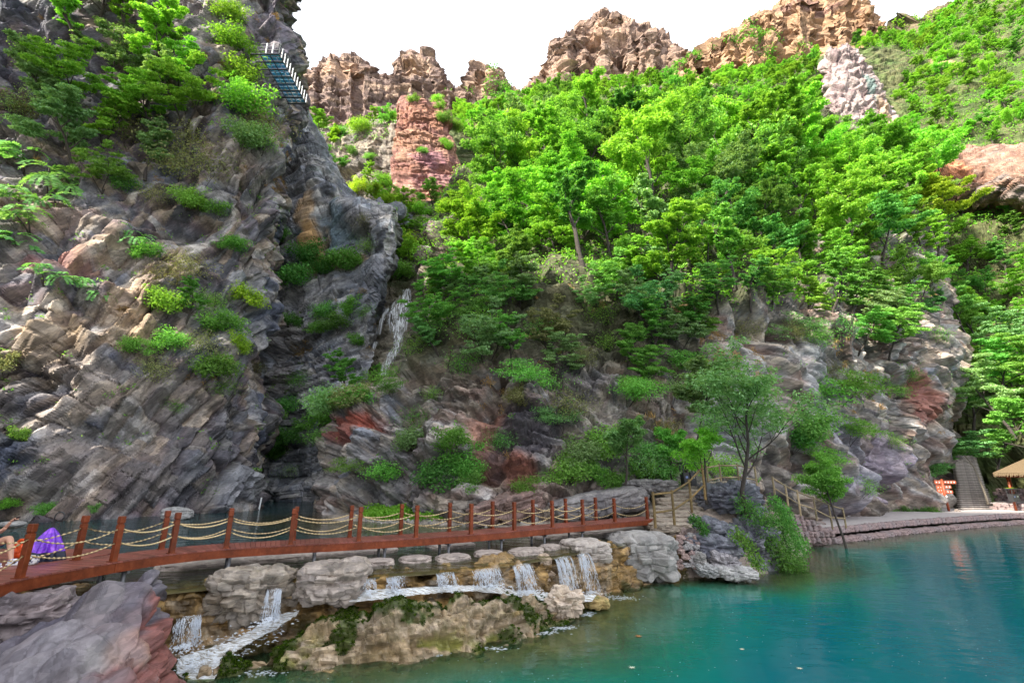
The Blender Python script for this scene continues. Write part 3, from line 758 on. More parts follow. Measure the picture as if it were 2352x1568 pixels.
def peak(name, sky, vb, Y, res, colr, seed, dip=(3, 3, 0), ex=34):
    g_ = random.Random(seed); jag = []
    for (p, q) in zip(sky[:-1], sky[1:]):
        n_ = max(1, int(abs(q[0] - p[0]) / 11))
        for k in range(n_):
            t = k / n_; jag.append((p[0] + (q[0] - p[0]) * t + g_.uniform(-2, 2), p[1] + (q[1] - p[1]) * t + g_.choice((-1, 1)) * g_.uniform(1, 5)))
    jag.append(sky[-1])
    C = []
    for (u, v) in jag:
        col = []; bt = g_.uniform(-3.5, 3.5)
        for t, bench in ((0, 0), (.25, .34), (.42, .62), (.46, .80), (.75, .93), (.96, 1.0)):
            col.append(D(u, vb + (v - vb) * t, Y - ex + ex * bench + bt * (t > .44)))
        col.append(D(u, v, Y + 3 + bt)); col.append(D(u, v + 8, Y + 35)); col.append(D(u, v + 70, Y + 70))
        C.append(col)
    C = np.swapaxes(np.array(C), 0, 1)
    return surface(name, C, res, relief(dip, [(20,20,26,3.2)], (1.5, 30), seed, tilt=.8, beds=((6.0, 12, 2.3), (2.4, 6, 1.5), (1.0, 3.2, .7)), swing=2.0, warp=.3), colr, M['far_rock'], objname='mountain', soft=0)
fc = lambda s, pal, pt=(): rock_color(pal, 10, s, cliff_patches(pt), cellv=.25, stretch=(16, 16, .45), cw=.3)
peak('peak_a', [(560,260),(640,200),(690,172),(722,165),(746,140),(792,136),(838,150),(868,186),(892,180),(914,150),(942,127),(974,131),(1000,162),(1018,200),(1044,216),(1066,196),(1082,170),(1110,158),(1142,172),(1162,196),(1200,212),(1260,220)], 440, 190, .85,
     fc(111, [(0.164,0.110,0.087), (0.250,0.173,0.126), (0.138,0.095,0.087), (0.276,0.191,0.136), (0.191,0.126,0.109)], [(790,160,190,(14,20,7),(0.394,0.254,0.169),.8),(955,150,190,(10,20,7),(0.394,0.254,0.169),.8),(1112,185,190,(9,20,8),(0.368,0.242,0.164),.8),(760,240,180,(22,20,4),(0.131,0.086,0.092),.6)]), 112)
peak('peak_d', [(1180,230),(1228,196),(1252,152),(1272,108),(1302,86),(1330,58),(1384,36),(1424,46),(1470,76),(1522,94),(1562,122),(1580,152),(1640,190)], 330, 195, .85,
     fc(121, [(0.158,0.110,0.090), (0.263,0.179,0.131), (0.184,0.126,0.104), (0.289,0.196,0.136)], [(1390,80,195,(12,20,12),(0.368,0.242,0.169),.8),(1290,150,190,(9,20,10),(0.341,0.219,0.153),.7)]), 122, (3, 14, 0))
peak('peak_e', [(1520,190),(1575,134),(1600,112),(1660,94),(1722,50),(1800,15),(1850,-6),(1930,-8),(1978,14),(2010,42),(2030,72),(2060,112),(2120,150)], 300, 180, .85,
     fc(131, [(0.263,0.162,0.092), (0.341,0.213,0.126), (0.224,0.136,0.084), (0.368,0.236,0.142)], [(1870,10,180,(20,25,4),(0.197,0.110,0.099),.7),(1780,95,170,(20,20,10),(0.394,0.242,0.131),.6)]), 132, (3, -14, 0))
peak('peak_f', [(1990,130),(2040,78),(2100,46),(2200,20),(2260,-20),(2340,-60)], 260, 172, .85,
     fc(141, [(0.099,0.086,0.044), (0.197,0.144,0.099), (0.072,0.075,0.033), (0.236,0.173,0.120)]), 142)
# ------------------------------------------------------------------ ground under everything, pool beds, water
def flat(name, pts, z, mat, kind='structure', objname=None, attrs=None):
    me = mesh_np(name, np.array([(x, y, z) for x, y in pts]), F4=None, F3=[(0, i, i + 1) for i in range(1, len(pts) - 1)], mat=mat)
    return link(objname or name, me, kind=kind)
gx = np.linspace(-400, 400, 41); gy = np.linspace(-150, 650, 41)
X, Yg = np.meshgrid(gx, gy)
Zg = np.full_like(X, -4.0) + 1.2 * fbm(np.stack([X / 60, Yg / 60, X * 0], -1), 3, 5)
link('ground', mesh_np('ground', np.stack([X, Yg, Zg], -1), F4=grid_faces(41, 41), mat=M['earth'], col=np.tile((.12, .11, .07), (41 * 41, 1))), kind='structure')

# line of the weir, left to right, in plan (front lip)
WEIR = np.array([(-13.5, 9.5), (-10.5, 11.6), (-8.6, 13.0), (-6.6, 14.1), (-4.4, 14.75), (-2.2, 15.6), (-.4, 16.6), (1.2, 18.0), (2.6, 19.4), (4.2, 20.9), (5.6, 22.3), (7.6, 23.6), (10.5, 24.4)])
SHORE = [(7.2, 23.3), (10.5, 22.6), (13.0, 25.0), (16.2, 28.6), (19.4, 33.7), (21.3, 34.6), (25, 36.4), (30.6, 39.6), (38, 43.2), (48, 47.6), (60, 51), (80, 54), (110, 52)]
def seg_dist(X, Y, line):
    d = np.full(X.shape, 1e9)
    for (a, b) in zip(line[:-1], line[1:]):
        a = np.array(a); b = np.array(b); e = b - a
        t = np.clip(((X - a[0]) * e[0] + (Y - a[1]) * e[1]) / (e @ e), 0, 1)
        d = np.minimum(d, np.hypot(X - a[0] - t * e[0], Y - a[1] - t * e[1]))
    return d
# lower pool
xs = np.concatenate([np.linspace(-40, -12, 15), np.linspace(-11.7, 24, 150), np.linspace(25, 110, 50)])
ys = np.concatenate([np.linspace(-20, 6, 20), np.linspace(6.3, 34, 130), np.linspace(34.5, 60, 40)])
X, Yg = np.meshgrid(xs, ys)
dw = seg_dist(X, Yg, WEIR[2:9]); ds = seg_dist(X, Yg, SHORE); dm = seg_dist(X, Yg, [(-7, 12.6), (-3.8, 12.9), (-1.9, 14.0), (1.3, 16.3), (3.0, 18.6), (5.4, 22.6)])
nz = fbm(np.stack([X / 4, Yg / 4, X * 0], -1), 3, 9)
# a gravel shelf runs out from the cascade; the pool drops off beyond it
dep = np.minimum(sstep(0, 6.8, dm + nz * 1.0) , sstep(-.2, 6.5, ds + nz * 0.8))
depth = np.clip(dep * 1.0, 0, 1)
bed = -.12 - 3.0 * depth ** 1.6
Fq = grid_faces(*X.shape)
link('pool_bed', mesh_np('pool_bed', np.stack([X, Yg, bed], -1), F4=Fq, mat=M['earth'], col=np.tile((.20, .17, .085), (X.size, 1))), kind='structure')
link('water', mesh_np('water', np.stack([X, Yg, X * 0], -1), F4=Fq, mat=M['pool'], smooth=True, attrs={'depth': depth}), kind='structure')
# upper pool, held back by the weir
c = curve(WEIR, .25)
rows = []; K = 60
for k in range(K):
    t = k / (K - 1)
    far = np.array([(-70 + (x + 13.5) * 3.4, 70) for x, y in c])
    rows.append(np.concatenate([c * (1 - t ** 1.6) + far * t ** 1.6, np.full((len(c), 1), 1.60)], 1))
U = np.array(rows)
dwe = seg_dist(U[..., 0], U[..., 1], [tuple(p) for p in WEIR])
dgr = seg_dist(U[..., 0], U[..., 1], [(-13, 34.5), (-9, 31.2), (-5, 29.8), (0, 28.6), (4, 27), (9, 26)])
nzu = fbm(U / 4.0, 3, 19)
du = np.clip(np.minimum(sstep(.5, 9, dwe + nzu), sstep(1.0, 11, dgr + nzu)), 0, 1)
link('water', mesh_np('upper_water', U, F4=grid_faces(*U.shape[:2]), mat=M['upper'], smooth=True, attrs={'depth': du}), kind='structure')
Ub = U.copy(); Ub[..., 2] = 1.50 - 1.4 * du ** 1.3
link('pool_bed', mesh_np('upper_bed', Ub, F4=grid_faces(*U.shape[:2]), mat=M['earth'], col=np.tile((.16, .13, .07), (U.shape[0] * U.shape[1], 1))), kind='structure')

# ------------------------------------------------------------------ weir wall (ochre, wet) and the mossy ledge in front of it
wc = curve(WEIR, .6)
tn = np.gradient(wc, axis=0); tn /= np.linalg.norm(tn, axis=1, keepdims=True)
nrm = np.stack([tn[:, 1], -tn[:, 0]], 1)          # towards the lower pool
C = []
for off, z in ((-3.2, 1.2), (-1.6, 1.48), (-.5, 1.56), (.0, 1.54), (.16, 1.30), (.24, .9), (.36, .45), (.55, .05), (.8, -.6)):
    C.append(np.concatenate([wc + nrm * off, np.full((len(wc), 1), z)], 1))
ochre = rock_color([(.11,.07,.03), (.22,.135,.05), (.31,.195,.075), (.16,.10,.045), (.28,.22,.15), (.27,.16,.06)], 1.1, 201, cellv=.5, streak=.5)
def weir_col(P, N, i):
    c = ochre(P, N, i)
    c = mixc(c, .7 * sstep(.25, .6, fbm(P / .8, 3, 215)) * sstep(.9, .2, P[..., 2]), (.035, .045, .012))
    return mixc(c, .75 * sstep(.9, .97, N[..., 2]), (.25, .155, .055))
surface('weir', np.array(C), .045, relief((0,0,0), [(1.3,1.3,.6,.26),(.5,.5,.22,.13),(.2,.2,.1,.05)], (.10,.8), 202), weir_col, M['weir'], kind=None, store=True,
        label='wet ochre stained rock weir below the red footbridge', cat='weir')
mound = T([   # columns left to right: back foot, crest, shoulder, waterline, under water
 [(-7.6,12.6,-.4),(-7.5,12.45,-.1),(-7.4,12.35,.05),(-7.3,12.2,.05),(-7.2,12.1,-.1),(-7.1,12,-.6)],
 [(-6.6,13.6,-.1),(-6.4,13.1,.02),(-6.35,12.75,.14),(-6.3,12.6,.12),(-6.2,12.45,.0),(-6.1,12.2,-.6)],
 [(-5.4,14.2,.1),(-5.2,13.7,.36),(-5.1,13.3,.55),(-5.0,13.0,.45),(-4.9,12.65,.0),(-4.8,12.3,-.6)],
 [(-3.9,14.6,.5),(-3.8,14.2,.85),(-3.7,13.8,1.0),(-3.6,13.3,.75),(-3.5,12.85,.0),(-3.4,12.5,-.6)],
 [(-2.4,15.2,.55),(-2.3,14.9,.95),(-2.1,14.5,1.12),(-1.9,13.9,.85),(-1.7,13.4,.05),(-1.6,13.0,-.6)],
 [(-.9,16.1,.5),(-.8,15.8,.85),(-.6,15.4,1.0),(-.3,14.9,.7),(-.1,14.5,.0),(.1,14.1,-.6)],
 [(.5,17.2,.4),(.6,16.9,.62),(.8,16.6,.74),(1.0,16.2,.5),(1.15,15.9,.0),(1.3,15.5,-.6)],
 [(1.5,18.1,.1),(1.6,17.8,.2),(1.7,17.5,.22),(1.85,17.2,.15),(2.0,17.0,-.1),(2.1,16.7,-.6)]])
mo = rock_color([(.20,.145,.075), (.30,.22,.135), (.18,.14,.08), (.35,.27,.19), (.14,.11,.05), (.27,.18,.08)], 1.0, 221, cellv=.4)
MOUND_MOSS = lambda P: sstep(.08, .32, fbm(P / .7, 4, 231) + .25 * sstep(.1, .9, P[..., 2]) - .10)
def mound_col(P, N, i):
    c = mo(P, N, i)
    c = mixc(c, .75 * sstep(.15, .5, fbm(P / .6, 3, 233)) * sstep(.7, .1, P[..., 2]), (.20, .21, .04))
    return mixc(c, .9 * MOUND_MOSS(P), (.04, .06, .010))
surface('ledge', np.array(mound), .04, relief((5,8,0), [(1.4,1.2,.6,.28),(.5,.45,.26,.13),(.2,.2,.11,.05)], (.16,.9), 222, tilt=.9, beds=((.32, .9, .09), (.14, .45, .04)), sdir=(1, .3, 0), warp=.1, swing=.3), mound_col, M['weir'], kind=None,
        label='mossy tan rock ledge at the foot of the small cascades', cat='rock ledge')

# ------------------------------------------------------------------ boulders
def cube_sphere(n):
    a = np.linspace(-1, 1, n + 1); a = np.tan(a * math.pi / 4)
    V = []; F = []
    A, B = np.meshgrid(a, a)
    one = np.ones_like(A)
    for (x, y, z) in ((A, B, one), (B, A, -one), (one, A, B), (-one, B, A), (B, one, A), (A, -one, B)):
        g = np.stack([x, y, z], -1).reshape(-1, 3)
        F.append(grid_faces(n + 1, n + 1) + len(V) * (n + 1) ** 2)
        V.append(g / np.linalg.norm(g, axis=1, keepdims=True))
    return np.concatenate(V), np.concatenate(F)
def boulder(name, label, c, size, rz=0, seed=0, pal=None, mat=None, n=26, box=3.0, tilt=(0, 0), rough=.16, cellsz=.55, cat='boulder', group=None, flatten=0, patches=(), parent=None):
    V, F = cube_sphere(n)
    r = (np.abs(V) ** box).sum(1) ** (-1 / box)
    V = V * r[:, None]
    N = V / np.linalg.norm(V, axis=1, keepdims=True)
    S = np.array(size) / 2
    P = V * S
    m = float(min(size))
    L = float(np.mean(size))
    Q = P.astype(np.float32) + seed * 7.3
    v1, r1, g1 = facet(Q / (cellsz * L * np.array([1, 1, .6], np.float32)), seed + 1, .9)
    v2, r2, g2 = facet(Q / (cellsz * .38 * L * np.array([1, 1, .5], np.float32)), seed + 2, .9)
    d = rough * m * (1.2 * v1 + .62 * v2) + rough * .35 * m * fbm(Q / (.25 * L), 3, seed) + rough * .3 * m * vnoise(Q / (.8 * L), seed + 4)
    if flatten: d = d * np.where(N[:, 2] > .55, flatten, 1)
    P = P + N * d[:, None]
    pal = np.array(pal or [(.22, .21, .21), (.30, .28, .27), (.17, .16, .18)], np.float32)
    t = np.clip(fbm(Q / (.6 * L), 3, seed + 6) * .5 + .5 + (r1 - .5) * .4, 0, .999) * (len(pal) - 1)
    i = t.astype(int); fr = (t - i)[:, None]
    col = pal[i] * (1 - fr) + pal[np.minimum(i + 1, len(pal) - 1)] * fr
    col = col * (.85 + .3 * r2[:, None])
    for (q, rr, cc, k) in patches:
        dd = np.linalg.norm((P - np.array(q)) / rr, axis=1)
        col = mixc(col, k * sstep(1.1, .5, dd), cc)
    me = mesh_np(name, P, F4=F, col=np.clip(col, .01, .9), mat=mat or M['stone'], smooth=False)
    bm = bmesh.new(); bm.from_mesh(me); bmesh.ops.remove_doubles(bm, verts=bm.verts, dist=1e-4 * L); bm.to_mesh(me); bm.free()
    return link(name, me, parent, label, cat, group, loc=tuple(c), rot=(R(tilt[0]), R(tilt[1]), R(rz)))
SLAB = [(.27,.225,.20), (.34,.285,.25), (.22,.185,.165)]
DKB = [(.09,.095,.12), (.16,.165,.19), (.12,.12,.15), (.22,.22,.24)]
GRB = [(.21,.20,.19), (.28,.265,.25), (.17,.16,.155)]
def at(u, v, Y): return D(u, v, Y)
# the great boulder in the near left corner, and a smaller one behind it under the bridge
nb = T([
 [(-400,1530,10.5),(-400,1500,9.5),(-400,1560,8.0),(-420,1650,6.8),(-450,1800,5.6),(-500,2300,3.8)],
 [(-20,1462,11.2),(-20,1440,10.2),(-10,1490,8.9),(-10,1570,7.7),(-20,1700,6.5),(-60,2200,4.6)],
 [(95,1425,11.5),(95,1412,10.5),(100,1455,9.3),(100,1540,8.0),(100,1680,6.8),(80,2100,5.0)],
 [(190,1385,11.7),(190,1372,10.7),(195,1425,9.6),(200,1520,8.3),(200,1660,7.2),(200,2000,5.6)],
 [(280,1345,11.9),(280,1334,10.9),(285,1395,9.9),(290,1500,8.8),(290,1640,7.8),(300,1900,6.6)],
 [(335,1322,12.0),(338,1312,11.1),(345,1375,10.2),(352,1480,9.3),(355,1620,8.6),(360,1850,7.6)],
 [(372,1345,12.1),(374,1330,11.4),(386,1400,10.9),(400,1490,10.4),(404,1600,9.9),(408,1800,9.0)],
 [(372,1400,12.8),(378,1385,12.3),(388,1430,11.9),(406,1500,11.5),(412,1590,11.1),(416,1750,10.4)],
 [(300,1450,14),(310,1440,13.6),(330,1480,13.2),(350,1540,12.6),(370,1620,12),(380,1750,11.4)]])
pn = cliff_patches([(390,1480,10.6,(.6,1.2,1.6),(.20,.066,.052),.85),(340,1560,8.9,(1.1,1,.6),(.19,.062,.05),.85),(300,1400,9.8,(.5,.6,.4),(.10,.09,.11),.7),(240,1480,8.8,(.35,.5,.5),(.33,.31,.29),.75),
 (230,1420,9.4,(.5,.6,.3),(.14,.09,.09),.7),(310,1480,9.3,(.5,.6,.3),(.25,.13,.08),.7),(40,1510,8.5,(1.6,1.5,.8),(.22,.205,.225),.5),(340,1340,11,(.5,.6,.3),(.13,.12,.14),.6)])
sheet('near_boulder', nb, .032, relief((-12, 20, 0), [(1.9,1.7,1.0,.36),(.8,.7,.42,.17)], (.10,1.8), 251, tilt=1.25, bias=-.24, beds=((.6, 1.6, .10), (.26, .8, .05)), sdir=(1, .2, 0), warp=.1, swing=.5),
      rock_color([(.075,.068,.09), (.13,.113,.132), (.17,.15,.16), (.09,.075,.092), (.19,.165,.168)], 1.8, 252, pn, cellv=.5), M['boulder'], kind=None, objname='boulder',
      label='huge purple grey boulder with a rust red side, nearest the camera', cat='boulder')
boulder('boulder', 'brown grey boulder half under the near end of the footbridge', at(45, 1412, 10.9), (2.0, 1.5, .95), 20, 31, [(.16,.13,.14), (.22,.18,.18), (.13,.11,.12)], M['boulder'], n=40)
# blocks and slabs of the weir
def bl(label, u0, u1, v0, v1, Y, depth, rz, seed, pal, n=30, dz=0, box=4, cat='rock', rough=.13, tilt=(0, 0), mat=None, flatten=.5, name='rock', group=None, cellsz=.55):
    a = D(u0, (v0 + v1) / 2, Y); b = D(u1, (v0 + v1) / 2, Y); t = D((u0 + u1) / 2, v0, Y + depth * .3)[2]; lo = D((u0 + u1) / 2, v1, Y)[2]
    c = ((a + b) / 2); c[2] = (t + lo) / 2 + dz; c[1] += depth / 2
    w = abs(b[0] - a[0])
    return boulder(name, label, c, (w * 1.04, depth, max(.12, t - lo)), rz, seed, pal, mat, n=n, box=box, cat=cat, rough=rough, tilt=tilt, flatten=flatten, group=group, cellsz=cellsz)
bl('large wet grey brown block of the weir, left of the narrow waterfall', 462, 628, 1302, 1448, 13.35, 1.5, 12, 301, [(.20,.165,.13), (.28,.24,.20), (.17,.135,.10), (.25,.21,.175)], 60, rough=.13, mat=M['weir'])
bl('large grey brown block of the weir, right of the narrow waterfall', 655, 822, 1292, 1402, 13.9, 1.9, 10, 302, [(.26,.22,.19), (.33,.28,.245), (.21,.175,.145)], 60, rough=.13, mat=M['weir'])
bl('upright grey rock in the weir beside the twin waterfall', 1296, 1400, 1240, 1300, 19.6, 2.0, 20, 303, [(.32,.28,.25), (.40,.35,.31), (.27,.23,.19)], 40)
bl('broad pale grey rock face of the weir below the bridge end', 1405, 1572, 1222, 1345, 21.4, 3.2, 14, 304, GRB, 60, rough=.12, box=3.5)
bl('narrow tan rock pillar between two weir waterfalls', 1232, 1268, 1272, 1345, 18.1, .7, 15, 305, [(.34,.25,.18), (.42,.33,.25)], 24)
bl('round tan boulder at the foot of the twin waterfall', 1262, 1342, 1352, 1428, 16.4, .9, 10, 306, [(.40,.32,.24), (.50,.41,.33), (.33,.25,.17)], 36, rough=.13, box=2.6, name='boulder', cat='boulder', flatten=0)
bl('low mossy boulder right of the round tan boulder in the pool', 1344, 1402, 1372, 1402, 17.6, .9, 0, 307, [(.26,.18,.07), (.36,.26,.11), (.08,.10,.02)], 26, name='boulder', cat='boulder', flatten=0)
ST = [(868,1283,34,20,15.3),(952,1276,36,18,16.2),(1040,1272,38,18,17.0),(1120,1263,34,16,18.0),(1206,1258,42,19,18.9),(1264,1248,28,16,20.1)]
words = ['first', 'second', 'third', 'fourth', 'fifth', 'sixth', 'seventh', 'eighth', 'ninth', 'tenth', 'eleventh', 'twelfth', 'thirteenth', 'fourteenth', 'fifteenth', 'sixteenth', 'seventeenth', 'eighteenth', 'nineteenth', 'twentieth']
def nth(i): return words[i] if i < 20 else ('%dth' % (i + 1) if (i + 1) % 10 > 3 or (i + 1) % 10 == 0 else '%d%s' % (i + 1, ['', 'st', 'nd', 'rd'][(i + 1) % 10]))
for i, (u, v, hw, hh, Y) in enumerate(ST):
    c = G(u, v + 8, 1.68); w = 2 * hw * c[1] / FPX
    boulder('stepping_stone', 'flat pale stepping stone on the weir lip, %s right of the large grey brown blocks' % nth(i), (c[0], c[1] + .12, 1.62), (w, w * .72, .34), 20 + 7 * i, 320 + i, SLAB, M['stone'], n=22, box=3, cat='stone', group='stepping stones along the weir', rough=.14, flatten=.35)
for i, (u0, u1, v, Y, lab) in enumerate([(385, 560, 1288, 13.9, 'long flat slab under the bridge behind the left weir block'), (560, 690, 1276, 15.4, 'flat slab under the bridge, left of the middle slab'), (690, 905, 1262, 16.6, 'long middle slab under the bridge behind the stepping stones'),
        (985, 1085, 1247, 18.3, 'small dark slab in the water behind the bridge'), (1220, 1330, 1226, 21.2, 'flat pale slab behind the bridge near its right end'), (1310, 1480, 1213, 22.9, 'broad pale slab under the right end of the bridge')]):
    a = G((u0 + u1) / 2, v, 1.72); w = (u1 - u0) * a[1] / FPX
    boulder('rock_slab', lab, (a[0], a[1], 1.60), (w, 1.5 if i != 5 else 2.6, .36), 28, 340 + i, SLAB, M['stone'], n=26, box=4, cat='rock slab', rough=.12, flatten=.3)
# dark rocks at the end of the bridge, under the tree
RK = [('big dark blue grey boulder with the tree in front, beside the log steps', 1640, 1768, 1104, 1196, 25.4, 3.0, 15, DKB),
 ('dark blocky rock below the tree, left of the hanging creeper', 1592, 1700, 1190, 1248, 24.0, 2.2, 5, DKB),
 ('layered dark rock ledge above the pool, below the blocky rock', 1586, 1724, 1226, 1292, 22.9, 2.4, 12, DKB),
 ('grey slanting rock slab running down to the pool', 1640, 1712, 1266, 1326, 22.3, 1.6, -8, [(.22,.21,.225),(.30,.28,.29),(.20,.17,.18)]),
 ('pale grey rock wedge at the waterline left of the smooth white rock', 1612, 1664, 1296, 1330, 21.9, 1.2, 0, [(.25,.25,.25),(.32,.315,.31)]),
 ('smooth whitish rock lying in the pool edge', 1660, 1752, 1300, 1338, 21.7, 1.3, -6, [(.30,.295,.29),(.38,.37,.36),(.25,.245,.24)]),
 ('small round grey rock in the crevice beside the weir face', 1600, 1628, 1270, 1300, 22.4, .7, 0, GRB),
 ('upright dark grey rock half behind the creeper', 1708, 1800, 1195, 1325, 24.3, 2.4, 10, DKB),
 ('brown rubble rock wedged under the log steps', 1558, 1622, 1208, 1275, 23.6, 1.8, 10, [(.24,.185,.165),(.33,.25,.225),(.20,.16,.15)])]
for i, (lab, u0, u1, v0, v1, Y, dp, rz, pal) in enumerate(RK):
    bl(lab, u0, u1, v0, v1, Y, dp, rz, 360 + i, pal, 40, mat=M['boulder'] if pal is DKB else M['stone'], rough=.17, box=3, flatten=.8, tilt=(0, (-6, 4, 5, 14, 8, 3, 0, 0, -5)[i]), name='boulder' if i in (0, 5) else 'rock', cat='boulder' if i in (0, 5) else 'rock', cellsz=.42)
bl('pale boulder standing in the upper pool below the left cliff', 352, 426, 1164, 1200, 33.0, 1.6, 0, 381, [(.27,.265,.26),(.33,.32,.31)], 26, box=2.4, name='boulder', cat='boulder')
bl('small pale rock in the upper pool at the left edge', -20, 34, 1197, 1212, 27.5, 1.0, 0, 382, [(.26,.25,.24),(.31,.3,.29)], 18, box=2.4)
# rubble of reddish stones in the bank between the weir face and the dark rocks
random.seed(5)
rub = thing('rubble_bank', 'bank of fist sized reddish grey stones beside the pale weir rock', 'rubble', tuple(D(1585, 1300, 23.0)))
RUB = [(u, v) for v in (1232, 1246, 1258, 1271, 1284, 1296) for u in range(1562, 1612, 13)]
for i, (u, v) in enumerate(RUB):
    u += random.uniform(-5, 5); v += random.uniform(-5, 5)
    Y = 23.4 - (v - 1232) * .012
    c = D(u, v, Y)
    boulder('stone', None, c - np.array(rub.location), (random.uniform(.22, .4), random.uniform(.22, .4), random.uniform(.18, .3)), random.uniform(0, 360), 400 + i,
            random.choice([[(.30,.21,.19),(.38,.28,.25)], [(.27,.25,.25),(.35,.33,.32)], [(.24,.17,.16),(.32,.24,.22)]]), M['stone'], n=7, box=2.6, cat=None, rough=.2, parent=rub)
# earth bank under the steps and rocks so nothing hangs in the air
bank = np.array([[(7.0,25.6,1.0),(9,27,2.2),(11,29,3.0),(14,31,3.0),(17,33,2.0),(21,36,.6)],
                 [(6.6,24.4,1.6),(9,25.4,2.0),(11.5,26.6,2.6),(14,28.5,2.2),(17,31,1.0),(21,35,.2)],
                 [(7.2,23.4,1.2),(9.2,23.9,1.0),(11.6,24.9,1.0),(14,27,.8),(16.6,29.6,.2),(20.5,34.4,-.4)],
                 [(7.3,22.8,-.5),(9.4,22.9,-.5),(11.9,24.0,-.5),(14.6,26.3,-.5),(17,29,-.8),(20.6,34,-1)]], float)
surface('bank', bank, .1, relief((0,0,0), [(.9,.9,.5,.22),(.35,.35,.2,.1)], (.1,1), 420), rock_color([(.24,.20,.17),(.30,.24,.2),(.17,.15,.13)], 1.2, 421), M['stone'], objname='ground')
# ------------------------------------------------------------------ the red footbridge
DZ = 2.30
FRONT = [(-9.0,7.2),(-9.75,9.2),(-10.05,10.7),(-9.75,12.6),(-9.25,13.9),(-8.35,14.85),(-6.85,15.65),(-5.0,16.45),(-3.3,17.35),(-1.45,18.45),(.15,19.65),(1.7,20.85),(3.25,22.05),(4.8,23.25),(6.4,24.5),(7.7,25.5)]
fl = curve([(x, y, DZ) for x, y in FRONT], .05)
tg = np.gradient(fl, axis=0); tg /= np.linalg.norm(tg, axis=1, keepdims=True)
nl = np.stack([-tg[:, 1], tg[:, 0], tg[:, 0] * 0], 1)      # away from the lower pool
W = 1.32
arc = np.concatenate([[0], np.cumsum(np.linalg.norm(np.diff(fl, axis=0), axis=1))])
mid = fl + nl * W / 2
marc = np.concatenate([[0], np.cumsum(np.linalg.norm(np.diff(mid, axis=0), axis=1))])
def at_arc(s, a=None):
    a = arc if a is None else a
    return np.array([np.interp(s, a, fl[:, k]) for k in range(3)]), np.array([np.interp(s, a, nl[:, k]) for k in range(3)]), np.array([np.interp(s, a, tg[:, k]) for k in range(3)])
bridge = thing('footbridge', 'long curved red wooden footbridge with rope rails above the weir', 'footbridge', (float(fl[0][0]), float(fl[0][1]), 1.5))
B0 = np.array([fl[0][0], fl[0][1], 1.5])
def bp(p): return Vector(np.asarray(p, float) - B0)
# deck boards
pitch = .142; n_pl = int(marc[-1] / pitch)
for i in range(n_pl):
    s0, s1 = i * pitch, (i + 1) * pitch - .011
    p = []
    for zz in (-.035, 0):
        z = zz + (random.random() - .5) * .003
        a0, n0, _ = at_arc(s0, marc); a1, n1, _ = at_arc(s1, marc)
        q = [a0 - n0 * .02, a1 - n1 * .02, a1 + n1 * (W + .02), a0 + n0 * (W + .02)]
        p += [bp(x + np.array([0, 0, z])) for x in q]
    m = MB(); m.prism8(p); m.build('plank', M['plank'], bridge)
# side beams
for off, nm in ((0.0, 'side_beam'), (W - .09, 'side_beam')):
    m = MB(); idx = list(range(0, len(fl), 6)) + [len(fl) - 1]
    base = 0
    for j, i in enumerate(idx):
        for dn, dz in ((0, -.255), (.09, -.255), (.09, -.038), (0, -.038)):
            m.v.append(tuple(bp(fl[i] + nl[i] * (off + dn) + np.array([0, 0, dz]))))
        if j:
            b = (j - 1) * 4
            for k in range(4):
                m.f.append((b + k, b + (k + 1) % 4, b + 4 + (k + 1) % 4, b + 4 + k))
    e = (len(idx) - 1) * 4
    m.f.append((3, 2, 1, 0)); m.f.append((e, e + 1, e + 2, e + 3))
    m.build(nm, M['red_wood'], bridge)
# joint cover plates on the front beam
for s in np.arange(2.2, arc[-1], 2.05 * 1.7):
    a, n, t = at_arc(s)
    m = MB(); m.box(bp(a - n * .006 + np.array([0, 0, -.15])), (.05, .012, .20), Matrix.Rotation(math.atan2(t[1], t[0]), 3, 'Z')); m.build('joint_plate', M['red_wood'], bridge)
# posts
pm = MB(); pm.box((0, 0, .415), (.125, .125, .87)); pm.box((0, 0, .865), (.10, .10, .03)); POST = pm.mesh('post', M['red_wood'], bevel=.008)
cm = MB(); cm.box((0, 0, .965), (.132, .132, .17)); CAP = cm.mesh('post_cap', M['red_wood'], bevel=.014)
fm = MB(); fm.box((0, 0, .008), (.19, .19, .016)); FOOT = fm.mesh('post_foot', M['red_wood'])
def arc_of(pt):
    return arc[np.argmin(np.hypot(fl[:, 0] - pt[0], fl[:, 1] - pt[1]))]
fposts = [arc_of(G(u, v, DZ)) for u, v in [(62,1327),(278,1290),(395,1270),(518,1258),(668,1250),(823,1243),(953,1234),(1083,1226),(1185,1218),(1267,1210),(1345,1205),(1410,1198),(1467,1190)]]
fposts = [fposts[0] - 2.0] + fposts
rposts = []
for u, v in [(165,1285),(335,1253),(520,1245),(672,1240),(803,1235),(925,1229),(1040,1222),(1135,1214),(1217,1205),(1290,1199),(1355,1193)]:
    g = G(u, v, DZ)
    k = np.argmin(np.hypot(fl[:, 0] + nl[:, 0] * W - g[0], fl[:, 1] + nl[:, 1] * W - g[1])); rposts.append(arc[k])
rposts = [rposts[0] - 2.1] + rposts
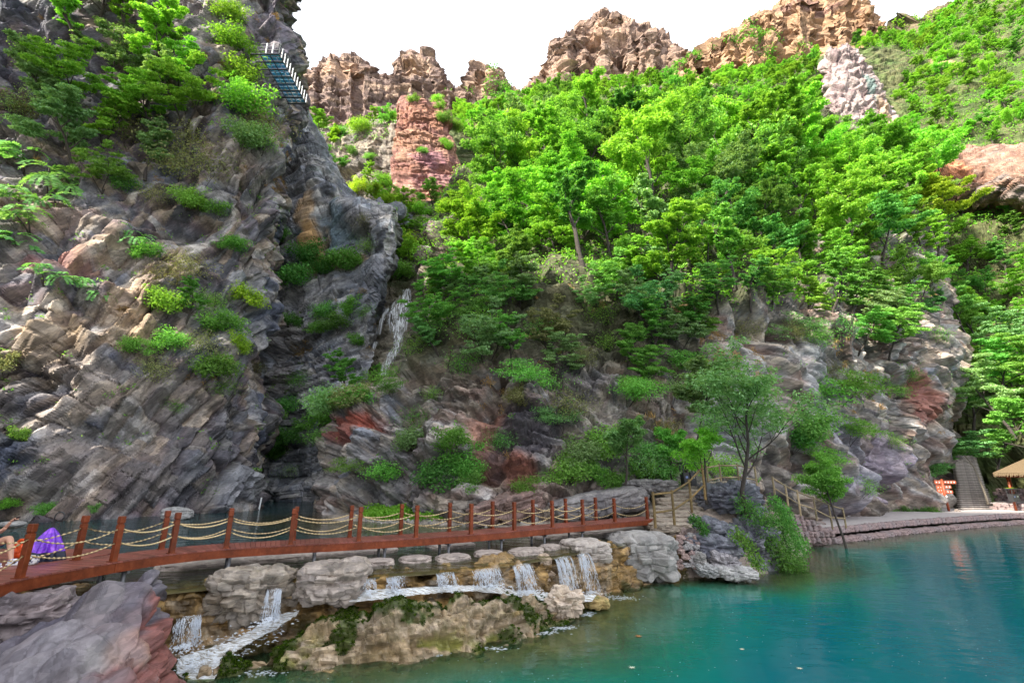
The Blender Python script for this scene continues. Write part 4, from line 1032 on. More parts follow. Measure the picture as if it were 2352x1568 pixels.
def do_posts(lst, off, side):
    tops = []
    for s in lst:
        a, n, t = at_arc(s)
        c = bp(a + n * off); rz = math.atan2(t[1], t[0])
        o = link('post', POST, bridge, loc=c + Vector((0, 0, .001)), rot=(0, 0, rz))
        link('post_cap', CAP, o); link('post_foot', FOOT, o)
        tops.append((c, t))
    for (c0, t0), (c1, t1) in zip(tops[:-1], tops[1:]):
        d = (c1 - c0); L = d.length; d.normalize()
        for hz, sag in ((.74, .17), (.42, .19)):
            p0 = c0 + d * .07 + Vector((0, 0, hz)); p1 = c1 - d * .07 + Vector((0, 0, hz))
            K = 18
            sg = sag * min(1.15, L / 2) * random.uniform(.85, 1.15)
            pts = [p0.lerp(p1, k / K) - Vector((0, 0, sg * (1 - (2 * k / K - 1) ** 2))) for k in range(K + 1)]
            m = MB(); m.tube(pts, .023, 9, lobes=3, twist=28.0); m.build('rope', M['rope'], bridge, smooth=True)
do_posts(fposts, .10, 'front')
do_posts(rposts, W - .10, 'rear')
# steel legs in pairs
for s in (1.2, 3.4, 6.1, 8.5, 10.8, 13.0, 15.3, 17.6, 19.8, 22.0):
    if s > arc[-1] - .5: continue
    a, n, t = at_arc(s)
    for off in (.25, W - .25):
        m = MB(); q = a + n * off; m.tube([bp((q[0], q[1], 1.30)), bp((q[0], q[1], DZ - .26))], .05, 8); m.build('support_leg', M['steel'], bridge, smooth=True)
    m = MB(); m.tube([bp(a + n * .1 + np.array([0, 0, -.30])), bp(a + n * (W - .1) + np.array([0, 0, -.30]))], .045, 6); m.build('cross_beam', M['steel'], bridge)

# ------------------------------------------------------------------ low platform on the pool side, with what lies on it
PZ = 2.22
plat = thing('viewing_platform', 'low red plank platform behind the near end of the footbridge', 'platform', (-13.6, 13.6, 1.6))
PB = Vector((-13.6, 13.6, 1.6))
y0, y1, x0, x1 = 12.1, 15.6, -17.6, -11.4
npk = int((y1 - y0) / .14)
for i in range(npk):
    ya = y0 + i * .14; yb = ya + .128
    xe = x1 - max(0, (13.2 - ya)) * .12 + (0.0 if ya < 14.6 else -(ya - 14.6) * .9)
    m = MB(); m.prism8([Vector(q) - PB for q in ((x0, ya, PZ - .035), (xe, ya, PZ - .035), (xe, yb, PZ - .035), (x0, yb, PZ - .035), (x0, ya, PZ), (xe, ya, PZ), (xe, yb, PZ), (x0, yb, PZ))])
    m.build('plank', M['plank'], plat)
for a, b in (((x0, y0 - .05), (x1 - .13, y0 - .05)), ((x0, y1 + .05), (x1 - .9, y1 + .05))):
    m = MB(); m.box(Vector(((a[0] + b[0]) / 2, a[1], PZ - .16)) - PB, (b[0] - a[0], .08, .24)); m.build('side_beam', M['red_wood'], plat)
for x in (-16.8, -14.6, -12.2):
    for y in (y0 + .1, y1 - .1):
        m = MB(); m.tube([Vector((x, y, .9)) - PB, Vector((x, y, PZ - .04)) - PB], .06, 8); m.build('support_leg', M['dark_steel'], plat)

# purple umbrella standing on its open edge
def lathe_fold(prof, folds, amp, n=96):
    m = MB(); b = 0
    for r, z in prof:
        for k in range(n):
            th = 2 * math.pi * k / n
            rr = r * (1 + amp * math.cos(folds * th) * min(1, r / .2) + .4 * amp * math.cos(3 * th + z * 4))
            m.v.append((rr * math.cos(th), rr * math.sin(th), z))
    for i in range(len(prof) - 1):
        for k in range(n):
            k2 = (k + 1) % n
            m.f.append((i * n + k, i * n + k2, (i + 1) * n + k2, (i + 1) * n + k))
    return m
def galaxy():
    m, n, l, p = new_mat('purple_starry_cloth')
    tc = n.new('ShaderNodeTexCoord').outputs['Object']
    a = tex(n, l, 'ShaderNodeTexNoise', 7, tc, detail=6, rough=.7)
    c = ramp(n, l, a.outputs['Fac'], [(.3, (.05, .012, .22)), (.5, (.16, .03, .50)), (.62, (.32, .08, .70)), (.75, (.62, .28, .85))])
    v = tex(n, l, 'ShaderNodeTexVoronoi', 26, tc)
    s = ramp(n, l, v.outputs['Distance'], [(.0, (1, 1, 1)), (.10, (0, 0, 0))])
    l.new(mul(n, l, c.outputs[0], s.outputs[0], .8, 'ADD'), p.inputs['Base Color'])
    p.inputs['Roughness'].default_value = .35
    return m
M['galaxy'] = galaxy()
M['navy'] = simple('navy_lining', (.012, .016, .035), .5)
uc = D(110, 1252, 13.35); uc[2] = PZ
um = thing('umbrella', 'purple starry folded umbrella standing upright on the platform', 'umbrella', tuple(uc), .3)
lathe_fold([(.02,.80),(.06,.77),(.12,.70),(.19,.58),(.25,.45),(.30,.32),(.33,.22)], 8, .19).build('canopy', M['galaxy'], um, smooth=True)
lathe_fold([(.322,.225),(.345,.15),(.36,.08),(.37,.004)], 8, .19).build('lining_rim', M['navy'], um, smooth=True)
m = MB(); m.tube([(0,0,.02),(0,0,.9),(0,0,1.02)], .012, 8); m.build('shaft', M['black_paint'], um)
m = MB(); m.tube([(.0 + .0, 0, 1.0)] + [(.10 + .10 * math.cos(t) * -1, 0, 1.07 + .115 * math.sin(t)) for t in np.linspace(-.1, 4.6, 16)], [.016] * 17, 8); m.build('handle', M['black_paint'], um, smooth=True)

# orange plastic bag
M['bag'] = simple('orange_plastic', (.75, .085, .012), .3, noise=6, vary=.25)
bc = D(46, 1262, 13.5); bc[2] = PZ
V, F = cube_sphere(18)
P = V * np.array([.25, .13, .21]); P[:, 2] += .2
P[:, 0] *= np.where(P[:, 2] > .25, 1 - (P[:, 2] - .25) * 1.6, 1.0)
P += V * (.035 * fbm(V * 2.6, 3, 71))[:, None]
P[:, 2] = np.maximum(P[:, 2], 0.002)
bg_o = thing('plastic_bag', 'orange plastic carrier bag on the platform', 'bag', tuple(bc), .2)
link('body', mesh_np('bag_body', P, F4=F, smooth=True, mat=M['bag']), bg_o)
for sx in (-.0,):
    m = MB()
    m.tube([(-.10, .0, .33), (-.09, 0, .42), (-.04, 0, .475), (.04, 0, .475), (.09, 0, .42), (.10, 0, .33)], [.05, .045, .04, .04, .045, .05], 8)
    m.build('handle', M['bag'], bg_o, smooth=True)
# patterned handbag
def pattern(name, c1, c2, sc):
    m, n, l, p = new_mat(name)
    tc = n.new('ShaderNodeTexCoord').outputs['Object']
    v = tex(n, l, 'ShaderNodeTexVoronoi', sc, tc)
    r = ramp(n, l, v.outputs['Distance'], [(.30, c1), (.42, c2)])
    l.new(r.outputs[0], p.inputs['Base Color']); p.inputs['Roughness'].default_value = .6
    return m
M['hb'] = pattern('white_purple_print', (.05, .04, .16), (.62, .60, .60), 22)
hc_ = D(72, 1276, 12.75); hc_[2] = PZ
hb = thing('handbag', 'small white and purple patterned handbag in front of the orange bag', 'handbag', tuple(hc_), -.1)
V, F = cube_sphere(14)
r_ = (np.abs(V) ** 4).sum(1) ** (-.25)
P = V * r_[:, None] * np.array([.20, .085, .105]); P[:, 2] += .107; P += V * (.012 * fbm(V * 3, 2, 5))[:, None]; P[:, 2] = np.maximum(P[:, 2], .002)
link('body', mesh_np('hb', P, F4=F, smooth=True, mat=M['hb']), hb)
m = MB(); m.box((0.02, -.088, .125), (.21, .012, .10)); m.build('flap', M['navy'], hb, bevel=.004)
m = MB(); m.tube([(-.17, 0, .18), (-.12, 0, .25), (0, 0, .27), (.12, 0, .25), (.17, 0, .18)], .012, 6); m.build('strap', M['navy'], hb, smooth=True)

# ------------------------------------------------------------------ log railings
def railing(label, posts, rails, mat, rp=.065, rr=.045, drop=0.12):
    """posts: (u_foot, v_foot, Y, height)"""
    F0 = [D(u, v, Y) for u, v, Y, h in posts]
    o = thing('log_railing', label, 'railing', tuple(F0[0]))
    b = Vector(F0[0]); tops = []
    for p, q in zip(F0, posts):
        p = Vector(p) - b; h = q[3]
        m = MB(); m.tube([p - Vector((0, 0, drop)), p + Vector((.01, 0, h * .5)), p + Vector((0, 0, h))], [rp, rp * .97, rp * .9], 10); m.build('post', mat, o, smooth=False)
        tops.append((p, h))
    for (p0, h0), (p1, h1) in zip(tops[:-1], tops[1:]):
        for f in rails:
            a = p0 + Vector((0, 0, h0 * f)); c = p1 + Vector((0, 0, h1 * f)); mm = a.lerp(c, .5) + Vector((0, 0, random.uniform(-.02, .02)))
            m = MB(); m.tube([a, mm, c], [rr, rr * 1.05, rr * .92], 8); m.build('rail', mat, o, smooth=True)
    return o
railing('brown log railing climbing the stone steps at the bridge end', [(1505,1206,22.6,1.42),(1549,1199,23.3,1.42),(1589,1171,24.6,1.45),(1620,1142,26.0,1.65)], (.38, .92), M['log'])
railing('pale log railing along the landing above the dark boulder', [(1627,1112,28.3,1.05),(1656,1104,29.0,1.0),(1697,1103,29.4,1.0),(1738,1110,29.8,1.0)], (.2, .88), M['pale_log'], .055, .042)
railing('pale log railing going down to the promenade by the leaning tree', [(1780,1138,30.6,1.15),(1810,1158,31.0,1.2),(1839,1180,31.6,1.45),(1876,1190,32.4,1.35),(1912,1211,33.3,1.55),(1943,1208,34.2,1.2)], (.4, .92), M['pale_log'], .06, .045)

# ------------------------------------------------------------------ stone steps from the bridge end
PALE_ST = [(.27,.22,.175), (.34,.285,.23), (.22,.18,.145)]
stp = thing('stone_steps', 'worn pale stone steps rising from the end of the footbridge', 'steps', tuple(G(1550, 1205, 1.95)))
sb = np.array(stp.location)
for i in range(9):
    v = 1204 - i * 9.6; Y = 24.4 + i * .62; u0 = 1488 + i * 5; u1 = 1592 + i * 7
    a = D(u0, v, Y); b = D(u1, v, Y); w = b[0] - a[0]
    boulder('step', None, (a + b) / 2 - sb + np.array([0, .5, -.16]), (w * (1 + .12 * math.sin(i * 2.3)), 1.6, .5), 6 + 7 * math.sin(i * 1.7), 500 + i, PALE_ST, M['stone'], n=30, box=5, rough=.16, cat=None, flatten=.35, parent=stp, cellsz=.35)
lw = thing('landing_wall', 'low wall of stacked tan stones under the landing railing', 'wall', tuple(D(1660, 1150, 28.2)))
wb = np.array(lw.location); k = 0
for r_i in range(4):
    for c_i in range(5):
        u = 1630 + c_i * 16 + (8 if r_i % 2 else 0); v = 1144 - r_i * 11
        boulder('stone', None, D(u, v, 28.2) - wb, (.5, .4, .3), random.uniform(-6, 6), 530 + k, PALE_ST, M['stone'], n=7, box=5, rough=.1, cat=None, parent=lw); k += 1
# ------------------------------------------------------------------ plants: prototypes
rng = np.random.default_rng(7)
def leaf_quads(C, Nn, Dr, L, Wd):
    """rhombic leaves: centres, normals, directions, lengths, widths -> verts, quads"""
    Nn = Nn / (np.linalg.norm(Nn, axis=1, keepdims=True) + 1e-9)
    Dr = Dr - Nn * (Dr * Nn).sum(1, keepdims=True)
    Dr = Dr / (np.linalg.norm(Dr, axis=1, keepdims=True) + 1e-9)
    S = np.cross(Nn, Dr)
    L = L[:, None]; Wd = Wd[:, None]
    V = np.stack([C - Dr * L * .5, C + S * Wd * .5 - Dr * L * .05, C + Dr * L * .5 - Nn * L * .08, C - S * Wd * .5 - Dr * L * .05], 1)
    return V.reshape(-1, 3), np.arange(len(C) * 4).reshape(-1, 4)
def cluster_leaves(cen, rad, n, L, flatz=.5, up=1.0, jit=.6, wr=.5, droop=.2, rg=rng):
    cen = np.asarray(cen); rad = np.asarray(rad)
    w = rad ** 2; k = rg.choice(len(cen), n, p=w / w.sum())
    g = rg.normal(size=(n, 3)); g /= np.linalg.norm(g, axis=1, keepdims=True)
    rr = rg.random(n) ** .45
    off = g * rr[:, None] * rad[k][:, None]; off[:, 2] *= flatz
    C = cen[k] + off
    Nn = np.array([0, 0, up]) + rg.normal(size=(n, 3)) * jit + g * np.array([.4, .4, .25])
    Dr = g * np.array([1, 1, .3]) + rg.normal(size=(n, 3)) * .7; Dr[:, 2] -= droop
    l = L * (.65 + .7 * rg.random(n))
    return leaf_quads(C, Nn, Dr, l, l * wr * (.8 + .4 * rg.random(n)))
def grow(seed, H, spread, trunks=1, first=.28, lean=(0, 0), n_limb=7, up=.55, thick=.022, depth=2):
    rg = random.Random(seed)
    wood = MB(); tips = []
    def branch(p, d, L, r, lev):
        K = 5; pts = [p.copy()]; rad = [r]
        for k in range(K):
            d = (d + Vector((rg.gauss(0, .16), rg.gauss(0, .16), rg.gauss(.03, .10)))).normalized()
            p = p + d * (L / K)
            pts.append(p.copy()); rad.append(max(.006, r * (1 - .75 * (k + 1) / K)))
        wood.tube(pts, rad, 5 if lev else 7, cap=False)
        if lev >= depth:
            tips.append((pts[-1], L)); tips.append((pts[3], L * .8))
            return
        nb = n_limb if lev == 0 else rg.randint(4, 6)
        for j in range(nb):
            t = (first + (1 - first) * (j + rg.random() * .8) / nb) if lev == 0 else (.3 + .7 * (j + rg.random()) / nb)
            t = min(t, .98); i = min(int(t * K), K - 1); q = pts[i].lerp(pts[i + 1], t * K - i)
            ang = j * 2.4 + rg.random() * .9
            o = Vector((math.cos(ang), math.sin(ang), 0))
            dd = (o * (1 - up * .6) + Vector((0, 0, 1)) * (up * (.4 + t * .6)) + d * .25).normalized() if lev == 0 else (d * .8 + o * .75 + Vector((0, 0, rg.uniform(-.1, .35)))).normalized()
            LL = spread * (1.05 - .5 * t) * rg.uniform(.75, 1.15) if lev == 0 else L * rg.uniform(.38, .6)
            branch(q, dd, LL, rad[i] * (.5 if lev == 0 else .55), lev + 1)
    for k in range(trunks):
        a = 2 * math.pi * k / max(1, trunks) + seed
        d0 = Vector((lean[0], lean[1], 1)) if trunks == 1 else Vector((math.cos(a) * .45, math.sin(a) * .45, 1))
        branch(Vector((0, 0, -.35)), d0.normalized(), H * .8 * (1 if k == 0 else rg.uniform(.7, .95)), H * thick / math.sqrt(trunks), 0)
    return wood, tips
def tree_proto(name, seed, H, spread, n_leaf, L, flatz=.5, wr=.5, cr=.55, jit=.6, droop=.2, **kw):
    wood, tips = grow(seed, H, spread, **kw)
    cen = np.array([tuple(t[0]) for t in tips]); rad = np.array([max(.35, t[1] * cr) for t in tips])
    rg = np.random.default_rng(seed)
    rad *= .75 + .6 * rg.random(len(rad))
    V, F = cluster_leaves(cen, rad, n_leaf, L, flatz, wr=wr, jit=jit, droop=droop, rg=rg)
    tm = wood.mesh(name + '_trunk', M['bark'], smooth=True)
    cm = mesh_np(name + '_crown', V, F4=F, mat=M['leaf_mid'])
    return tm, cm
P_TREE = [tree_proto('tree_a', 11, 8, 3.4, 11000, .26, .30, first=.3, cr=.50, n_limb=9, wr=.45),
          tree_proto('tree_b', 12, 9, 3.0, 10500, .26, .36, first=.25, up=.8, cr=.46, n_limb=9, wr=.45),
          tree_proto('tree_c', 13, 7, 3.9, 11000, .25, .24, first=.35, up=.4, cr=.48, n_limb=9, wr=.42),
          tree_proto('tree_d', 14, 7.5, 3.2, 10500, .27, .32, trunks=3, first=.3, n_limb=5, cr=.5, wr=.45),
          tree_proto('tree_e', 15, 8.5, 2.6, 7000, .25, .32, first=.35, up=.7, cr=.40, n_limb=8, wr=.45, lean=(.15, .1))]
P_BUSH = [tree_proto('bush_a', 21, 2.4, 1.3, 3000, .17, .6, trunks=4, first=.2, n_limb=4, depth=1, cr=.75, thick=.016),
          tree_proto('bush_b', 22, 2.2, 1.6, 3000, .17, .45, trunks=5, first=.2, n_limb=4, depth=1, cr=.7, thick=.016),
          tree_proto('bush_c', 23, 2.6, 1.1, 2600, .15, .7, trunks=3, first=.15, n_limb=5, depth=1, cr=.7, jit=.9, thick=.016)]
P_THIN = [tree_proto('thin_a', 25, 2.4, 1.4, 1500, .12, .55, trunks=6, first=.15, n_limb=5, depth=1, cr=.8, jit=1.0, thick=.014, wr=.4),
          tree_proto('layer_a', 26, 2.6, 2.3, 2600, .17, .22, trunks=2, first=.4, n_limb=6, depth=1, cr=.6, up=.3, thick=.016, wr=.4)]
def frond_proto(seed, n_fr=24, Lf=.85):
    rg = np.random.default_rng(seed); w = MB(); C = []; Nn = []; Dr = []
    heads = [(Vector((0, 0, -.3)), Vector((.1, 0, .75))), (Vector((0, 0, -.3)), Vector((.75, -.25, .45))), (Vector((0, 0, -.3)), Vector((-.65, -.3, .35)))]
    for a, b in heads: w.tube([a, a.lerp(b, .5) + Vector((0, 0, .1)), b], [.035, .028, .018], 5)
    for i in range(n_fr):
        h = heads[i % 3][1]; th = rg.random() * 6.28; el = rg.uniform(.0, .9)
        d = np.array([math.cos(th) * math.cos(el), math.sin(th) * math.cos(el), math.sin(el)]); p = np.array(h); L = Lf * rg.uniform(.7, 1.15)
        sd = np.array([-math.sin(th), math.cos(th), 0]); K = 11
        for k in range(K):
            p = p + d * L / K; d = d + np.array([0, 0, -.14]); d /= np.linalg.norm(d)
            if k < 1: continue
            up = np.cross(d, sd); up = up if up[2] > 0 else -up
            for s in (-1, 1):
                dd = sd * s + d * .45
                C.append(p + dd * .10); Nn.append(up + rg.normal(size=3) * .15 + sd * s * -.3); Dr.append(dd)
    n = len(C)
    V, F = leaf_quads(np.array(C), np.array(Nn), np.array(Dr), np.full(n, .24) * rg.uniform(.8, 1.1, n), np.full(n, .085))
    return w.mesh('frond_trunk', M['bark'], smooth=True), mesh_np('frond_crown', V, F4=F, mat=M['leaf_teal'])
P_FROND = [frond_proto(31), frond_proto(32, 20, .95)]
def plant(proto, name, label, cat, loc, sc, rz, leaf, group=None, bark=None, tilt=(0, 0), sz=1.0):
    o = link(name, None, None, label, cat, group, loc=tuple(map(float, loc)), rot=(tilt[0], tilt[1], rz), scale=(sc, sc, sc * sz))
    t = link('trunk' if cat == 'tree' else 'stem', proto[0], o)
    c = link('crown' if cat == 'tree' else 'foliage', proto[1], o)
    c.material_slots[0].link = 'OBJECT'; c.material_slots[0].material = M[leaf]
    if bark: t.material_slots[0].link = 'OBJECT'; t.material_slots[0].material = M[bark]
    return o
LEAFWORD = {'leaf_bright': 'bright green', 'leaf_mid': 'fresh green', 'leaf_deep': 'dark green', 'leaf_grey': 'silvery green', 'leaf_yellow': 'yellow green', 'leaf_teal': 'blue green', 'leaf_dry': 'dull olive'}
def poisson(P, d, rg, n_try=60000):
    idx = rg.permutation(len(P)); grid = {}; out = []
    for k in idx[:n_try]:
        p = P[k]; c = tuple((p // d).astype(int)); ok = True
        for a in (-1, 0, 1):
            for b in (-1, 0, 1):
                for e in (-1, 0, 1):
                    for j in grid.get((c[0] + a, c[1] + b, c[2] + e), ()):
                        if ((P[j] - p) ** 2).sum() < d * d: ok = False
        if ok: grid.setdefault(c, []).append(k); out.append(k)
    return out
rg = np.random.default_rng(99)
# ------------------------------------------------------------------ trees of the wooded hill
Ph, Nh, uh, vh, dh = SHEETS['hill']
lim = np.interp(uh, [900, 1150, 1230, 1330, 1480, 1700, 1950, 2150, 2250], [740, 720, 640, 640, 705, 690, 690, 700, 700])
m = np.where((vh < lim) & (vh > 255) & (uh > 915) & (uh < 2215) & (dh < 105) & (Nh[:, 2] > .05))[0]
sel = [m[k] for k in poisson(Ph[m], 5.3, rg)]
sel = [k for k in sel if not (uh[k] > 2000 and vh[k] < 330) and not (uh[k] < 1060 and vh[k] > 570) and not (1870 < uh[k] < 2095 and vh[k] < 385) and vh[k] > 300 and uh[k] > np.interp(vh[k], [300, 400, 500, 600], [1230, 1175, 1060, 990])]
recs = []
for k in sel:
    u, v = uh[k], vh[k]; p = Ph[k]
    n = vnoise(np.array([[p[0] / 14, p[1] / 14, p[2] / 14]]), 5)[0] + rg.normal() * .35
    lit = v < 620  # sunlight put into the leaf choice: brighter leaves high on the hill
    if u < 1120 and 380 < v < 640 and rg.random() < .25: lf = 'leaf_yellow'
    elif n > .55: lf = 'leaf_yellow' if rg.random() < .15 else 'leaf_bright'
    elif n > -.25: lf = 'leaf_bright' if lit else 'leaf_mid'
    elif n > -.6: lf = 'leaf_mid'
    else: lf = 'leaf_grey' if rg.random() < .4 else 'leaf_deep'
    recs.append((min(6, int((705 - v) // 64)) if v < 705 else 0, u, v, p, lf))
HT = ['at the cliff edge of', 'low on', 'in the lower half of', 'halfway up', 'in the upper half of', 'high on', 'on the crest of']
bands = {}
for r_ in recs: bands.setdefault(r_[0], []).append(r_)
for b, lst in sorted(bands.items()):
    lst.sort(key=lambda q: q[1])
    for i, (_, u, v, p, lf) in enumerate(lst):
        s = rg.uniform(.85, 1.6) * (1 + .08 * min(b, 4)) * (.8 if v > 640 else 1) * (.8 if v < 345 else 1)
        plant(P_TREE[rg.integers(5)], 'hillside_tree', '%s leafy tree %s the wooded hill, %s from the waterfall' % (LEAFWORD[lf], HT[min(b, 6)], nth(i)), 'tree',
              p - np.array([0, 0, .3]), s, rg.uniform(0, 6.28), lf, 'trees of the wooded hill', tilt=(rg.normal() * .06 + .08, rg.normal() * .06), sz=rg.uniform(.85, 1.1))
# ------------------------------------------------------------------ smaller trees on the slope beyond
Ps, Ns, us, vs, ds = SHEETS['slope']
rockmask = np.zeros(len(Ps), bool)
for (q, r_, c_, k_) in ps:
    rockmask |= np.linalg.norm((Ps - np.array(q)) / (np.array(r_) * .8), axis=1) < 1
rockmask |= (us > 2115) & (us < 2420) & (vs > 345) & (vs < 455)
rockmask |= (us > 1880) & (us < 2085) & (vs > 112) & (vs < 335)
m = np.where((us > 1050) & (us < 2440) & (vs > -60) & (vs < 1000) & ~rockmask & ((us > 1900) | (vs < 320)))[0]
sel = [m[k] for k in poisson(Ps[m], 6.6, rg)]
# keep what the hill in front does not hide
hid = np.array([(((uh - us[k]) ** 2 + (vh - (vs[k] - 25)) ** 2) < 40).any() and us[k] < 2150 for k in sel])
sel = [k for k, h in zip(sel, hid) if not h]
bands = {}
for k in sel: bands.setdefault(int((1000 - vs[k]) // 100), []).append(k)
for b, lst in sorted(bands.items()):
    lst.sort(key=lambda k: us[k])
    for i, k in enumerate(lst):
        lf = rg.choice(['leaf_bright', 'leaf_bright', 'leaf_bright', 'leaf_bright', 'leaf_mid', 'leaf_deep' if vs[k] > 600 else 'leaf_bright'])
        big = vs[k] > 450 and us[k] > 2150
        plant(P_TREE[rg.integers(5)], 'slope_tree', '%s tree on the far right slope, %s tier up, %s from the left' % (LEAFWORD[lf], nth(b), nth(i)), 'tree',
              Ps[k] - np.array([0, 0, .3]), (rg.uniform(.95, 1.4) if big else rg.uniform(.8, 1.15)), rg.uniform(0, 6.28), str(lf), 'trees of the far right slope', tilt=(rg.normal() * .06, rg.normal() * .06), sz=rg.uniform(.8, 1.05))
# ------------------------------------------------------------------ shrubs on the rock walls
def shrubs(sh, lst, where, group):
    rank = {}
    for i, (u, v, size, lf, kind) in enumerate(sorted(lst, key=lambda q: q[1])):
        if sh == 'cliff':
            if lf == 'leaf_mid' and v < 420: lf = 'leaf_grey' if i % 3 == 0 else 'leaf_bright'
            if v < 430: size *= 1.2
        p, n = on(sh, u, v)
        pr = {'b': P_BUSH, 't': P_THIN[:1], 'l': P_THIN[1:], 'f': P_FROND}[kind][i % {'b': 3, 't': 1, 'l': 1, 'f': 2}[kind]]
        base = 2.5 if kind != 'f' else 1.5
        out = np.array([n[0], n[1], 0]); out /= np.linalg.norm(out) + 1e-6
        wd = {'b': 'leafy shrub', 't': 'wiry shrub', 'l': 'layered shrub', 'f': 'feathery sumac'}[kind]
        cat, nm = 'shrub', 'shrub' if kind != 'f' else 'sumac'
        if (sh == 'cliff' and kind == 'b' and size >= 3.4 and u < 490) or (sh == 'hill' and kind in 'bl' and 620 < v < 900 and size > 2.6) or (sh in ('grey_wall', 'gully') and i % 2):
            pr = P_TREE[(i * 3) % 5]; base = 5.6; wd = 'small tree'; cat, nm = 'tree', 'cliff_tree'; kind = 'tree'
        k = rank.get((lf, kind), 0); rank[(lf, kind)] = k + 1
        rz = rg.uniform(0, 6.28)
        lx = out[0] * math.cos(-rz) - out[1] * math.sin(-rz); ly = out[0] * math.sin(-rz) + out[1] * math.cos(-rz)
        plant(pr, nm, '%s %s %s, %s from the top' % (LEAFWORD[lf], wd, where, nth(k)), cat, p - out * .25 - np.array([0, 0, .15 + size * .25]), size / base, rz, lf, group,
              tilt=(-ly * .38, lx * .38))
LC = [(235,40,5.5,'leaf_mid','b'),(300,95,6,'leaf_bright','b'),(180,85,4.5,'leaf_mid','b'),(345,165,6,'leaf_bright','b'),(265,160,5,'leaf_mid','b'),(395,215,5,'leaf_bright','b'),(330,245,5,'leaf_mid','b'),(435,265,5,'leaf_mid','b'),(210,255,5,'leaf_mid','b'),
 (150,285,5.5,'leaf_grey','b'),(375,305,5,'leaf_bright','b'),(230,330,5,'leaf_mid','b'),(180,370,5,'leaf_grey','b'),(300,310,4,'leaf_dry','t'),(120,230,3,'leaf_grey','t'),(430,335,4.5,'leaf_dry','t'),(470,385,4.5,'leaf_dry','t'),(340,380,4,'leaf_mid','b'),(410,390,4,'leaf_dry','t'),
 (60,260,3.5,'leaf_dry','t'),(30,250,3,'leaf_grey','t'),(90,120,2.5,'leaf_mid','t'),(60,370,3.4,'leaf_teal','f'),(110,400,3.2,'leaf_teal','f'),(165,430,3.2,'leaf_teal','f'),(40,450,3,'leaf_teal','f'),(70,500,3,'leaf_teal','f'),(40,548,2.6,'leaf_teal','f'),(130,460,2.4,'leaf_teal','f'),
 (310,540,2.2,'leaf_teal','f'),(100,620,2.2,'leaf_teal','f'),(190,650,2.2,'leaf_teal','f'),(425,455,3,'leaf_mid','b'),(455,470,2.4,'leaf_bright','b'),(370,450,3,'leaf_dry','t'),(290,430,2.6,'leaf_deep','b'),(240,420,3,'leaf_mid','b'),(560,180,5,'leaf_mid','b'),(570,240,5,'leaf_mid','b'),
 (600,290,4,'leaf_dry','t'),(560,310,3.5,'leaf_mid','b'),(545,110,4,'leaf_mid','b'),(530,40,3,'leaf_bright','b'),(610,330,3,'leaf_mid','t'),(500,480,2.4,'leaf_mid','b'),(330,575,2.6,'leaf_mid','b'),(430,610,3.6,'leaf_dry','t'),(400,640,3,'leaf_dry','t'),(530,560,2.4,'leaf_mid','b'),
 (395,700,3,'leaf_bright','b'),(430,730,3.4,'leaf_mid','b'),(500,700,3,'leaf_mid','t'),(470,690,3,'leaf_grey','t'),(565,680,2.8,'leaf_yellow','b'),(520,740,3,'leaf_mid','b'),(555,790,2.4,'leaf_yellow','b'),(470,790,3,'leaf_dry','t'),(500,840,3,'leaf_mid','b'),(350,855,3,'leaf_dry','t'),(310,800,2,'leaf_mid','b'),
 (515,890,2.4,'leaf_mid','t'),(380,780,2.6,'leaf_mid','b'),(15,830,2.2,'leaf_dry','b'),(50,1000,1.6,'leaf_mid','b'),(110,1165,1.2,'leaf_mid','b'),(20,1150,1.0,'leaf_bright','b'),(590,840,2,'leaf_dry','t'),(400,930,1.6,'leaf_mid','t'),(220,1165,1.0,'leaf_deep','b')]
shrubs('cliff', LC, 'on the left cliff', 'shrubs on the left cliff')
LB = [(700,590,4.5,'leaf_deep','b'),(690,640,4.5,'leaf_deep','b'),(790,600,4.5,'leaf_mid','b'),(740,615,3.5,'leaf_deep','b'),(845,570,3.2,'leaf_mid','t'),(815,605,3,'leaf_mid','b'),(675,735,3,'leaf_deep','b'),(750,715,3.4,'leaf_deep','b'),(800,705,3.4,'leaf_mid','b'),(770,740,3,'leaf_deep','b'),(840,715,2.6,'leaf_mid','t'),
 (650,545,3,'leaf_deep','b'),(690,870,3,'leaf_mid','t'),(660,930,3,'leaf_deep','b'),(655,1010,3.4,'leaf_deep','b'),(690,980,3,'leaf_deep','b'),(640,1040,2.6,'leaf_mid','b'),(665,1080,2.4,'leaf_grey','t'),(820,780,2.6,'leaf_mid','b'),(830,510,2.4,'leaf_dry','t'),(730,760,2.4,'leaf_mid','b')]
shrubs('back_cliff', LB, 'on the dark wall beside the waterfall', 'shrubs on the dark wall')
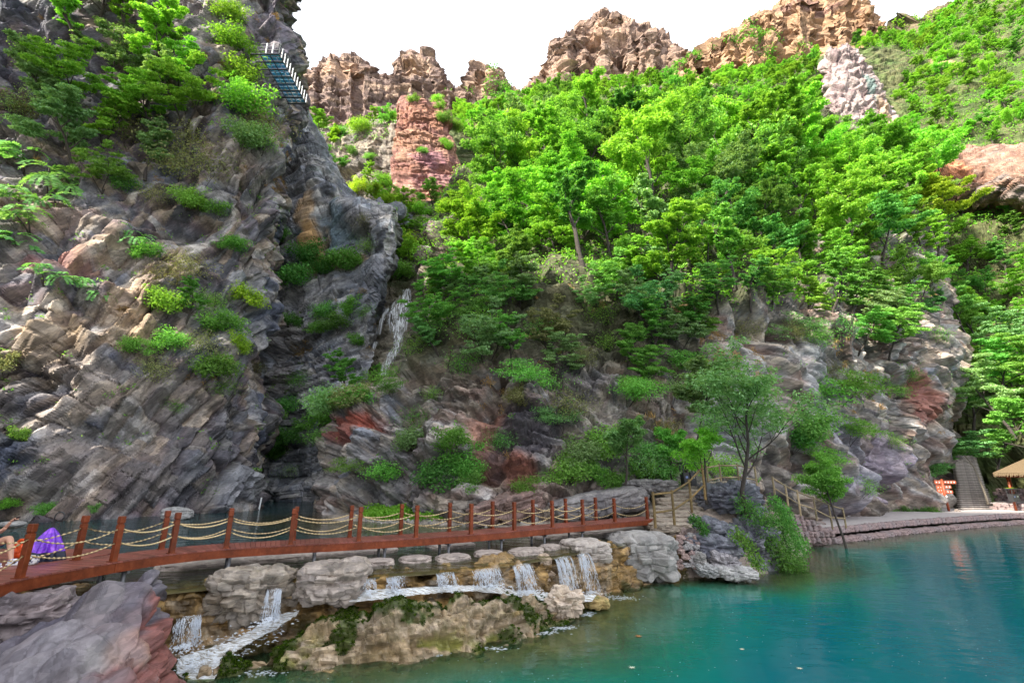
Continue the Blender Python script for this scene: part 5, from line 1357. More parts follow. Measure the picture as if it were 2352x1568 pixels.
LH = [(1090,640,4.5,'leaf_bright','b'),(1045,670,4.5,'leaf_mid','b'),(1130,640,4,'leaf_mid','b'),(1000,690,4,'leaf_mid','b'),(1010,740,4,'leaf_mid','b'),(970,790,3.2,'leaf_mid','t'),(1090,720,3.5,'leaf_deep','b'),(1150,700,3.5,'leaf_grey','b'),(1190,670,3.5,'leaf_grey','l'),
 (800,890,3.2,'leaf_mid','b'),(760,930,3.4,'leaf_grey','b'),(740,965,3.2,'leaf_mid','b'),(850,865,3,'leaf_mid','t'),(900,860,3,'leaf_mid','t'),(720,1000,2,'leaf_mid','t'),(870,1080,2.4,'leaf_mid','b'),(960,960,2.6,'leaf_mid','t'),(950,1010,2.4,'leaf_grey','b'),(1000,1100,2.6,'leaf_deep','b'),(1060,1060,2.6,'leaf_mid','b'),(1040,1010,2.6,'leaf_mid','b'),(1080,1100,2.2,'leaf_deep','b'),
 (1120,810,4,'leaf_grey','l'),(1170,825,3.6,'leaf_mid','l'),(1080,830,3,'leaf_mid','t'),(1290,860,3.2,'leaf_grey','b'),(1250,880,3,'leaf_mid','t'),(1300,930,2.6,'leaf_dry','t'),(1220,870,2.4,'leaf_mid','l'),(1400,790,2.6,'leaf_mid','t'),(1480,740,4,'leaf_grey','l'),(1540,730,4,'leaf_grey','l'),(1490,800,4,'leaf_mid','l'),(1440,830,3,'leaf_mid','l'),(1560,790,3.6,'leaf_grey','l'),(1620,770,3.4,'leaf_mid','l'),
 (1390,670,4,'leaf_mid','b'),(1440,640,4,'leaf_bright','b'),(1500,660,4,'leaf_grey','b'),(1370,720,3,'leaf_mid','t'),(1240,760,2.6,'leaf_mid','t'),(1340,820,2.2,'leaf_dry','t'),(1380,1010,2.8,'leaf_mid','b'),(1330,1040,2.4,'leaf_grey','b'),(1300,1080,2.2,'leaf_mid','b'),(1370,1085,1.8,'leaf_mid','b'),(1500,1060,2.6,'leaf_deep','b'),(1470,1080,2.2,'leaf_mid','b'),(1520,1090,2,'leaf_deep','b'),(1550,900,3,'leaf_grey','l'),(1500,880,3,'leaf_mid','l'),
 (1900,700,5,'leaf_mid','b'),(1950,740,5,'leaf_mid','b'),(2000,770,5,'leaf_grey','b'),(2040,800,4.5,'leaf_mid','b'),(1970,800,4,'leaf_mid','b'),(2030,730,4.5,'leaf_deep','b'),(2090,740,4.5,'leaf_mid','b'),(1860,730,4,'leaf_bright','b'),(1880,780,3,'leaf_mid','t'),(1920,850,2.6,'leaf_dry','t'),(1780,700,3.5,'leaf_mid','b'),(1730,690,3.5,'leaf_deep','b'),(1650,690,3.5,'leaf_deep','b'),(1820,760,2.6,'leaf_dry','t'),
 (1890,920,3.6,'leaf_mid','l'),(1940,905,3.6,'leaf_mid','l'),(1860,975,3.4,'leaf_deep','b'),(1830,1010,3,'leaf_deep','b'),(1960,1000,2.6,'leaf_mid','l'),(1890,1060,2.2,'leaf_mid','l'),(2050,1010,2.2,'leaf_mid','t'),(2060,900,2.2,'leaf_mid','t'),(1700,760,3,'leaf_dry','t'),(2010,880,2.6,'leaf_deep','t'),(2090,860,2.4,'leaf_mid','t'),(1990,1120,2,'leaf_mid','t'),
 (2055,1180,1.5,'leaf_deep','b'),(2082,1178,1.4,'leaf_deep','b'),(2110,1174,1.5,'leaf_deep','b'),(2140,1172,1.6,'leaf_deep','b'),(1440,905,2.6,'leaf_mid','l'),(1200,1120,1.6,'leaf_mid','b'),(1250,1100,1.6,'leaf_mid','t'),(1150,1010,2,'leaf_deep','t'),(1410,1100,1.5,'leaf_mid','b')]
mr = np.where((vh > 690) & (vh < 1110) & (uh > 800) & (uh < 2150) & (dh < 75) & ~((uh < 1000) & (vh < 885)) & ~((np.abs(uh - 1225) < 60) & (np.abs(vh - 1010) < 90)) & ~((np.abs(uh - 1365) < 50) & (np.abs(vh - 920) < 70)) & ~((uh > 1640) & (vh > 800)))[0]
for k in poisson(Ph[mr], 3.9, rg, 20000)[:30]:
    k = mr[k]
    LH.append((float(uh[k]), float(vh[k]), float(rg.uniform(1.8, 3.6) * (1.2 if vh[k] < 820 else .85)), str(rg.choice(['leaf_mid', 'leaf_grey', 'leaf_deep', 'leaf_mid', 'leaf_teal', 'leaf_dry'])), str(rg.choice(['b', 'l', 't', 'l']))))
shrubs('hill', LH, 'on the rock face of the hill', 'shrubs on the rock face')
LG = [(830,455,4,'leaf_yellow','b'),(870,450,4.5,'leaf_bright','b'),(910,455,4.5,'leaf_yellow','b'),(850,430,4,'leaf_yellow','b'),(930,500,5,'leaf_yellow','b'),(950,540,5,'leaf_bright','b'),(925,560,5,'leaf_yellow','b'),(945,600,5,'leaf_bright','b'),(930,620,4,'leaf_mid','b'),(960,480,5,'leaf_bright','b'),(1000,470,5,'leaf_mid','b'),(985,520,5,'leaf_mid','b'),(900,430,4,'leaf_bright','b'),
      (868,872,2.2,'leaf_mid','b')]
shrubs('gully', LG, 'in the sunny gully above the waterfall', 'shrubs of the gully')
LR = [(1020,270,4,'leaf_mid','b'),(1030,330,4,'leaf_bright','b'),(975,345,2.5,'leaf_mid','b'),(1010,240,3.5,'leaf_bright','b'),(950,225,3,'leaf_mid','b'),(1000,225,3,'leaf_bright','b'),(1045,290,4,'leaf_mid','b')]
shrubs('red_tower', LR, 'on the red rock tower', 'shrubs on the red tower')
LW = [(760,330,6,'leaf_yellow','b'),(735,300,7,'leaf_bright','b'),(725,280,6,'leaf_bright','b'),(750,350,5,'leaf_mid','b'),(790,305,5,'leaf_mid','b'),(830,295,6,'leaf_bright','b'),(860,285,5,'leaf_bright','b'),(885,275,5,'leaf_mid','b'),(905,265,5,'leaf_bright','b'),(810,345,4,'leaf_deep','b'),(850,360,3,'leaf_deep','b'),(770,390,6,'leaf_mid','b'),(860,425,6,'leaf_bright','b'),(820,435,6,'leaf_yellow','b'),(890,420,6,'leaf_bright','b')]
shrubs('grey_wall', LW, 'on the grey wall by the red tower', 'shrubs of the grey wall')

# ------------------------------------------------------------------ trees that stand alone near the water
ne = [tree_proto('near_a', 41, 7.8, 3.8, 12500, .19, .42, wr=.40, first=.26, n_limb=10, up=.6, thick=.017, cr=.46),
      tree_proto('near_b', 42, 4.2, 1.8, 4500, .17, .5, wr=.4, first=.4, n_limb=6, thick=.02),
      tree_proto('near_c', 43, 9.0, 2.6, 9000, .22, .4, wr=.4, first=.5, n_limb=6, up=.6, thick=.013, lean=(.12, 0)),
      tree_proto('water', 44, 6.2, 2.1, 9000, .20, .6, wr=.3, first=.5, n_limb=8, thick=.014, lean=(.10, .0), droop=.6),
      tree_proto('stair', 45, 8.5, 4.6, 9000, .34, .18, wr=.45, first=.6, n_limb=7, up=.25, thick=.014),
      tree_proto('sapling', 46, 4.0, 1.7, 5000, .19, .5, wr=.45, first=.4, n_limb=6, thick=.02)]
plant(ne[0], 'ash_tree', 'slender dark trunked tree growing by the big dark boulder above the pool', 'tree', D(1716, 1172, 25.0), 1.0, .4, 'leaf_grey')
plant(ne[1], 'young_tree', 'small bright green tree beside the top post of the step railing', 'tree', D(1622, 1142, 26.3), 1.0, 1.2, 'leaf_bright')
plant(ne[2], 'slim_tree', 'tall slim grey leaved tree against the rock behind the litter bin', 'tree', D(1568, 1098, 30.0), 1.0, 0, 'leaf_grey')
plant(ne[3], 'leaning_tree', 'young tree leaning out of the turquoise pool by the promenade', 'tree', G(1946, 1260, 0), 1.0, 0, 'leaf_mid', bark='bark')
plant(ne[4], 'stair_tree', 'flat crowned tree with pale trunk beside the long stone stairs', 'tree', D(2268, 1150, 55.0), 1.0, 2.0, 'leaf_teal', bark='bark_pale')
plant(ne[5], 'sapling', 'blue green sapling on the bank left of the litter bin', 'tree', D(1436, 1100, 28.8), 1.0, .8, 'leaf_teal')
plant(ne[5], 'sapling', 'fresh green bushy sapling behind the step railing', 'tree', D(1545, 1100, 30.4), .9, 2.8, 'leaf_mid')
plant(ne[1], 'young_tree', 'small broad leaved tree right behind the red signpost', 'tree', D(2166, 1140, 55.5), 1.2, 2.2, 'leaf_teal')
for i, (u, v, Y, s, lf, lab) in enumerate([(2330,1000,55,1.25,'leaf_grey','large layered tree over the pavilion roof at the right edge'),(2240,1000,66,1.2,'leaf_deep','dark shaded tree in the gap right of the red rock nose'),(2300,930,60,1.2,'leaf_mid','layered green tree above the stairs'),
        (2210,900,72,1.1,'leaf_deep','shaded tree behind the rock nose'),(2345,840,60,1.2,'leaf_grey','pale leaved tree at the right edge of the wood'),(2260,820,74,1.15,'leaf_mid','green tree high above the stairs'),(2215,760,70,1.0,'leaf_deep','dark tree just right of the top of the rock nose'),(2290,1090,58,.8,'leaf_deep','dark small tree beside the upper stairs'),(2380,930,54,1.2,'leaf_mid','fresh green tree leaning in from the right edge'),(2400,1080,50,1.0,'leaf_mid','tree behind the pavilion cut by the right edge')]):
    plant(P_TREE[(2, 0, 2, 1)[i % 4]], 'wood_tree', lab, 'tree', D(u, v, Y), s, i * 1.3, lf)

# ------------------------------------------------------------------ what nobody could count: undergrowth, dry grass, bushes on the far peaks
def tufts(name, P, N, n, per, rad, L, leaf, wr=.45, jit=.7, up=1.0, sel=None, label=None, cat=None, seed=1, droop=.2, flatz=.7):
    g = np.random.default_rng(seed)
    if sel is not None: P, N = P[sel], N[sel]
    k = g.integers(0, len(P), n)
    V, F = cluster_leaves(P[k] + np.array([0, 0, rad * .3]), np.full(n, rad) * g.uniform(.6, 1.4, n), n * per, L, flatz, jit=jit, wr=wr, up=up, droop=droop, rg=g)
    return link(name, mesh_np(name, V, F4=F, mat=M[leaf]), kind='stuff', label=label, cat=cat)
tufts('undergrowth', Ph, Nh, 9000, 13, .9, .34, 'leaf_bright', sel=(vh < lim + 15) & (Nh[:, 2] > .1) & (dh < 110), label='dense green undergrowth between the hillside trees', cat='undergrowth', seed=2)
tufts('undergrowth', Ps, Ns, 9000, 12, 1.5, .62, 'leaf_bright', sel=~rockmask & (us < 2440) & (vs > -60) & ((us > 1900) | (vs < 300)) & (us > 1050) & (vs < 900), label='green scrub covering the far right slope', cat='undergrowth', seed=3)
def upw(nm): return SHEETS[nm]
for nm, n, s in (('cliff', 420, 4), ('hill', 260, 5), ('back_cliff', 60, 6)):
    P, N, u, v, dp = SHEETS[nm]
    zf = fbm(P.astype(np.float32) / 4.0, 3, 66)
    ms = (zf > .5) & (P[:, 2] > 5) & ((v < 900) if nm == 'cliff' else (v > 650))
    tufts('dry_grass', P, N, n, 30, .42, .5, 'straw', wr=.1, jit=1.2, up=.2, sel=ms, label={'cliff': 'straw coloured dry grass hanging on the left cliff ledges', 'hill': 'straw coloured dry grass tufts on the hill rock face', 'back_cliff': 'thin dry grass on the dark wall'}[nm], cat='grass', seed=s, droop=.9)
    ms = (zf < -.2) & (P[:, 2] > 3)
    tufts('weeds', P, N, n * 3, 14, .4, .2, 'leaf_mid', sel=ms, label={'cliff': 'small green weeds in the cracks of the left cliff', 'hill': 'small green weeds in the cracks of the hill rock face', 'back_cliff': 'small green weeds on the dark wall'}[nm], cat='weeds', seed=s + 10)
for nm, n, rad, L, s, lf in (('peak_a', 2400, 2.4, 1.2, 21, 'leaf_mid'), ('peak_d', 1700, 2.4, 1.2, 22, 'leaf_mid'), ('peak_e', 1500, 2.4, 1.2, 23, 'leaf_mid'), ('peak_f', 1500, 2.4, 1.2, 24, 'leaf_bright'), ('grey_wall', 150, 1.2, .6, 25, 'leaf_mid')):
    P, N, u, v, dp = SHEETS[nm]
    zf = fbm(P.astype(np.float32) / np.array([40, 40, 9.0], np.float32), 3, 70 + s)
    top = np.zeros(len(P), bool)
    ms = ((zf > .38) | (N[:, 2] > .5)) & (dp < 232)
    tufts('scrub', P, N, n, 18, rad, L, lf, sel=ms, label={'peak_a': 'green scrub on the ledges of the three left peaks', 'peak_d': 'green scrub on the tall middle peak', 'peak_e': 'green scrub along the orange right peak', 'peak_f': 'green scrub on the far right ridge', 'grey_wall': 'scrub on the grey wall'}[nm], cat='scrub', seed=s)
# ------------------------------------------------------------------ falling water
def water_fall(label, tops, bots, n, seed, rad=.011, spread=.05, group=None, dashes=5, name='waterfall'):
    """strands of broken water from the line tops to the line bots (lists of world points)"""
    g = np.random.default_rng(seed); V = []; F = []
    tops = np.array(tops); bots = np.array(bots)
    def along(A, t):
        x = t * (len(A) - 1); i = min(int(x), len(A) - 2); return A[i] * (1 - x + i) + A[i + 1] * (x - i)
    nb = max(5, int(n / 20)); bc_ = g.random(nb); bw_ = g.uniform(.3, 1.0, nb)
    for k in range(n):
        q_ = g.choice(nb, p=bw_ / bw_.sum()); t = np.clip(bc_[q_] + g.normal() * .06, 0, 1); t2 = np.clip(t + g.normal() * spread, 0, 1)
        a = along(tops, t); b = along(bots, t2); h = a[2] - b[2]
        kx = g.normal() * .05
        for j in range(dashes):
            s0 = g.random() ** .85; ln = g.uniform(.015, .11) * (1.4 - .6 * s0) * (2.2 if s0 < .3 else 1)
            pts = []
            for q in (0, .5, 1):
                s = min(1, s0 + ln * q)
                p = a + (b - a) * np.array([s ** .7, s ** .55, 0]); p[2] = a[2] - h * s ** 1.25
                p = p + np.array([kx * s, 0, 0]) + g.normal(size=3) * .008
                pts.append(p)
            r = rad * g.uniform(.5, 1.6) * (1 if s0 < .75 else .8)
            bi = len(V)
            for q, p in enumerate(pts):
                rr = r * (.35, 1, .4)[q]
                V += [p + np.array([rr, 0, 0]), p + np.array([-rr * .5, -rr * .87, 0]), p + np.array([-rr * .5, rr * .87, 0])]
            for q in (0, 1):
                for e in range(3):
                    F.append((bi + q * 3 + e, bi + q * 3 + (e + 1) % 3, bi + q * 3 + 3 + (e + 1) % 3, bi + q * 3 + 3 + e))
    o = thing(name, label, 'waterfall', tuple(bots.mean(0)), group=group); ob = bots.mean(0)
    dr = link('droplets', mesh_np(name, np.array(V) - ob, F4=F, mat=M['fall'], smooth=True), o); dr['kind'] = 'stuff'
    nc, nr = 14, 12; G_ = np.zeros((nr, nc, 3)); so_ = np.zeros((nr, nc))
    for i in range(nr):
        s = i / (nr - 1)
        for j in range(nc):
            t = j / (nc - 1); a = along(tops, t); b = along(bots, t)
            p = a + (b - a) * np.array([s ** .7, s ** .55, 0]); p[2] = a[2] - (a[2] - b[2]) * s ** 1.25
            G_[i, j] = p + np.array([0, .03 * math.sin(j * 2.1 + seed), 0]); so_[i, j] = .16 * abs(2 * t - 1) ** 2 + .10 * s
    link('veil', mesh_np('veil', G_ - ob, F4=grid_faces(nr, nc), mat=M['veil'], smooth=True, attrs={'soft': so_}), o)
    return o
def lip(u, z=1.56):
    """where the weir's front lip is seen at picture column u"""
    c = curve(WEIR, .05); P = np.concatenate([c, np.full((len(c), 1), z)], 1)
    uu, vv, _ = proj(P); k = int(np.argmin(np.abs(uu - u)))
    t = c[min(k + 1, len(c) - 1)] - c[max(k - 1, 0)]; t /= np.linalg.norm(t)
    return np.array([c[k][0], c[k][1], z]), np.array([t[1], -t[0], 0])
FALLS = [('small leftmost waterfall of the weir, beside the huge boulder', 440, 54, 1490, 150, 1.05), ('narrow waterfall between the two large weir blocks', 640, 36, 1425, 150, 1.5), ('thin trickle just right of the large weir blocks', 850, 26, 1362, 45, 1.55),
 ('short waterfall below the first stepping stones', 912, 46, 1362, 110, 1.56), ('short waterfall left of the middle of the weir', 1018, 42, 1352, 100, 1.56), ('broad waterfall at the middle of the weir', 1108, 58, 1352, 170, 1.56),
 ('waterfall left of the tan rock pillar', 1190, 44, 1365, 150, 1.56), ('left strand of the strong twin waterfall at the right of the weir', 1282, 36, 1368, 150, 1.57), ('right strand of the strong twin waterfall at the right of the weir', 1326, 26, 1366, 110, 1.57)]
SPLASH = []
for i, (lab, u, w, vb, n, zt) in enumerate(FALLS):
    p0, n0 = lip(u - w / 2, zt); p1, n1 = lip(u + w / 2, zt)
    if i == 0: p0 = p0 + n0 * .25; p1 = p1 + n1 * .25
    if i == 1: p0 = p0 + n0 * .35; p1 = p1 + n1 * .35
    zb = D(u, vb, (p0 + n0 * .6)[1])[2]
    b0 = p0 + n0 * .58; b1 = p1 + n1 * .58; b0[2] = b1[2] = max(.02, zb)
    if i == 8: b0, b1 = b0 + np.array([-.1, 0, 0]), b1 + np.array([.12, 0, 0])
    water_fall(lab, [p0 + n0 * .18, p1 + n1 * .18], [b0, b1], int(n * .8), 600 + i, group='waterfalls over the weir', dashes=6, rad=.0075, spread=.09)
    SPLASH.append(((b0 + b1) / 2, np.linalg.norm(b1 - b0) * .7, n))
# the tall fall in the gully
def gp(u, v, o=1.5):
    return D(u, v, np.interp(v, [670, 700, 720, 750, 775, 797, 815, 832, 866], [62.4, 61.2, 60.6, 60.1, 59.8, 59.4, 58.8, 58.4, 58.0]) - o)
big = thing('waterfall', 'tall white waterfall in the cleft behind the hill', 'waterfall', tuple(gp(930, 860)))
bgb = Vector(big.location)
def far_veil(name, rows, seed):
    V_ = []; so_ = []
    for (v, u0, u1) in rows:
        for j in range(13):
            t = j / 12; V_.append(gp(u0 + (u1 - u0) * t, v) + np.array([0, .25 * math.sin(j * 1.7 + seed + v * .05), 0]) - np.array(bgb)); so_.append(.14 * abs(2 * t - 1) ** 2)
    link(name, mesh_np(name, np.array(V_), F4=grid_faces(len(rows), 13), mat=M['veil_far'], smooth=True, attrs={'soft': np.array(so_)}), big)
far_veil('upper_fall', [(664,928,944),(690,912,947),(708,890,946),(722,880,944),(740,884,941),(765,896,934),(785,903,928),(800,904,922)], 1)
far_veil('lower_fall', [(797,903,923),(815,888,914),(832,880,903),(845,872,896),(862,866,890)], 2)
far_veil('side_strand', [(708,888,897),(722,878,888),(740,871,880),(768,867,874)], 3)
far_veil('side_strand', [(785,860,870),(815,846,857),(840,834,844),(868,822,830)], 4)
# white water: foam at the foot of the falls, and the chute running down to the left
fo = MB(); g = random.Random(3)
FV = []; FF = []
def blob(x, y, z, r, rz):
    b = len(FV); K = 7
    a0 = g.random() * 6
    FV.append((x, y, z + rz))
    for k in range(K):
        th = a0 + 6.283 * k / K; rr = r * g.uniform(.7, 1.3)
        FV.append((x + rr * math.cos(th) * 1.5, y + rr * math.sin(th), z))
    for k in range(K): FF.append((b, b + 1 + k, b + 1 + (k + 1) % K))
for (c, w, n) in SPLASH:
    for k in range(int(n * 1.1)):
        r = abs(g.gauss(0, 1)); th = g.random() * 6.283
        blob(c[0] + r * w * math.cos(th) * .6, c[1] - .1 + r * .26 * math.sin(th), c[2] + g.uniform(-.03, .09) * max(0, 1 - r * .5), g.uniform(.008, .03), g.uniform(.01, .03))
for (u, v, su, sv, n) in [(1290,1440,26,4,110),(1425,1372,36,4,120),(1130,1488,60,3,60),(960,1502,50,4,90),(1250,1452,30,3,60),(1350,1410,14,4,60),(600,1545,60,6,50),(470,1535,40,7,160)]:
    for k in range(n):
        p = G(u + g.gauss(0, su * .6), v + g.gauss(0, sv * .7), .012); blob(p[0], p[1], .012, g.uniform(.008, .035), g.uniform(.004, .012))
for k in range(200):      # bubbles and flecks drifting out over the pool
    p = G(g.uniform(560, 2300), g.uniform(1400, 1566), .008); blob(p[0], p[1], .008, g.uniform(.005, .012), .003)
for k in range(520):      # broken water down the chute
    t = g.random(); u = 640 - 215 * t + g.gauss(0, 26); v = 1420 + 112 * t ** .8 + g.gauss(0, 9); Y = 13.9 - 1.6 * t ** .7
    p = D(u, v, Y - .06); blob(p[0], p[1], p[2], g.uniform(.008, .035), g.uniform(.01, .03))
link('foam', mesh_np('chute_foam', np.array(FV), F3=FF, mat=M['fall'], smooth=True), kind='stuff', label='white foam and flecks below the small waterfalls', cat='foam')
def chute_mat():
    m, n, l, p = new_mat('white_water')
    tc = n.new('ShaderNodeTexCoord').outputs['Object']
    a = tex(n, l, 'ShaderNodeTexNoise', 3.0, mapping(n, l, tc, (1.2, 9.0, 3.0), (0, 0, R(35))), detail=6, rough=.75)
    c = ramp(n, l, a.outputs['Fac'], [(.36, (.16, .115, .05)), (.47, (.50, .48, .44)), (.58, (.88, .91, .94))])
    l.new(c.outputs[0], p.inputs['Base Color']); p.inputs['Roughness'].default_value = .25
    l.new(bump(n, l, a.outputs['Fac'], .8, .08), p.inputs['Normal'])
    return m
M['chute'] = chute_mat()
ch = np.array([[D(u, v, Y) for (u, v, Y) in row] for row in [
 [(622,1408,14.0),(655,1408,14.1),(690,1400,14.2)], [(575,1448,13.3),(625,1442,13.4),(665,1424,13.6)], [(505,1482,12.75),(560,1478,12.8),(610,1456,13.0)], [(440,1498,12.55),(490,1512,12.5),(545,1492,12.6)], [(412,1515,12.45),(450,1538,12.3),(510,1532,12.3)], [(405,1545,12.25),(440,1566,12.1),(490,1560,12.1)]]])
surface('chute', ch, .05, lambda P, N: (.05 * fbm(P * np.array([3, 8, 3], np.float32), 3, 8), {}), lambda P, N, i: np.full(P.shape, .8, np.float32), M['chute'], objname='water', store=False, smooth=True)
ch2 = np.array([[D(u, v, Y) for (u, v, Y) in row] for row in [[(820,1356,14.6),(900,1352,14.8),(1000,1346,15.4),(1100,1344,16.0),(1200,1356,17.0),(1290,1362,17.6),(1370,1366,18.0)], [(800,1384,14.1),(880,1376,14.3),(985,1362,15.0),(1090,1358,15.5),(1190,1370,16.4),(1280,1382,17.0),(1360,1380,17.5)]]])
surface('runnel', ch2, .05, lambda P, N: (.03 * fbm(P * 4, 3, 8), {}), lambda P, N, i: np.full(P.shape, .8, np.float32), M['chute'], objname='water', store=False, smooth=True)

# ------------------------------------------------------------------ moss cushions, creeper, bank plants
Pm, Nm, um_, vm_, dm_ = SHEETS['ledge']
km = MOUND_MOSS(Pm.astype(np.float32)) > .45
tufts('moss', Pm, Nm, 1600, 26, .055, .035, 'moss', sel=km & (Pm[:, 2] > .03), label='dark green moss cushions on the rock ledge', cat='moss', seed=51, wr=.7, flatz=.6)
g2 = np.random.default_rng(61)
def creeper(label, pts, n, size, leaf, seed):
    o = thing('creeper', label, 'creeper', tuple(pts[0])); b = np.array(pts[0])
    gg = np.random.default_rng(seed); P = np.array(pts) - b
    m_ = MB()
    for k in range(6): m_.tube([Vector(p) + Vector(gg.normal(size=3) * .12) for p in P], .012, 4, cap=False)
    m_.build('vine', M['bark'], o)
    c = curve(P, .12); V, F = cluster_leaves(c, np.full(len(c), size) * gg.uniform(.4, 1.5, len(c)), int(n * 1.2), .11, 1.0, up=.5, jit=.9, wr=.5, droop=.5, rg=gg)
    link('foliage', mesh_np('creeper', V, F4=F, mat=M[leaf]), o)
creeper('green creeper hanging over the dark rocks down to the pool', [D(1700,1150,25.0), D(1745,1190,24.6), D(1790,1200,25.2), D(1800,1240,25.4), D(1820,1285,25.6), D(1800,1310,25.4)], 3600, .55, 'leaf_deep', 62)
creeper('trailing creeper beside the layered dark rock', [D(1690,1225,23.0), D(1715,1250,22.7), D(1730,1280,22.5), D(1745,1300,22.4)], 900, .35, 'leaf_mid', 63)
creeper('short creeper over the blocky rock left of the tree', [D(1590,1190,23.6), D(1610,1205,23.3), D(1620,1225,23.1)], 600, .25, 'leaf_deep', 64)
creeper('creeper over the bank right of the big dark boulder', [D(1775,1150,27), D(1800,1175,27), D(1815,1215,26.8), D(1840,1260,26.8)], 2400, .5, 'leaf_deep', 65)
creeper('creeper covering the foot of the dark boulder by the pool', [D(1760,1230,24.4), D(1785,1260,24.3), D(1800,1290,24.2), D(1835,1300,25.0)], 2000, .45, 'leaf_deep', 66)
# gravel shore below the hill
sh = np.array([[(-15.5,38,1.2),(-11,35.5,1.9),(-7,34,2.3),(-2.5,33,2.4),(2,31.8,2.4),(6,31,2.7),(10.5,31.5,3.4)],
               [(-15,36,1.1),(-11.5,33.6,1.72),(-7,32,1.95),(-2.5,30.8,2.0),(2,29.6,2.0),(6,28.6,2.2),(9.5,28.6,3.0)],
               [(-14.5,34.5,.9),(-11.5,32.4,1.5),(-7,30.7,1.62),(-2.5,29.2,1.64),(2,27.8,1.66),(5.8,26.8,1.9),(8.6,26.4,2.4)],
               [(-14,33,.3),(-11.5,31,.9),(-7,29.4,1.0),(-2.5,28,1.0),(2,26.4,1.0),(5.6,25.3,1.2),(8,25,1.6)]], float)
surface('shore', sh, .12, relief((0,0,0), [(1.2,1.2,.8,.16),(.3,.3,.2,.06)], (.1,1.5), 720), rock_color([(.22,.19,.16),(.29,.25,.21),(.16,.14,.12)], 1.4, 721), M['stone'], objname='ground')
Pg, Ng, ug, vg, dg = SHEETS['shore']
tufts('shore_plants', Pg, Ng, 900, 22, .42, .22, 'leaf_bright', sel=(ug > 845) & (ug < 1060) & (vg < 1192), label='lush bright green plants on the gravel shore', cat='plants', seed=71)
tufts('shore_plants', Pg, Ng, 420, 20, .32, .18, 'leaf_mid', sel=(ug > 1060) & (ug < 1420) & (vg < 1180), label='scattered green plants at the foot of the hill', cat='plants', seed=72)
tufts('shore_plants', Pg, Ng, 130, 24, .3, .5, 'straw', sel=(ug > 1060) & (ug < 1400) & (vg < 1185), wr=.06, up=.2, jit=1.3, label='pale dry grass tufts behind the bridge', cat='grass', seed=73)
V_, F_ = cube_sphere(2); PV = []; PF = []
gg = np.random.default_rng(8); kk = np.where((ug > 840) & (ug < 1450) & (vg > 1176))[0]
for i in range(900):
    p = Pg[gg.choice(kk)] + np.array([0, 0, .02]); PF.append(F_ + len(PV) * len(V_)); PV.append(V_ * gg.uniform(.03, .11) * gg.uniform(.6, 1.2, 3) + p)
link('gravel', mesh_np('gravel', np.concatenate(PV), F4=np.concatenate(PF), mat=M['stone'], col=np.repeat(gg.uniform(.18, .42, (900, 1)), len(V_), 0) * np.array([[1, .95, .88]])), kind='stuff', label='loose grey pebbles of the shore', cat='gravel')
# big flat rocks behind the right end of the bridge
bl('long dark grey rock shelf behind the right end of the bridge', 1270, 1500, 1128, 1196, 27.0, 3.2, 12, 391, [(.15,.14,.145),(.22,.205,.20),(.13,.12,.125)], 50, mat=M['boulder'], rough=.12, tilt=(0, -10), cellsz=.4)
bl('reddish brown leaning rock behind the middle of the bridge', 1065, 1260, 1140, 1200, 28.4, 2.4, 5, 392, [(.17,.115,.10),(.22,.14,.12),(.12,.095,.095)], 44, mat=M['boulder'], rough=.14, tilt=(0, -14), cellsz=.4)
bl('low dark boulders below the bank left of the litter bin', 1440, 1570, 1100, 1134, 28.6, 1.6, 8, 393, [(.14,.13,.13),(.2,.19,.185)], 36, mat=M['boulder'], rough=.18, cellsz=.35, name='rock')

# ------------------------------------------------------------------ promenade, its walls, the far stairs
PT = [(16.5, 30.5), (19.6, 34.2), (21.5, 35.3), (25.2, 37.3), (30.8, 40.6), (38, 44.2), (48, 48.6), (60, 52), (80, 55)]
e = curve(PT, .5); e2 = np.concatenate([e, np.full((len(e), 1), .9)], 1)
farp = np.array([(30 + (x - 19) * .9, 62) for x, y in PT]); fe = curve(farp, .5)
n_ = min(len(e), 300); ft = np.linspace(0, len(fe) - 1, len(e)); fx = np.stack([np.interp(ft, np.arange(len(fe)), fe[:, k]) for k in (0, 1)], 1)
rows = [np.concatenate([e * (1 - t) + fx * t, np.full((len(e), 1), .9)], 1) for t in np.linspace(0, 1, 12)]
M['pave'] = simple('pinkish_paving', (.39, .35, .345), .8, noise=2.5, vary=.18, bs=.3)
link('pavement', mesh_np('pavement', np.array(rows), F4=grid_faces(12, len(e)), mat=M['pave']), kind='structure')
PINK = [(.23,.165,.16), (.30,.22,.21), (.19,.145,.15), (.26,.21,.205)]
kw = thing('pool_wall', 'low two tier wall of reddish stones edging the far pool', 'wall', (float(PT[1][0]), float(PT[1][1]), 0)); kb = np.array(kw.location)
WST = []
for i in range(7):
    WST.append(boulder('stone', None, (0, 0, 0), (.62, .42, .42), 0, 740 + i, [PINK[i % 4], PINK[(i + 1) % 4]], M['stone'], n=6, box=5, rough=.09, cat=None))
WM = [o.data for o in WST]
for o in WST: bpy.data.objects.remove(o)
ew = curve(PT[1:8], .56)
tt = np.gradient(ew, axis=0)
for i, (p, t) in enumerate(zip(ew, tt)):
    t = t / np.linalg.norm(t); nn = np.array([t[1], -t[0]])
    rz = math.atan2(t[1], t[0])
    q = p + nn * .10
    link('stone', WM[i % 7], kw, loc=(q[0] - kb[0], q[1] - kb[1], .66 + random.uniform(-.02, .03)), rot=(0, 0, rz), scale=(1, .8, 1.15))
    q = p + nn * .62
    link('ledge_stone', WM[(i * 3 + 1) % 7], kw, loc=(q[0] - kb[0], q[1] - kb[1], .12 + random.uniform(-.03, .03)), rot=(0, 0, rz), scale=(1.05, 1.9, .95))
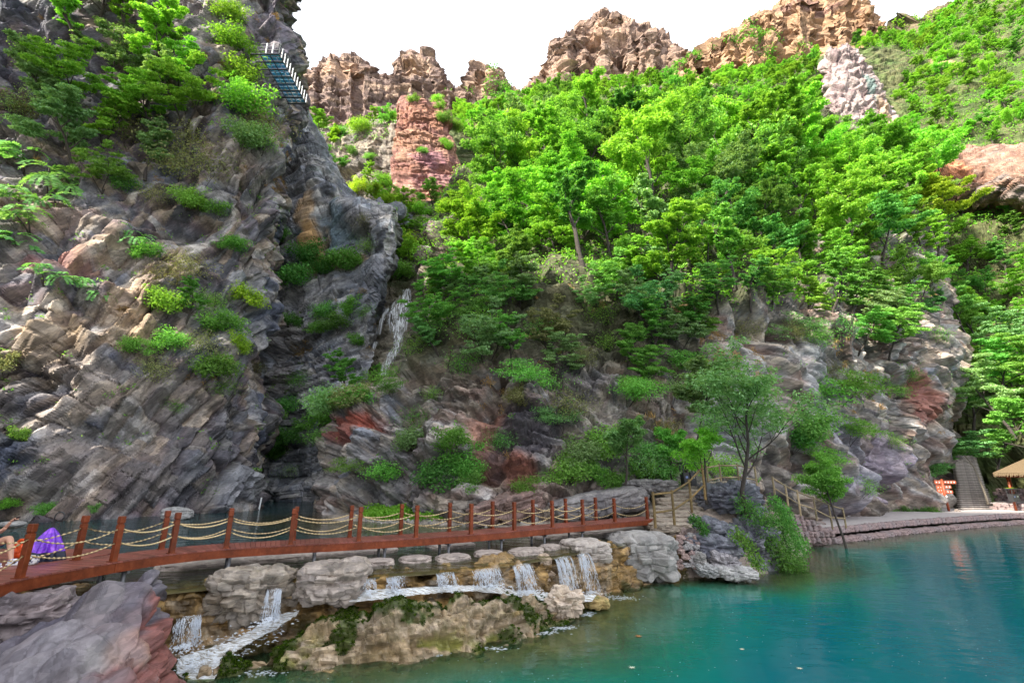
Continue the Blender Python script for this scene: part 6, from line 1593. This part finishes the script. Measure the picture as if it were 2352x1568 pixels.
# rough reddish wall below the sloping railing
rw = thing('rubble_wall', 'reddish rubble wall below the sloping log railing', 'wall', tuple(G(1830, 1235, .3))); rb = np.array(rw.location)
k = 0
for r_i, v in enumerate((1240, 1226, 1213, 1200, 1188)):
    for u in range(1806 + r_i * 2, 1925 - r_i * 20, 12):
        c = D(u + (6 if r_i % 2 else 0), v, 31.6 + (u - 1806) * .014 + r_i * .1)
        link('stone', WM[k % 7], rw, loc=tuple(c - rb), rot=(random.uniform(-.2, .2), random.uniform(-.2, .2), .7 + random.uniform(-.3, .3)), scale=(.75, .8, .9)); k += 1
# long stairs up the valley
stn = thing('stone_stairs', 'long straight stone stairs climbing into the shaded wood', 'stairs', (float(D(2245, 1168, 54.6)[0]), 54.6, .9)); sb2 = np.array(stn.location)
def stair_mesh(sz, seed, pal, box):
    o_ = boulder('x', None, (0, 0, 0), sz, 0, seed, pal, M['stone'], n=9, box=box, rough=.05, cat=None, cellsz=.2); me_ = o_.data; bpy.data.objects.remove(o_); return me_
RIS = [stair_mesh((3.3, .55, .26), 760 + i, [(.17,.145,.13),(.23,.195,.18),(.15,.13,.12)], 9) for i in range(3)]  # risers darker, treads lighter: shading put into the stone colour
TRD = [stair_mesh((3.45, .56, .085), 770 + i, [(.38,.34,.31),(.46,.41,.375),(.33,.29,.265)], 9) for i in range(3)]
for i in range(44):
    Y = 54.8 + i * .40; z = .90 + i * .19
    xx = sb2[0] + (Y - 54.8) * .93
    s_ = link('step', RIS[i % 3], stn, loc=(xx - sb2[0], Y - sb2[1], z - .02 - sb2[2]), rot=(0, 0, random.uniform(-.015, .015)), scale=(.94 if i > 10 else 1.06, 1, 1))
    link('tread', TRD[(i * 2) % 3], s_, loc=(0, -.05, .135))
# terrace walls to the right of the stairs
def dry_wall(label, a, b, z0, h, name='terrace_wall'):
    o = thing(name, label, 'wall', (a[0], a[1], z0)); L = math.hypot(b[0] - a[0], b[1] - a[1]); rz = math.atan2(b[1] - a[1], b[0] - a[0])
    nx = int(L / .58); nz = max(1, int(round(h / .36))); k = 0
    for r_i in range(nz):
        for c_i in range(nx):
            t = (c_i + (.5 if r_i % 2 else .0)) / nx
            link('stone', WM[(k * 5 + r_i) % 7], o, loc=((b[0] - a[0]) * t, (b[1] - a[1]) * t, .16 + r_i * .36), rot=(0, 0, rz + random.uniform(-.05, .05)), scale=(1, 1, .95)); k += 1
    return o
w0 = D(2282, 1166, 54.6); w1 = D(2420, 1168, 51.5)
dry_wall('low stone kerb wall beside the foot of the long stairs', (w0[0], w0[1]), (w1[0], w1[1]), .86, .75)
w2 = D(2288, 1130, 57.5); w3 = D(2430, 1135, 54.5)
dry_wall('dark terrace wall behind the litter bins', (w2[0], w2[1]), (w3[0], w3[1]), 1.6, 1.4)
terr = np.array([[(w0[0] - .2, w0[1] + .3, 1.5), (w1[0] + 6, w1[1] + .3, 1.5)], [(w2[0], w2[1] - .2, 1.72), (w3[0] + 6, w3[1] - .2, 1.72)]])
link('ground', mesh_np('terrace', terr, F4=grid_faces(2, 2), mat=M['pave']), kind='structure')

# ------------------------------------------------------------------ signpost
sp = D(2178, 1166, 52.0); sp[2] = .9
sg = thing('signpost', 'red wooden signpost with direction boards and white lettering by the stairs', 'signpost', tuple(sp), math.atan2(-sp[0], sp[1]) * .6)
sg.scale = (.85, .85, .9)
m = MB(); m.tube([(0, 0, 0), (0, 0, 3.55)], .13, 10); m.build('post', M['sign'], sg, smooth=True)
random.seed(17)
GLY = []
def strokes(w, h, seed):
    """a block of small white brush strokes, like the unreadable characters seen on the boards"""
    g_ = random.Random(seed); mm = MB()
    for k in range(7):
        if g_.random() < .55: mm.box((g_.uniform(-.1, .1) * w, 0, (k / 6 - .5) * h * .8), (w * g_.uniform(.5, .95), .012, h * .085))
        else: mm.box(((g_.random() - .5) * w * .7, 0, (g_.random() - .5) * h * .3), (w * .10, .012, h * g_.uniform(.4, .8)))
    return mm.mesh('character', M['white'])
CH = [strokes(.2, .22, i) for i in range(6)]
for bi, (x, z, w, h, cols_, rows_) in enumerate([(-.44, 3.2, .66, .44, 2, 1), (.72, 3.2, 1.25, .36, 4, 1), (-.40, 2.1, .60, 1.55, 2, 4), (.44, 2.68, .68, .36, 2, 1), (.46, 2.12, .70, .36, 2, 1)]):
    m = MB(); m.box((x, -.02, z), (w, .07, h)); b_ = m.build('board', M['sign'], sg, bevel=.01)
    for c_i in range(cols_):
        for r_i in range(rows_):
            s_ = .5 if rows_ > 1 else .8
            link('character', CH[(bi * 2 + c_i + r_i * 3) % 6], b_, loc=(x + (c_i - (cols_ - 1) / 2) * (w / (cols_ + .4)), -.066, z + (r_i - (rows_ - 1) / 2) * -.34), scale=(s_ * 1.1, 1, s_ * 1.1))
m = MB(); m.box((.06, -.135, 1.62), (.12, .01, .2)); m.build('notice', M['white'], sg)
boulder('stone', 'small pale stone at the foot of the red signpost', sp + np.array([.45, -.5, .05]), (.5, .4, .35), 0, 790, SLAB, M['stone'], n=9, cat='stone')

# ------------------------------------------------------------------ litter bins with planted roofs
def litter_bin(label, loc, rz, w=1.1, h=1.15, cans=2, leaf='leaf_bright'):
    o = thing('litter_bin', label, 'litter bin', tuple(loc), rz)
    for i in range(cans):
        x = (i - (cans - 1) / 2) * w / cans
        m = MB(); m.box((x, 0, .40), (w / cans - .05, .45, .78)); c_ = m.build('bin_box', M['black_paint'], o, bevel=.02)
        m = MB(); m.box((x, -.231, .52), (.15, .012, .12)); m.build('label_plate', simple('bin_label_%d' % i, ((.16, .22, .45), (.35, .42, .36))[i % 2], .5), c_)
    for sx in (-1, 1):
        for sy in (-1, 1):
            m = MB(); m.box((sx * (w / 2 - .04), sy * .2, h / 2 + .3), (.06, .06, h - .5)); m.build('roof_post', M['black_paint'], o)
    m = MB(); m.box((0, 0, h + .06), (w + .1, .6, .12)); m.build('roof_tray', M['black_paint'], o, bevel=.02)
    gq = np.random.default_rng(5); P_ = np.stack([gq.uniform(-w / 2, w / 2, 60), gq.uniform(-.25, .25, 60), np.full(60, h + .14)], 1)
    V, F = cluster_leaves(P_, np.full(60, .09), 700, .07, .7, rg=gq); link('roof_plants', mesh_np('bin_plants', V, F4=F, mat=M[leaf]), o)
litter_bin('black litter bin with a planted roof behind the step railing', D(1583, 1116, 29.6), .15, .85, 1.25, 2, 'leaf_deep')
litter_bin('dark twin litter bin with bright green planted roof beside the pavilion', D(2331, 1152, 52.6), .5, 1.7, 1.25, 2, 'leaf_yellow')

# ------------------------------------------------------------------ thatched pavilion at the right edge
pc = D(2400, 1165, 52.5); pc[2] = 1.5
pv = thing('pavilion', 'open wooden pavilion with straw thatched roof at the right edge', 'pavilion', tuple(pc), .75)
hw_, hd_, ez, rz_ = 2.75, 2.6, 2.9, 4.6
def roof(z0, th, grow_, mat, name, parent):
    m = MB(); e_ = [(-hw_ - grow_, -hd_ - grow_, z0), (hw_ + grow_, -hd_ - grow_, z0), (hw_ + grow_, hd_ + grow_, z0), (-hw_ - grow_, hd_ + grow_, z0)]
    r0 = [(-1.1, 0, z0 + rz_ - ez), (1.1, 0, z0 + rz_ - ez)]
    lo = e_ + r0; hi = [(x * 1.02, y * 1.02, z + th) for x, y, z in lo]
    m.add(lo + hi, [(0, 4, 5, 1)[::-1], (1, 5, 2)[::-1], (2, 5, 4, 3)[::-1], (3, 4, 0)[::-1], (6, 7, 11, 10), (7, 8, 11), (8, 9, 10, 11), (9, 6, 10), (0, 1, 7, 6), (1, 2, 8, 7), (2, 3, 9, 8), (3, 0, 6, 9)])
    return m.build(name, mat, parent)
roof(ez + .06, .05, .30, M['orange_wood'], 'roof_boarding', pv)
th_o = roof(ez + .12, .22, .42, M['thatch'], 'thatch', pv)
gq = np.random.default_rng(15); SV = []; SF = []
for k in range(1500):      # straw ends hanging over the eaves
    sd_ = gq.integers(4); t = gq.uniform(-1, 1)
    a_ = hw_ + .45; b_ = hd_ + .45
    x, y = [(t * a_, -b_), (a_, t * b_), (t * a_, b_), (-a_, t * b_)][sd_]
    d_ = np.array([[0, -1], [1, 0], [0, 1], [-1, 0]][sd_]); z = ez + .14 + gq.random() * .22
    p = np.array([x, y, z]); q = p + np.array([d_[0] * .16, d_[1] * .16, -.16 - .12 * gq.random()]); w_ = np.array([d_[1], d_[0], 0]) * .02
    b0 = len(SV); SV += [p - w_, p + w_, q + w_, q - w_]; SF.append((b0, b0 + 1, b0 + 2, b0 + 3))
link('straw_fringe', mesh_np('fringe', np.array(SV), F4=SF, mat=M['thatch']), th_o)
for x in (-1, 1):
    for y in (-1, 1):
        m = MB(); m.tube([(x * (hw_ - .5), y * (hd_ - .5), -.6), (x * (hw_ - .5), y * (hd_ - .5), ez + .25)], .11, 10); m.build('column', M['red_wood'], pv, smooth=True)
for y in (-1, 1):
    m = MB(); m.box((0, y * (hd_ - .5), ez - .02), (2 * hw_ + .3, .14, .2)); m.build('beam', M['red_wood'], pv)
for x in (-1, 1):
    m = MB(); m.box((x * (hw_ - .5), 0, ez - .05), (.14, 2 * hd_ + .3, .2)); m.build('beam', M['red_wood'], pv)
for y in (-1, 1):
    for i in range(9):
        x = -hw_ + .1 + i * (2 * hw_ - .2) / 8; xr = max(-1.1, min(1.1, x * .4))
        m = MB(); m.tube([(x, y * (hd_ + .2), ez - .04), (xr, 0, ez + rz_ - ez - .06)], .06, 5); m.build('rafter', M['red_wood'], pv)
for x in (-1, 1):
    for i in range(7):
        y = -hd_ + .3 + i * (2 * hd_ - .6) / 6
        m = MB(); m.tube([(x * (hw_ + .2), y, ez - .04), (x * 1.1, 0, ez + rz_ - ez - .06)], .06, 5); m.build('rafter', M['red_wood'], pv)

# ------------------------------------------------------------------ glass skywalk high on the left cliff
def glass_mat():
    m, n, l, p = new_mat('blue_glass')
    p.inputs['Base Color'].default_value = (.16, .42, .60, 1); p.inputs['Roughness'].default_value = .12
    t = n.new('ShaderNodeBsdfTransparent'); t.inputs['Color'].default_value = (.45, .78, .95, 1)
    mx = n.new('ShaderNodeMixShader'); mx.inputs[0].default_value = .55
    l.new(p.outputs[0], mx.inputs[1]); l.new(t.outputs[0], mx.inputs[2]); l.new(mx.outputs[0], n['Material Output'].inputs['Surface'])
    return m
M['glass'] = glass_mat()
zz = D(640, 122, 42.5)[2]                                   # outer edge, near end and far end
A0 = G(640, 122, zz); A1 = G(702, 236, zz)
ax = (A1 - A0); LL = np.linalg.norm(ax); ax /= LL; inn = np.array([-ax[1], ax[0], 0]); 
if inn[0] > 0: inn = -inn
Bn = G(598, 126, zz); WD = abs((Bn - A0) @ inn)
sw = thing('glass_skywalk', 'blue glass floored skywalk bracketed out from the left cliff', 'skywalk', tuple(A0 + inn * WD))
so = A0 + inn * WD
def sk(s, w, z=0): return Vector(A0 + ax * s + inn * w + np.array([0, 0, z]) - so)
NB = 7; WD2 = WD + .9
for i in range(NB + 1):
    s = LL * i / NB
    m = MB(); m.tube([sk(s, -.1, -.18), sk(s, WD2, -.18)], .09, 6); m.build('bracket_beam', M['dark_steel'], sw)
for w in (0.0, WD * .5, WD):
    m = MB(); m.tube([sk(0, w, -.05), sk(LL, w, -.05)], .05, 5); m.build('floor_beam', M['dark_steel'], sw)
for i in range(NB):
    for j in range(4):
        for h_ in range(2):
            s0 = LL * (i + h_ * .5) / NB + .08; s1 = LL * (i + h_ * .5 + .5) / NB - .08; w0_ = WD * j / 4 + .06; w1_ = WD * (j + 1) / 4 - .06
            m = MB(); m.prism8([sk(s0, w0_, 0), sk(s1, w0_, 0), sk(s1, w1_, 0), sk(s0, w1_, 0), sk(s0, w0_, .04), sk(s1, w0_, .04), sk(s1, w1_, .04), sk(s0, w1_, .04)]); m.build('glass_pane', M['glass'], sw)
for i in range(12):
    s = LL * i / 11
    m = MB(); m.tube([sk(s, 0, -.05), sk(s, 0, 1.35)], .06, 5); m.build('rail_post', M['white'], sw)
for i in range(3):
    m = MB(); m.tube([sk(0, WD * i / 3, -.05), sk(0, WD * i / 3, 1.35)], .06, 5); m.build('rail_post', M['white'], sw)
for z in (.45, .9, 1.3):
    m = MB(); m.tube([sk(0, 0, z), sk(LL, 0, z)], .035, 5); m.build('hand_rail', M['dark_steel'], sw)
    m = MB(); m.tube([sk(0, 0, z), sk(0, WD, z)], .035, 5); m.build('hand_rail', M['dark_steel'], sw)

# white gauge pole in the water at the slot, floating leaves
gpz = D(594, 1168, 43.0)
m = MB(); m.tube([(0, 0, -.6), (.12, 0, .9)], .07, 8); m.build('gauge_pole', M['white'], loc=(float(gpz[0]), float(gpz[1]), 1.7), label='white pole standing in the upper pool at the slot', cat='pole')
M['leaf_fallen'] = simple('fallen_leaf', (.34, .13, .03), .6); M['leaf_pale'] = simple('pale_fallen_leaf', (.55, .58, .42), .6)
def float_leaf(label, u, v, r, mat, seed):
    p = G(u, v, .014); gq = random.Random(seed); V = [(0, 0, .004)]; K = 16
    for k in range(K):
        rr = r * (1 if k % 2 == 0 else .38) * gq.uniform(.8, 1.2); V.append((rr * math.cos(k * 6.283 / K), rr * math.sin(k * 6.283 / K), gq.uniform(0, .012)))
    link('floating_leaf', mesh_np('floating_leaf', np.array(V), F3=[(0, 1 + k, 1 + (k + 1) % K) for k in range(K)], mat=mat), label=label, cat='leaf', loc=tuple(p), rot=(0, 0, seed))
float_leaf('rust brown maple leaf floating on the pool', 1467, 1460, .13, M['leaf_fallen'], 1)
float_leaf('pale star shaped leaf floating near the bottom edge', 1452, 1532, .10, M['leaf_pale'], 2)
float_leaf('pale leaf floating right of the star shaped leaf', 1836, 1534, .08, M['leaf_pale'], 3)
float_leaf('small pale leaf floating above the star shaped leaf', 1705, 1490, .07, M['leaf_pale'], 4)

# ------------------------------------------------------------------ the seated person cut by the left edge
M['skin'] = simple('skin', (.52, .28, .19), .55, noise=30, vary=.06)
M['shirt'] = simple('pale_shirt', (.55, .45, .42), .8, noise=10, vary=.1)
M['jeans'] = simple('denim_shorts', (.06, .10, .22), .85, noise=20, vary=.3)
M['hair'] = simple('dark_hair', (.015, .012, .010), .5, noise=30, vary=.4)
M['shoe'] = pattern('white_blue_canvas', (.08, .12, .4), (.72, .72, .72), 24)
ank = D(47, 1284, 12.55); ank[2] = PZ + .10
pe = thing('person', 'seated person in shorts and canvas shoes holding a phone, cut by the left edge', 'person', (float(ank[0] - 1.02), float(ank[1]), PZ), 0)
pe.scale = (1.25, 1.25, 1.25)
# person's own frame: +x forward (to the right), +y left hand side, +z up, origin below the pelvis
def skin_obj(name, verts, edges, mat, parent, sub=2):
    me = bpy.data.meshes.new(name); me.from_pydata([v[:3] for v in verts], edges, []); me.update()
    o = bpy.data.objects.new(name, me); COL.objects.link(o); o.parent = parent
    md = o.modifiers.new('skin', 'SKIN'); md.use_smooth_shade = True
    sv = me.skin_vertices[0].data
    for i, v in enumerate(verts):
        sv[i].radius = (v[3], v[4] if len(v) > 4 else v[3]); sv[i].use_root = (i == 0)
    s = o.modifiers.new('sub', 'SUBSURF'); s.levels = sub; s.render_levels = sub
    me.materials.append(mat)
    return o
body = [(-.10, 0, .34, .15, .13), (-.12, 0, .52, .13, .11), (-.10, 0, .70, .15, .10), (-.08, 0, .80, .12, .08), (-.06, 0, .88, .055), (-.03, 0, .97, .09), (-.02, 0, 1.08, .10),
        (-.02, .10, .34, .10), (.20, .13, .42, .085), (.38, .12, .50, .065), (.46, .11, .30, .056), (.53, .10, .12, .038), (.56, .10, .055, .035),
        (-.02, -.10, .34, .10), (.16, -.12, .36, .085), (.32, -.13, .40, .065), (.34, -.13, .20, .056), (.35, -.13, .08, .038), (.37, -.13, .03, .034),
        (-.08, .19, .76, .058), (-.02, .24, .56, .046), (.16, .16, .64, .036), (.33, .10, .80, .027),
        (-.08, -.19, .76, .058), (-.02, -.24, .56, .046), (.15, -.18, .58, .036), (.32, -.12, .66, .027)]
edges = [(0,1),(1,2),(2,3),(3,4),(4,5),(5,6),(0,7),(7,8),(8,9),(9,10),(10,11),(11,12),(0,13),(13,14),(14,15),(15,16),(16,17),(17,18),(3,19),(19,20),(20,21),(21,22),(3,23),(23,24),(24,25),(25,26)]
skin_obj('body', body, edges, M['skin'], pe)
def hand(parent, w, d, side):
    """palm and five bent fingers from wrist w pointing along d; fingers closed on the phone"""
    w = Vector(w); d = Vector(d).normalized(); s = Vector((0, side, 0)); u = d.cross(s).normalized(); s = u.cross(d)
    V = [(*w, .024, .019), (*(w + d * .045), .036, .018), (*(w + d * .085), .038, .016)]; E = [(0, 1), (1, 2)]
    for i, (o_, L) in enumerate(((-.030, .068), (-.010, .076), (.010, .072), (.029, .058))):
        b = w + d * .085 + s * o_
        p1 = b + d * L * .45 + u * .004; p2 = p1 + d * L * .22 - u * L * .34; p3 = p2 - d * L * .12 - u * L * .30
        k = len(V); V += [(*b, .0105), (*p1, .0095), (*p2, .0088), (*p3, .0075)]; E += [(2, k), (k, k + 1), (k + 1, k + 2), (k + 2, k + 3)]
    b = w + d * .035 - s * .036; k = len(V)
    V += [(*b, .012), (*(b + d * .035 - s * .018 - u * .012), .0105), (*(b + d * .066 - s * .006 - u * .022), .009)]; E += [(1, k), (k, k + 1), (k + 1, k + 2)]
    return skin_obj('hand', V, E, M['skin'], parent, 2)
hand(pe, (.33, .10, .80), (.75, -.05, .55), 1)
hand(pe, (.32, -.12, .66), (.9, .1, .05), -1)
def cloth(name, rings, mat, n=20):
    m = MB()
    for (x, y, z, rx, ry) in rings:
        for k in range(n):
            th = 6.283 * k / n; m.v.append((x + rx * math.cos(th), y + ry * math.sin(th), z))
    for i in range(len(rings) - 1):
        for k in range(n): m.f.append((i * n + k, i * n + (k + 1) % n, (i + 1) * n + (k + 1) % n, (i + 1) * n + k))
    return m.build(name, mat, pe, smooth=True)
cloth('shirt', [(-.11, 0, .36, .17, .19), (-.13, 0, .50, .155, .175), (-.12, 0, .64, .15, .19), (-.10, 0, .76, .14, .22), (-.08, 0, .83, .09, .13), (-.07, 0, .86, .06, .07)], M['shirt'])
for sy, zk in ((1, .02), (-1, -.04)):
    m = MB(); m.tube([(-.08, sy * .09, .34), (.06, sy * .11, .375), (.20, sy * .13, .41 + zk)], [.135, .122, .112], 16, cap=False); m.build('shorts', M['jeans'], pe, smooth=True)
V, F = cube_sphere(10)
P = V * np.array([.115, .105, .135]) + np.array([-.045, 0, 1.085]); P = P[:, :]; P[:, 0] = np.where(V[:, 0] > .35, -.045 + .04 + 0 * P[:, 0], P[:, 0]); P[:, 2] = np.where(V[:, 0] < 0, P[:, 2] - .06 * np.clip(-V[:, 2], 0, 1), P[:, 2])
link('hair', mesh_np('hair', P, F4=F, smooth=True, mat=M['hair']), pe)
for y, x, z in ((.035, .075, 1.06), (-.035, .075, 1.06)):
    m = MB(); m.tube([(x - .01, y - .012, z), (x, y, z + .004), (x - .01, y + .012, z)], .006, 6); m.build('eye', M['hair'], pe)
m = MB(); m.tube([(.075, 0, 1.05), (.10, 0, 1.02), (.085, 0, 1.005)], [.008, .014, .008], 6); m.build('nose', M['skin'], pe, smooth=True)
m = MB(); m.tube([(.074, -.02, .975), (.082, 0, .973), (.074, .02, .975)], .006, 6); m.build('mouth', simple('lips', (.40, .14, .11), .5), pe)
for (x, y, z) in ((.56, .10, .0), (.37, -.13, -.012)):
    V, F = cube_sphere(10); rr = (np.abs(V) ** 3).sum(1) ** (-1 / 3)
    P = V * rr[:, None] * np.array([.145, .052, .055]); P[:, 2] *= np.where(P[:, 0] > .03, .75, 1.15); P += np.array([x + .075, y, z + .055]); P[:, 2] = np.maximum(P[:, 2], .004)
    sh_ = link('shoe', mesh_np('shoe', P, F4=F, smooth=True, mat=M['shoe']), pe)
    m = MB(); m.box((x + .075, y, z + .016), (.29, .10, .024)); m.build('sole', M['white'], sh_, bevel=.008)
ph_o = thing('phone', 'slim black phone held up in the seated person\'s hand', 'phone', tuple(np.array(pe.location) + np.array([.445, .085, .86]) * 1.25))
m = MB(); m.box((0, 0, 0), (.155, .075, .009), Matrix.Rotation(R(-38), 3, 'Y')); m.build('case', M['black_paint'], ph_o, bevel=.003)
m = MB(); m.box((-.004, 0, .006), (.142, .068, .002), Matrix.Rotation(R(-38), 3, 'Y')); m.build('screen', simple('phone_screen', (.02, .022, .03), .08), ph_o)
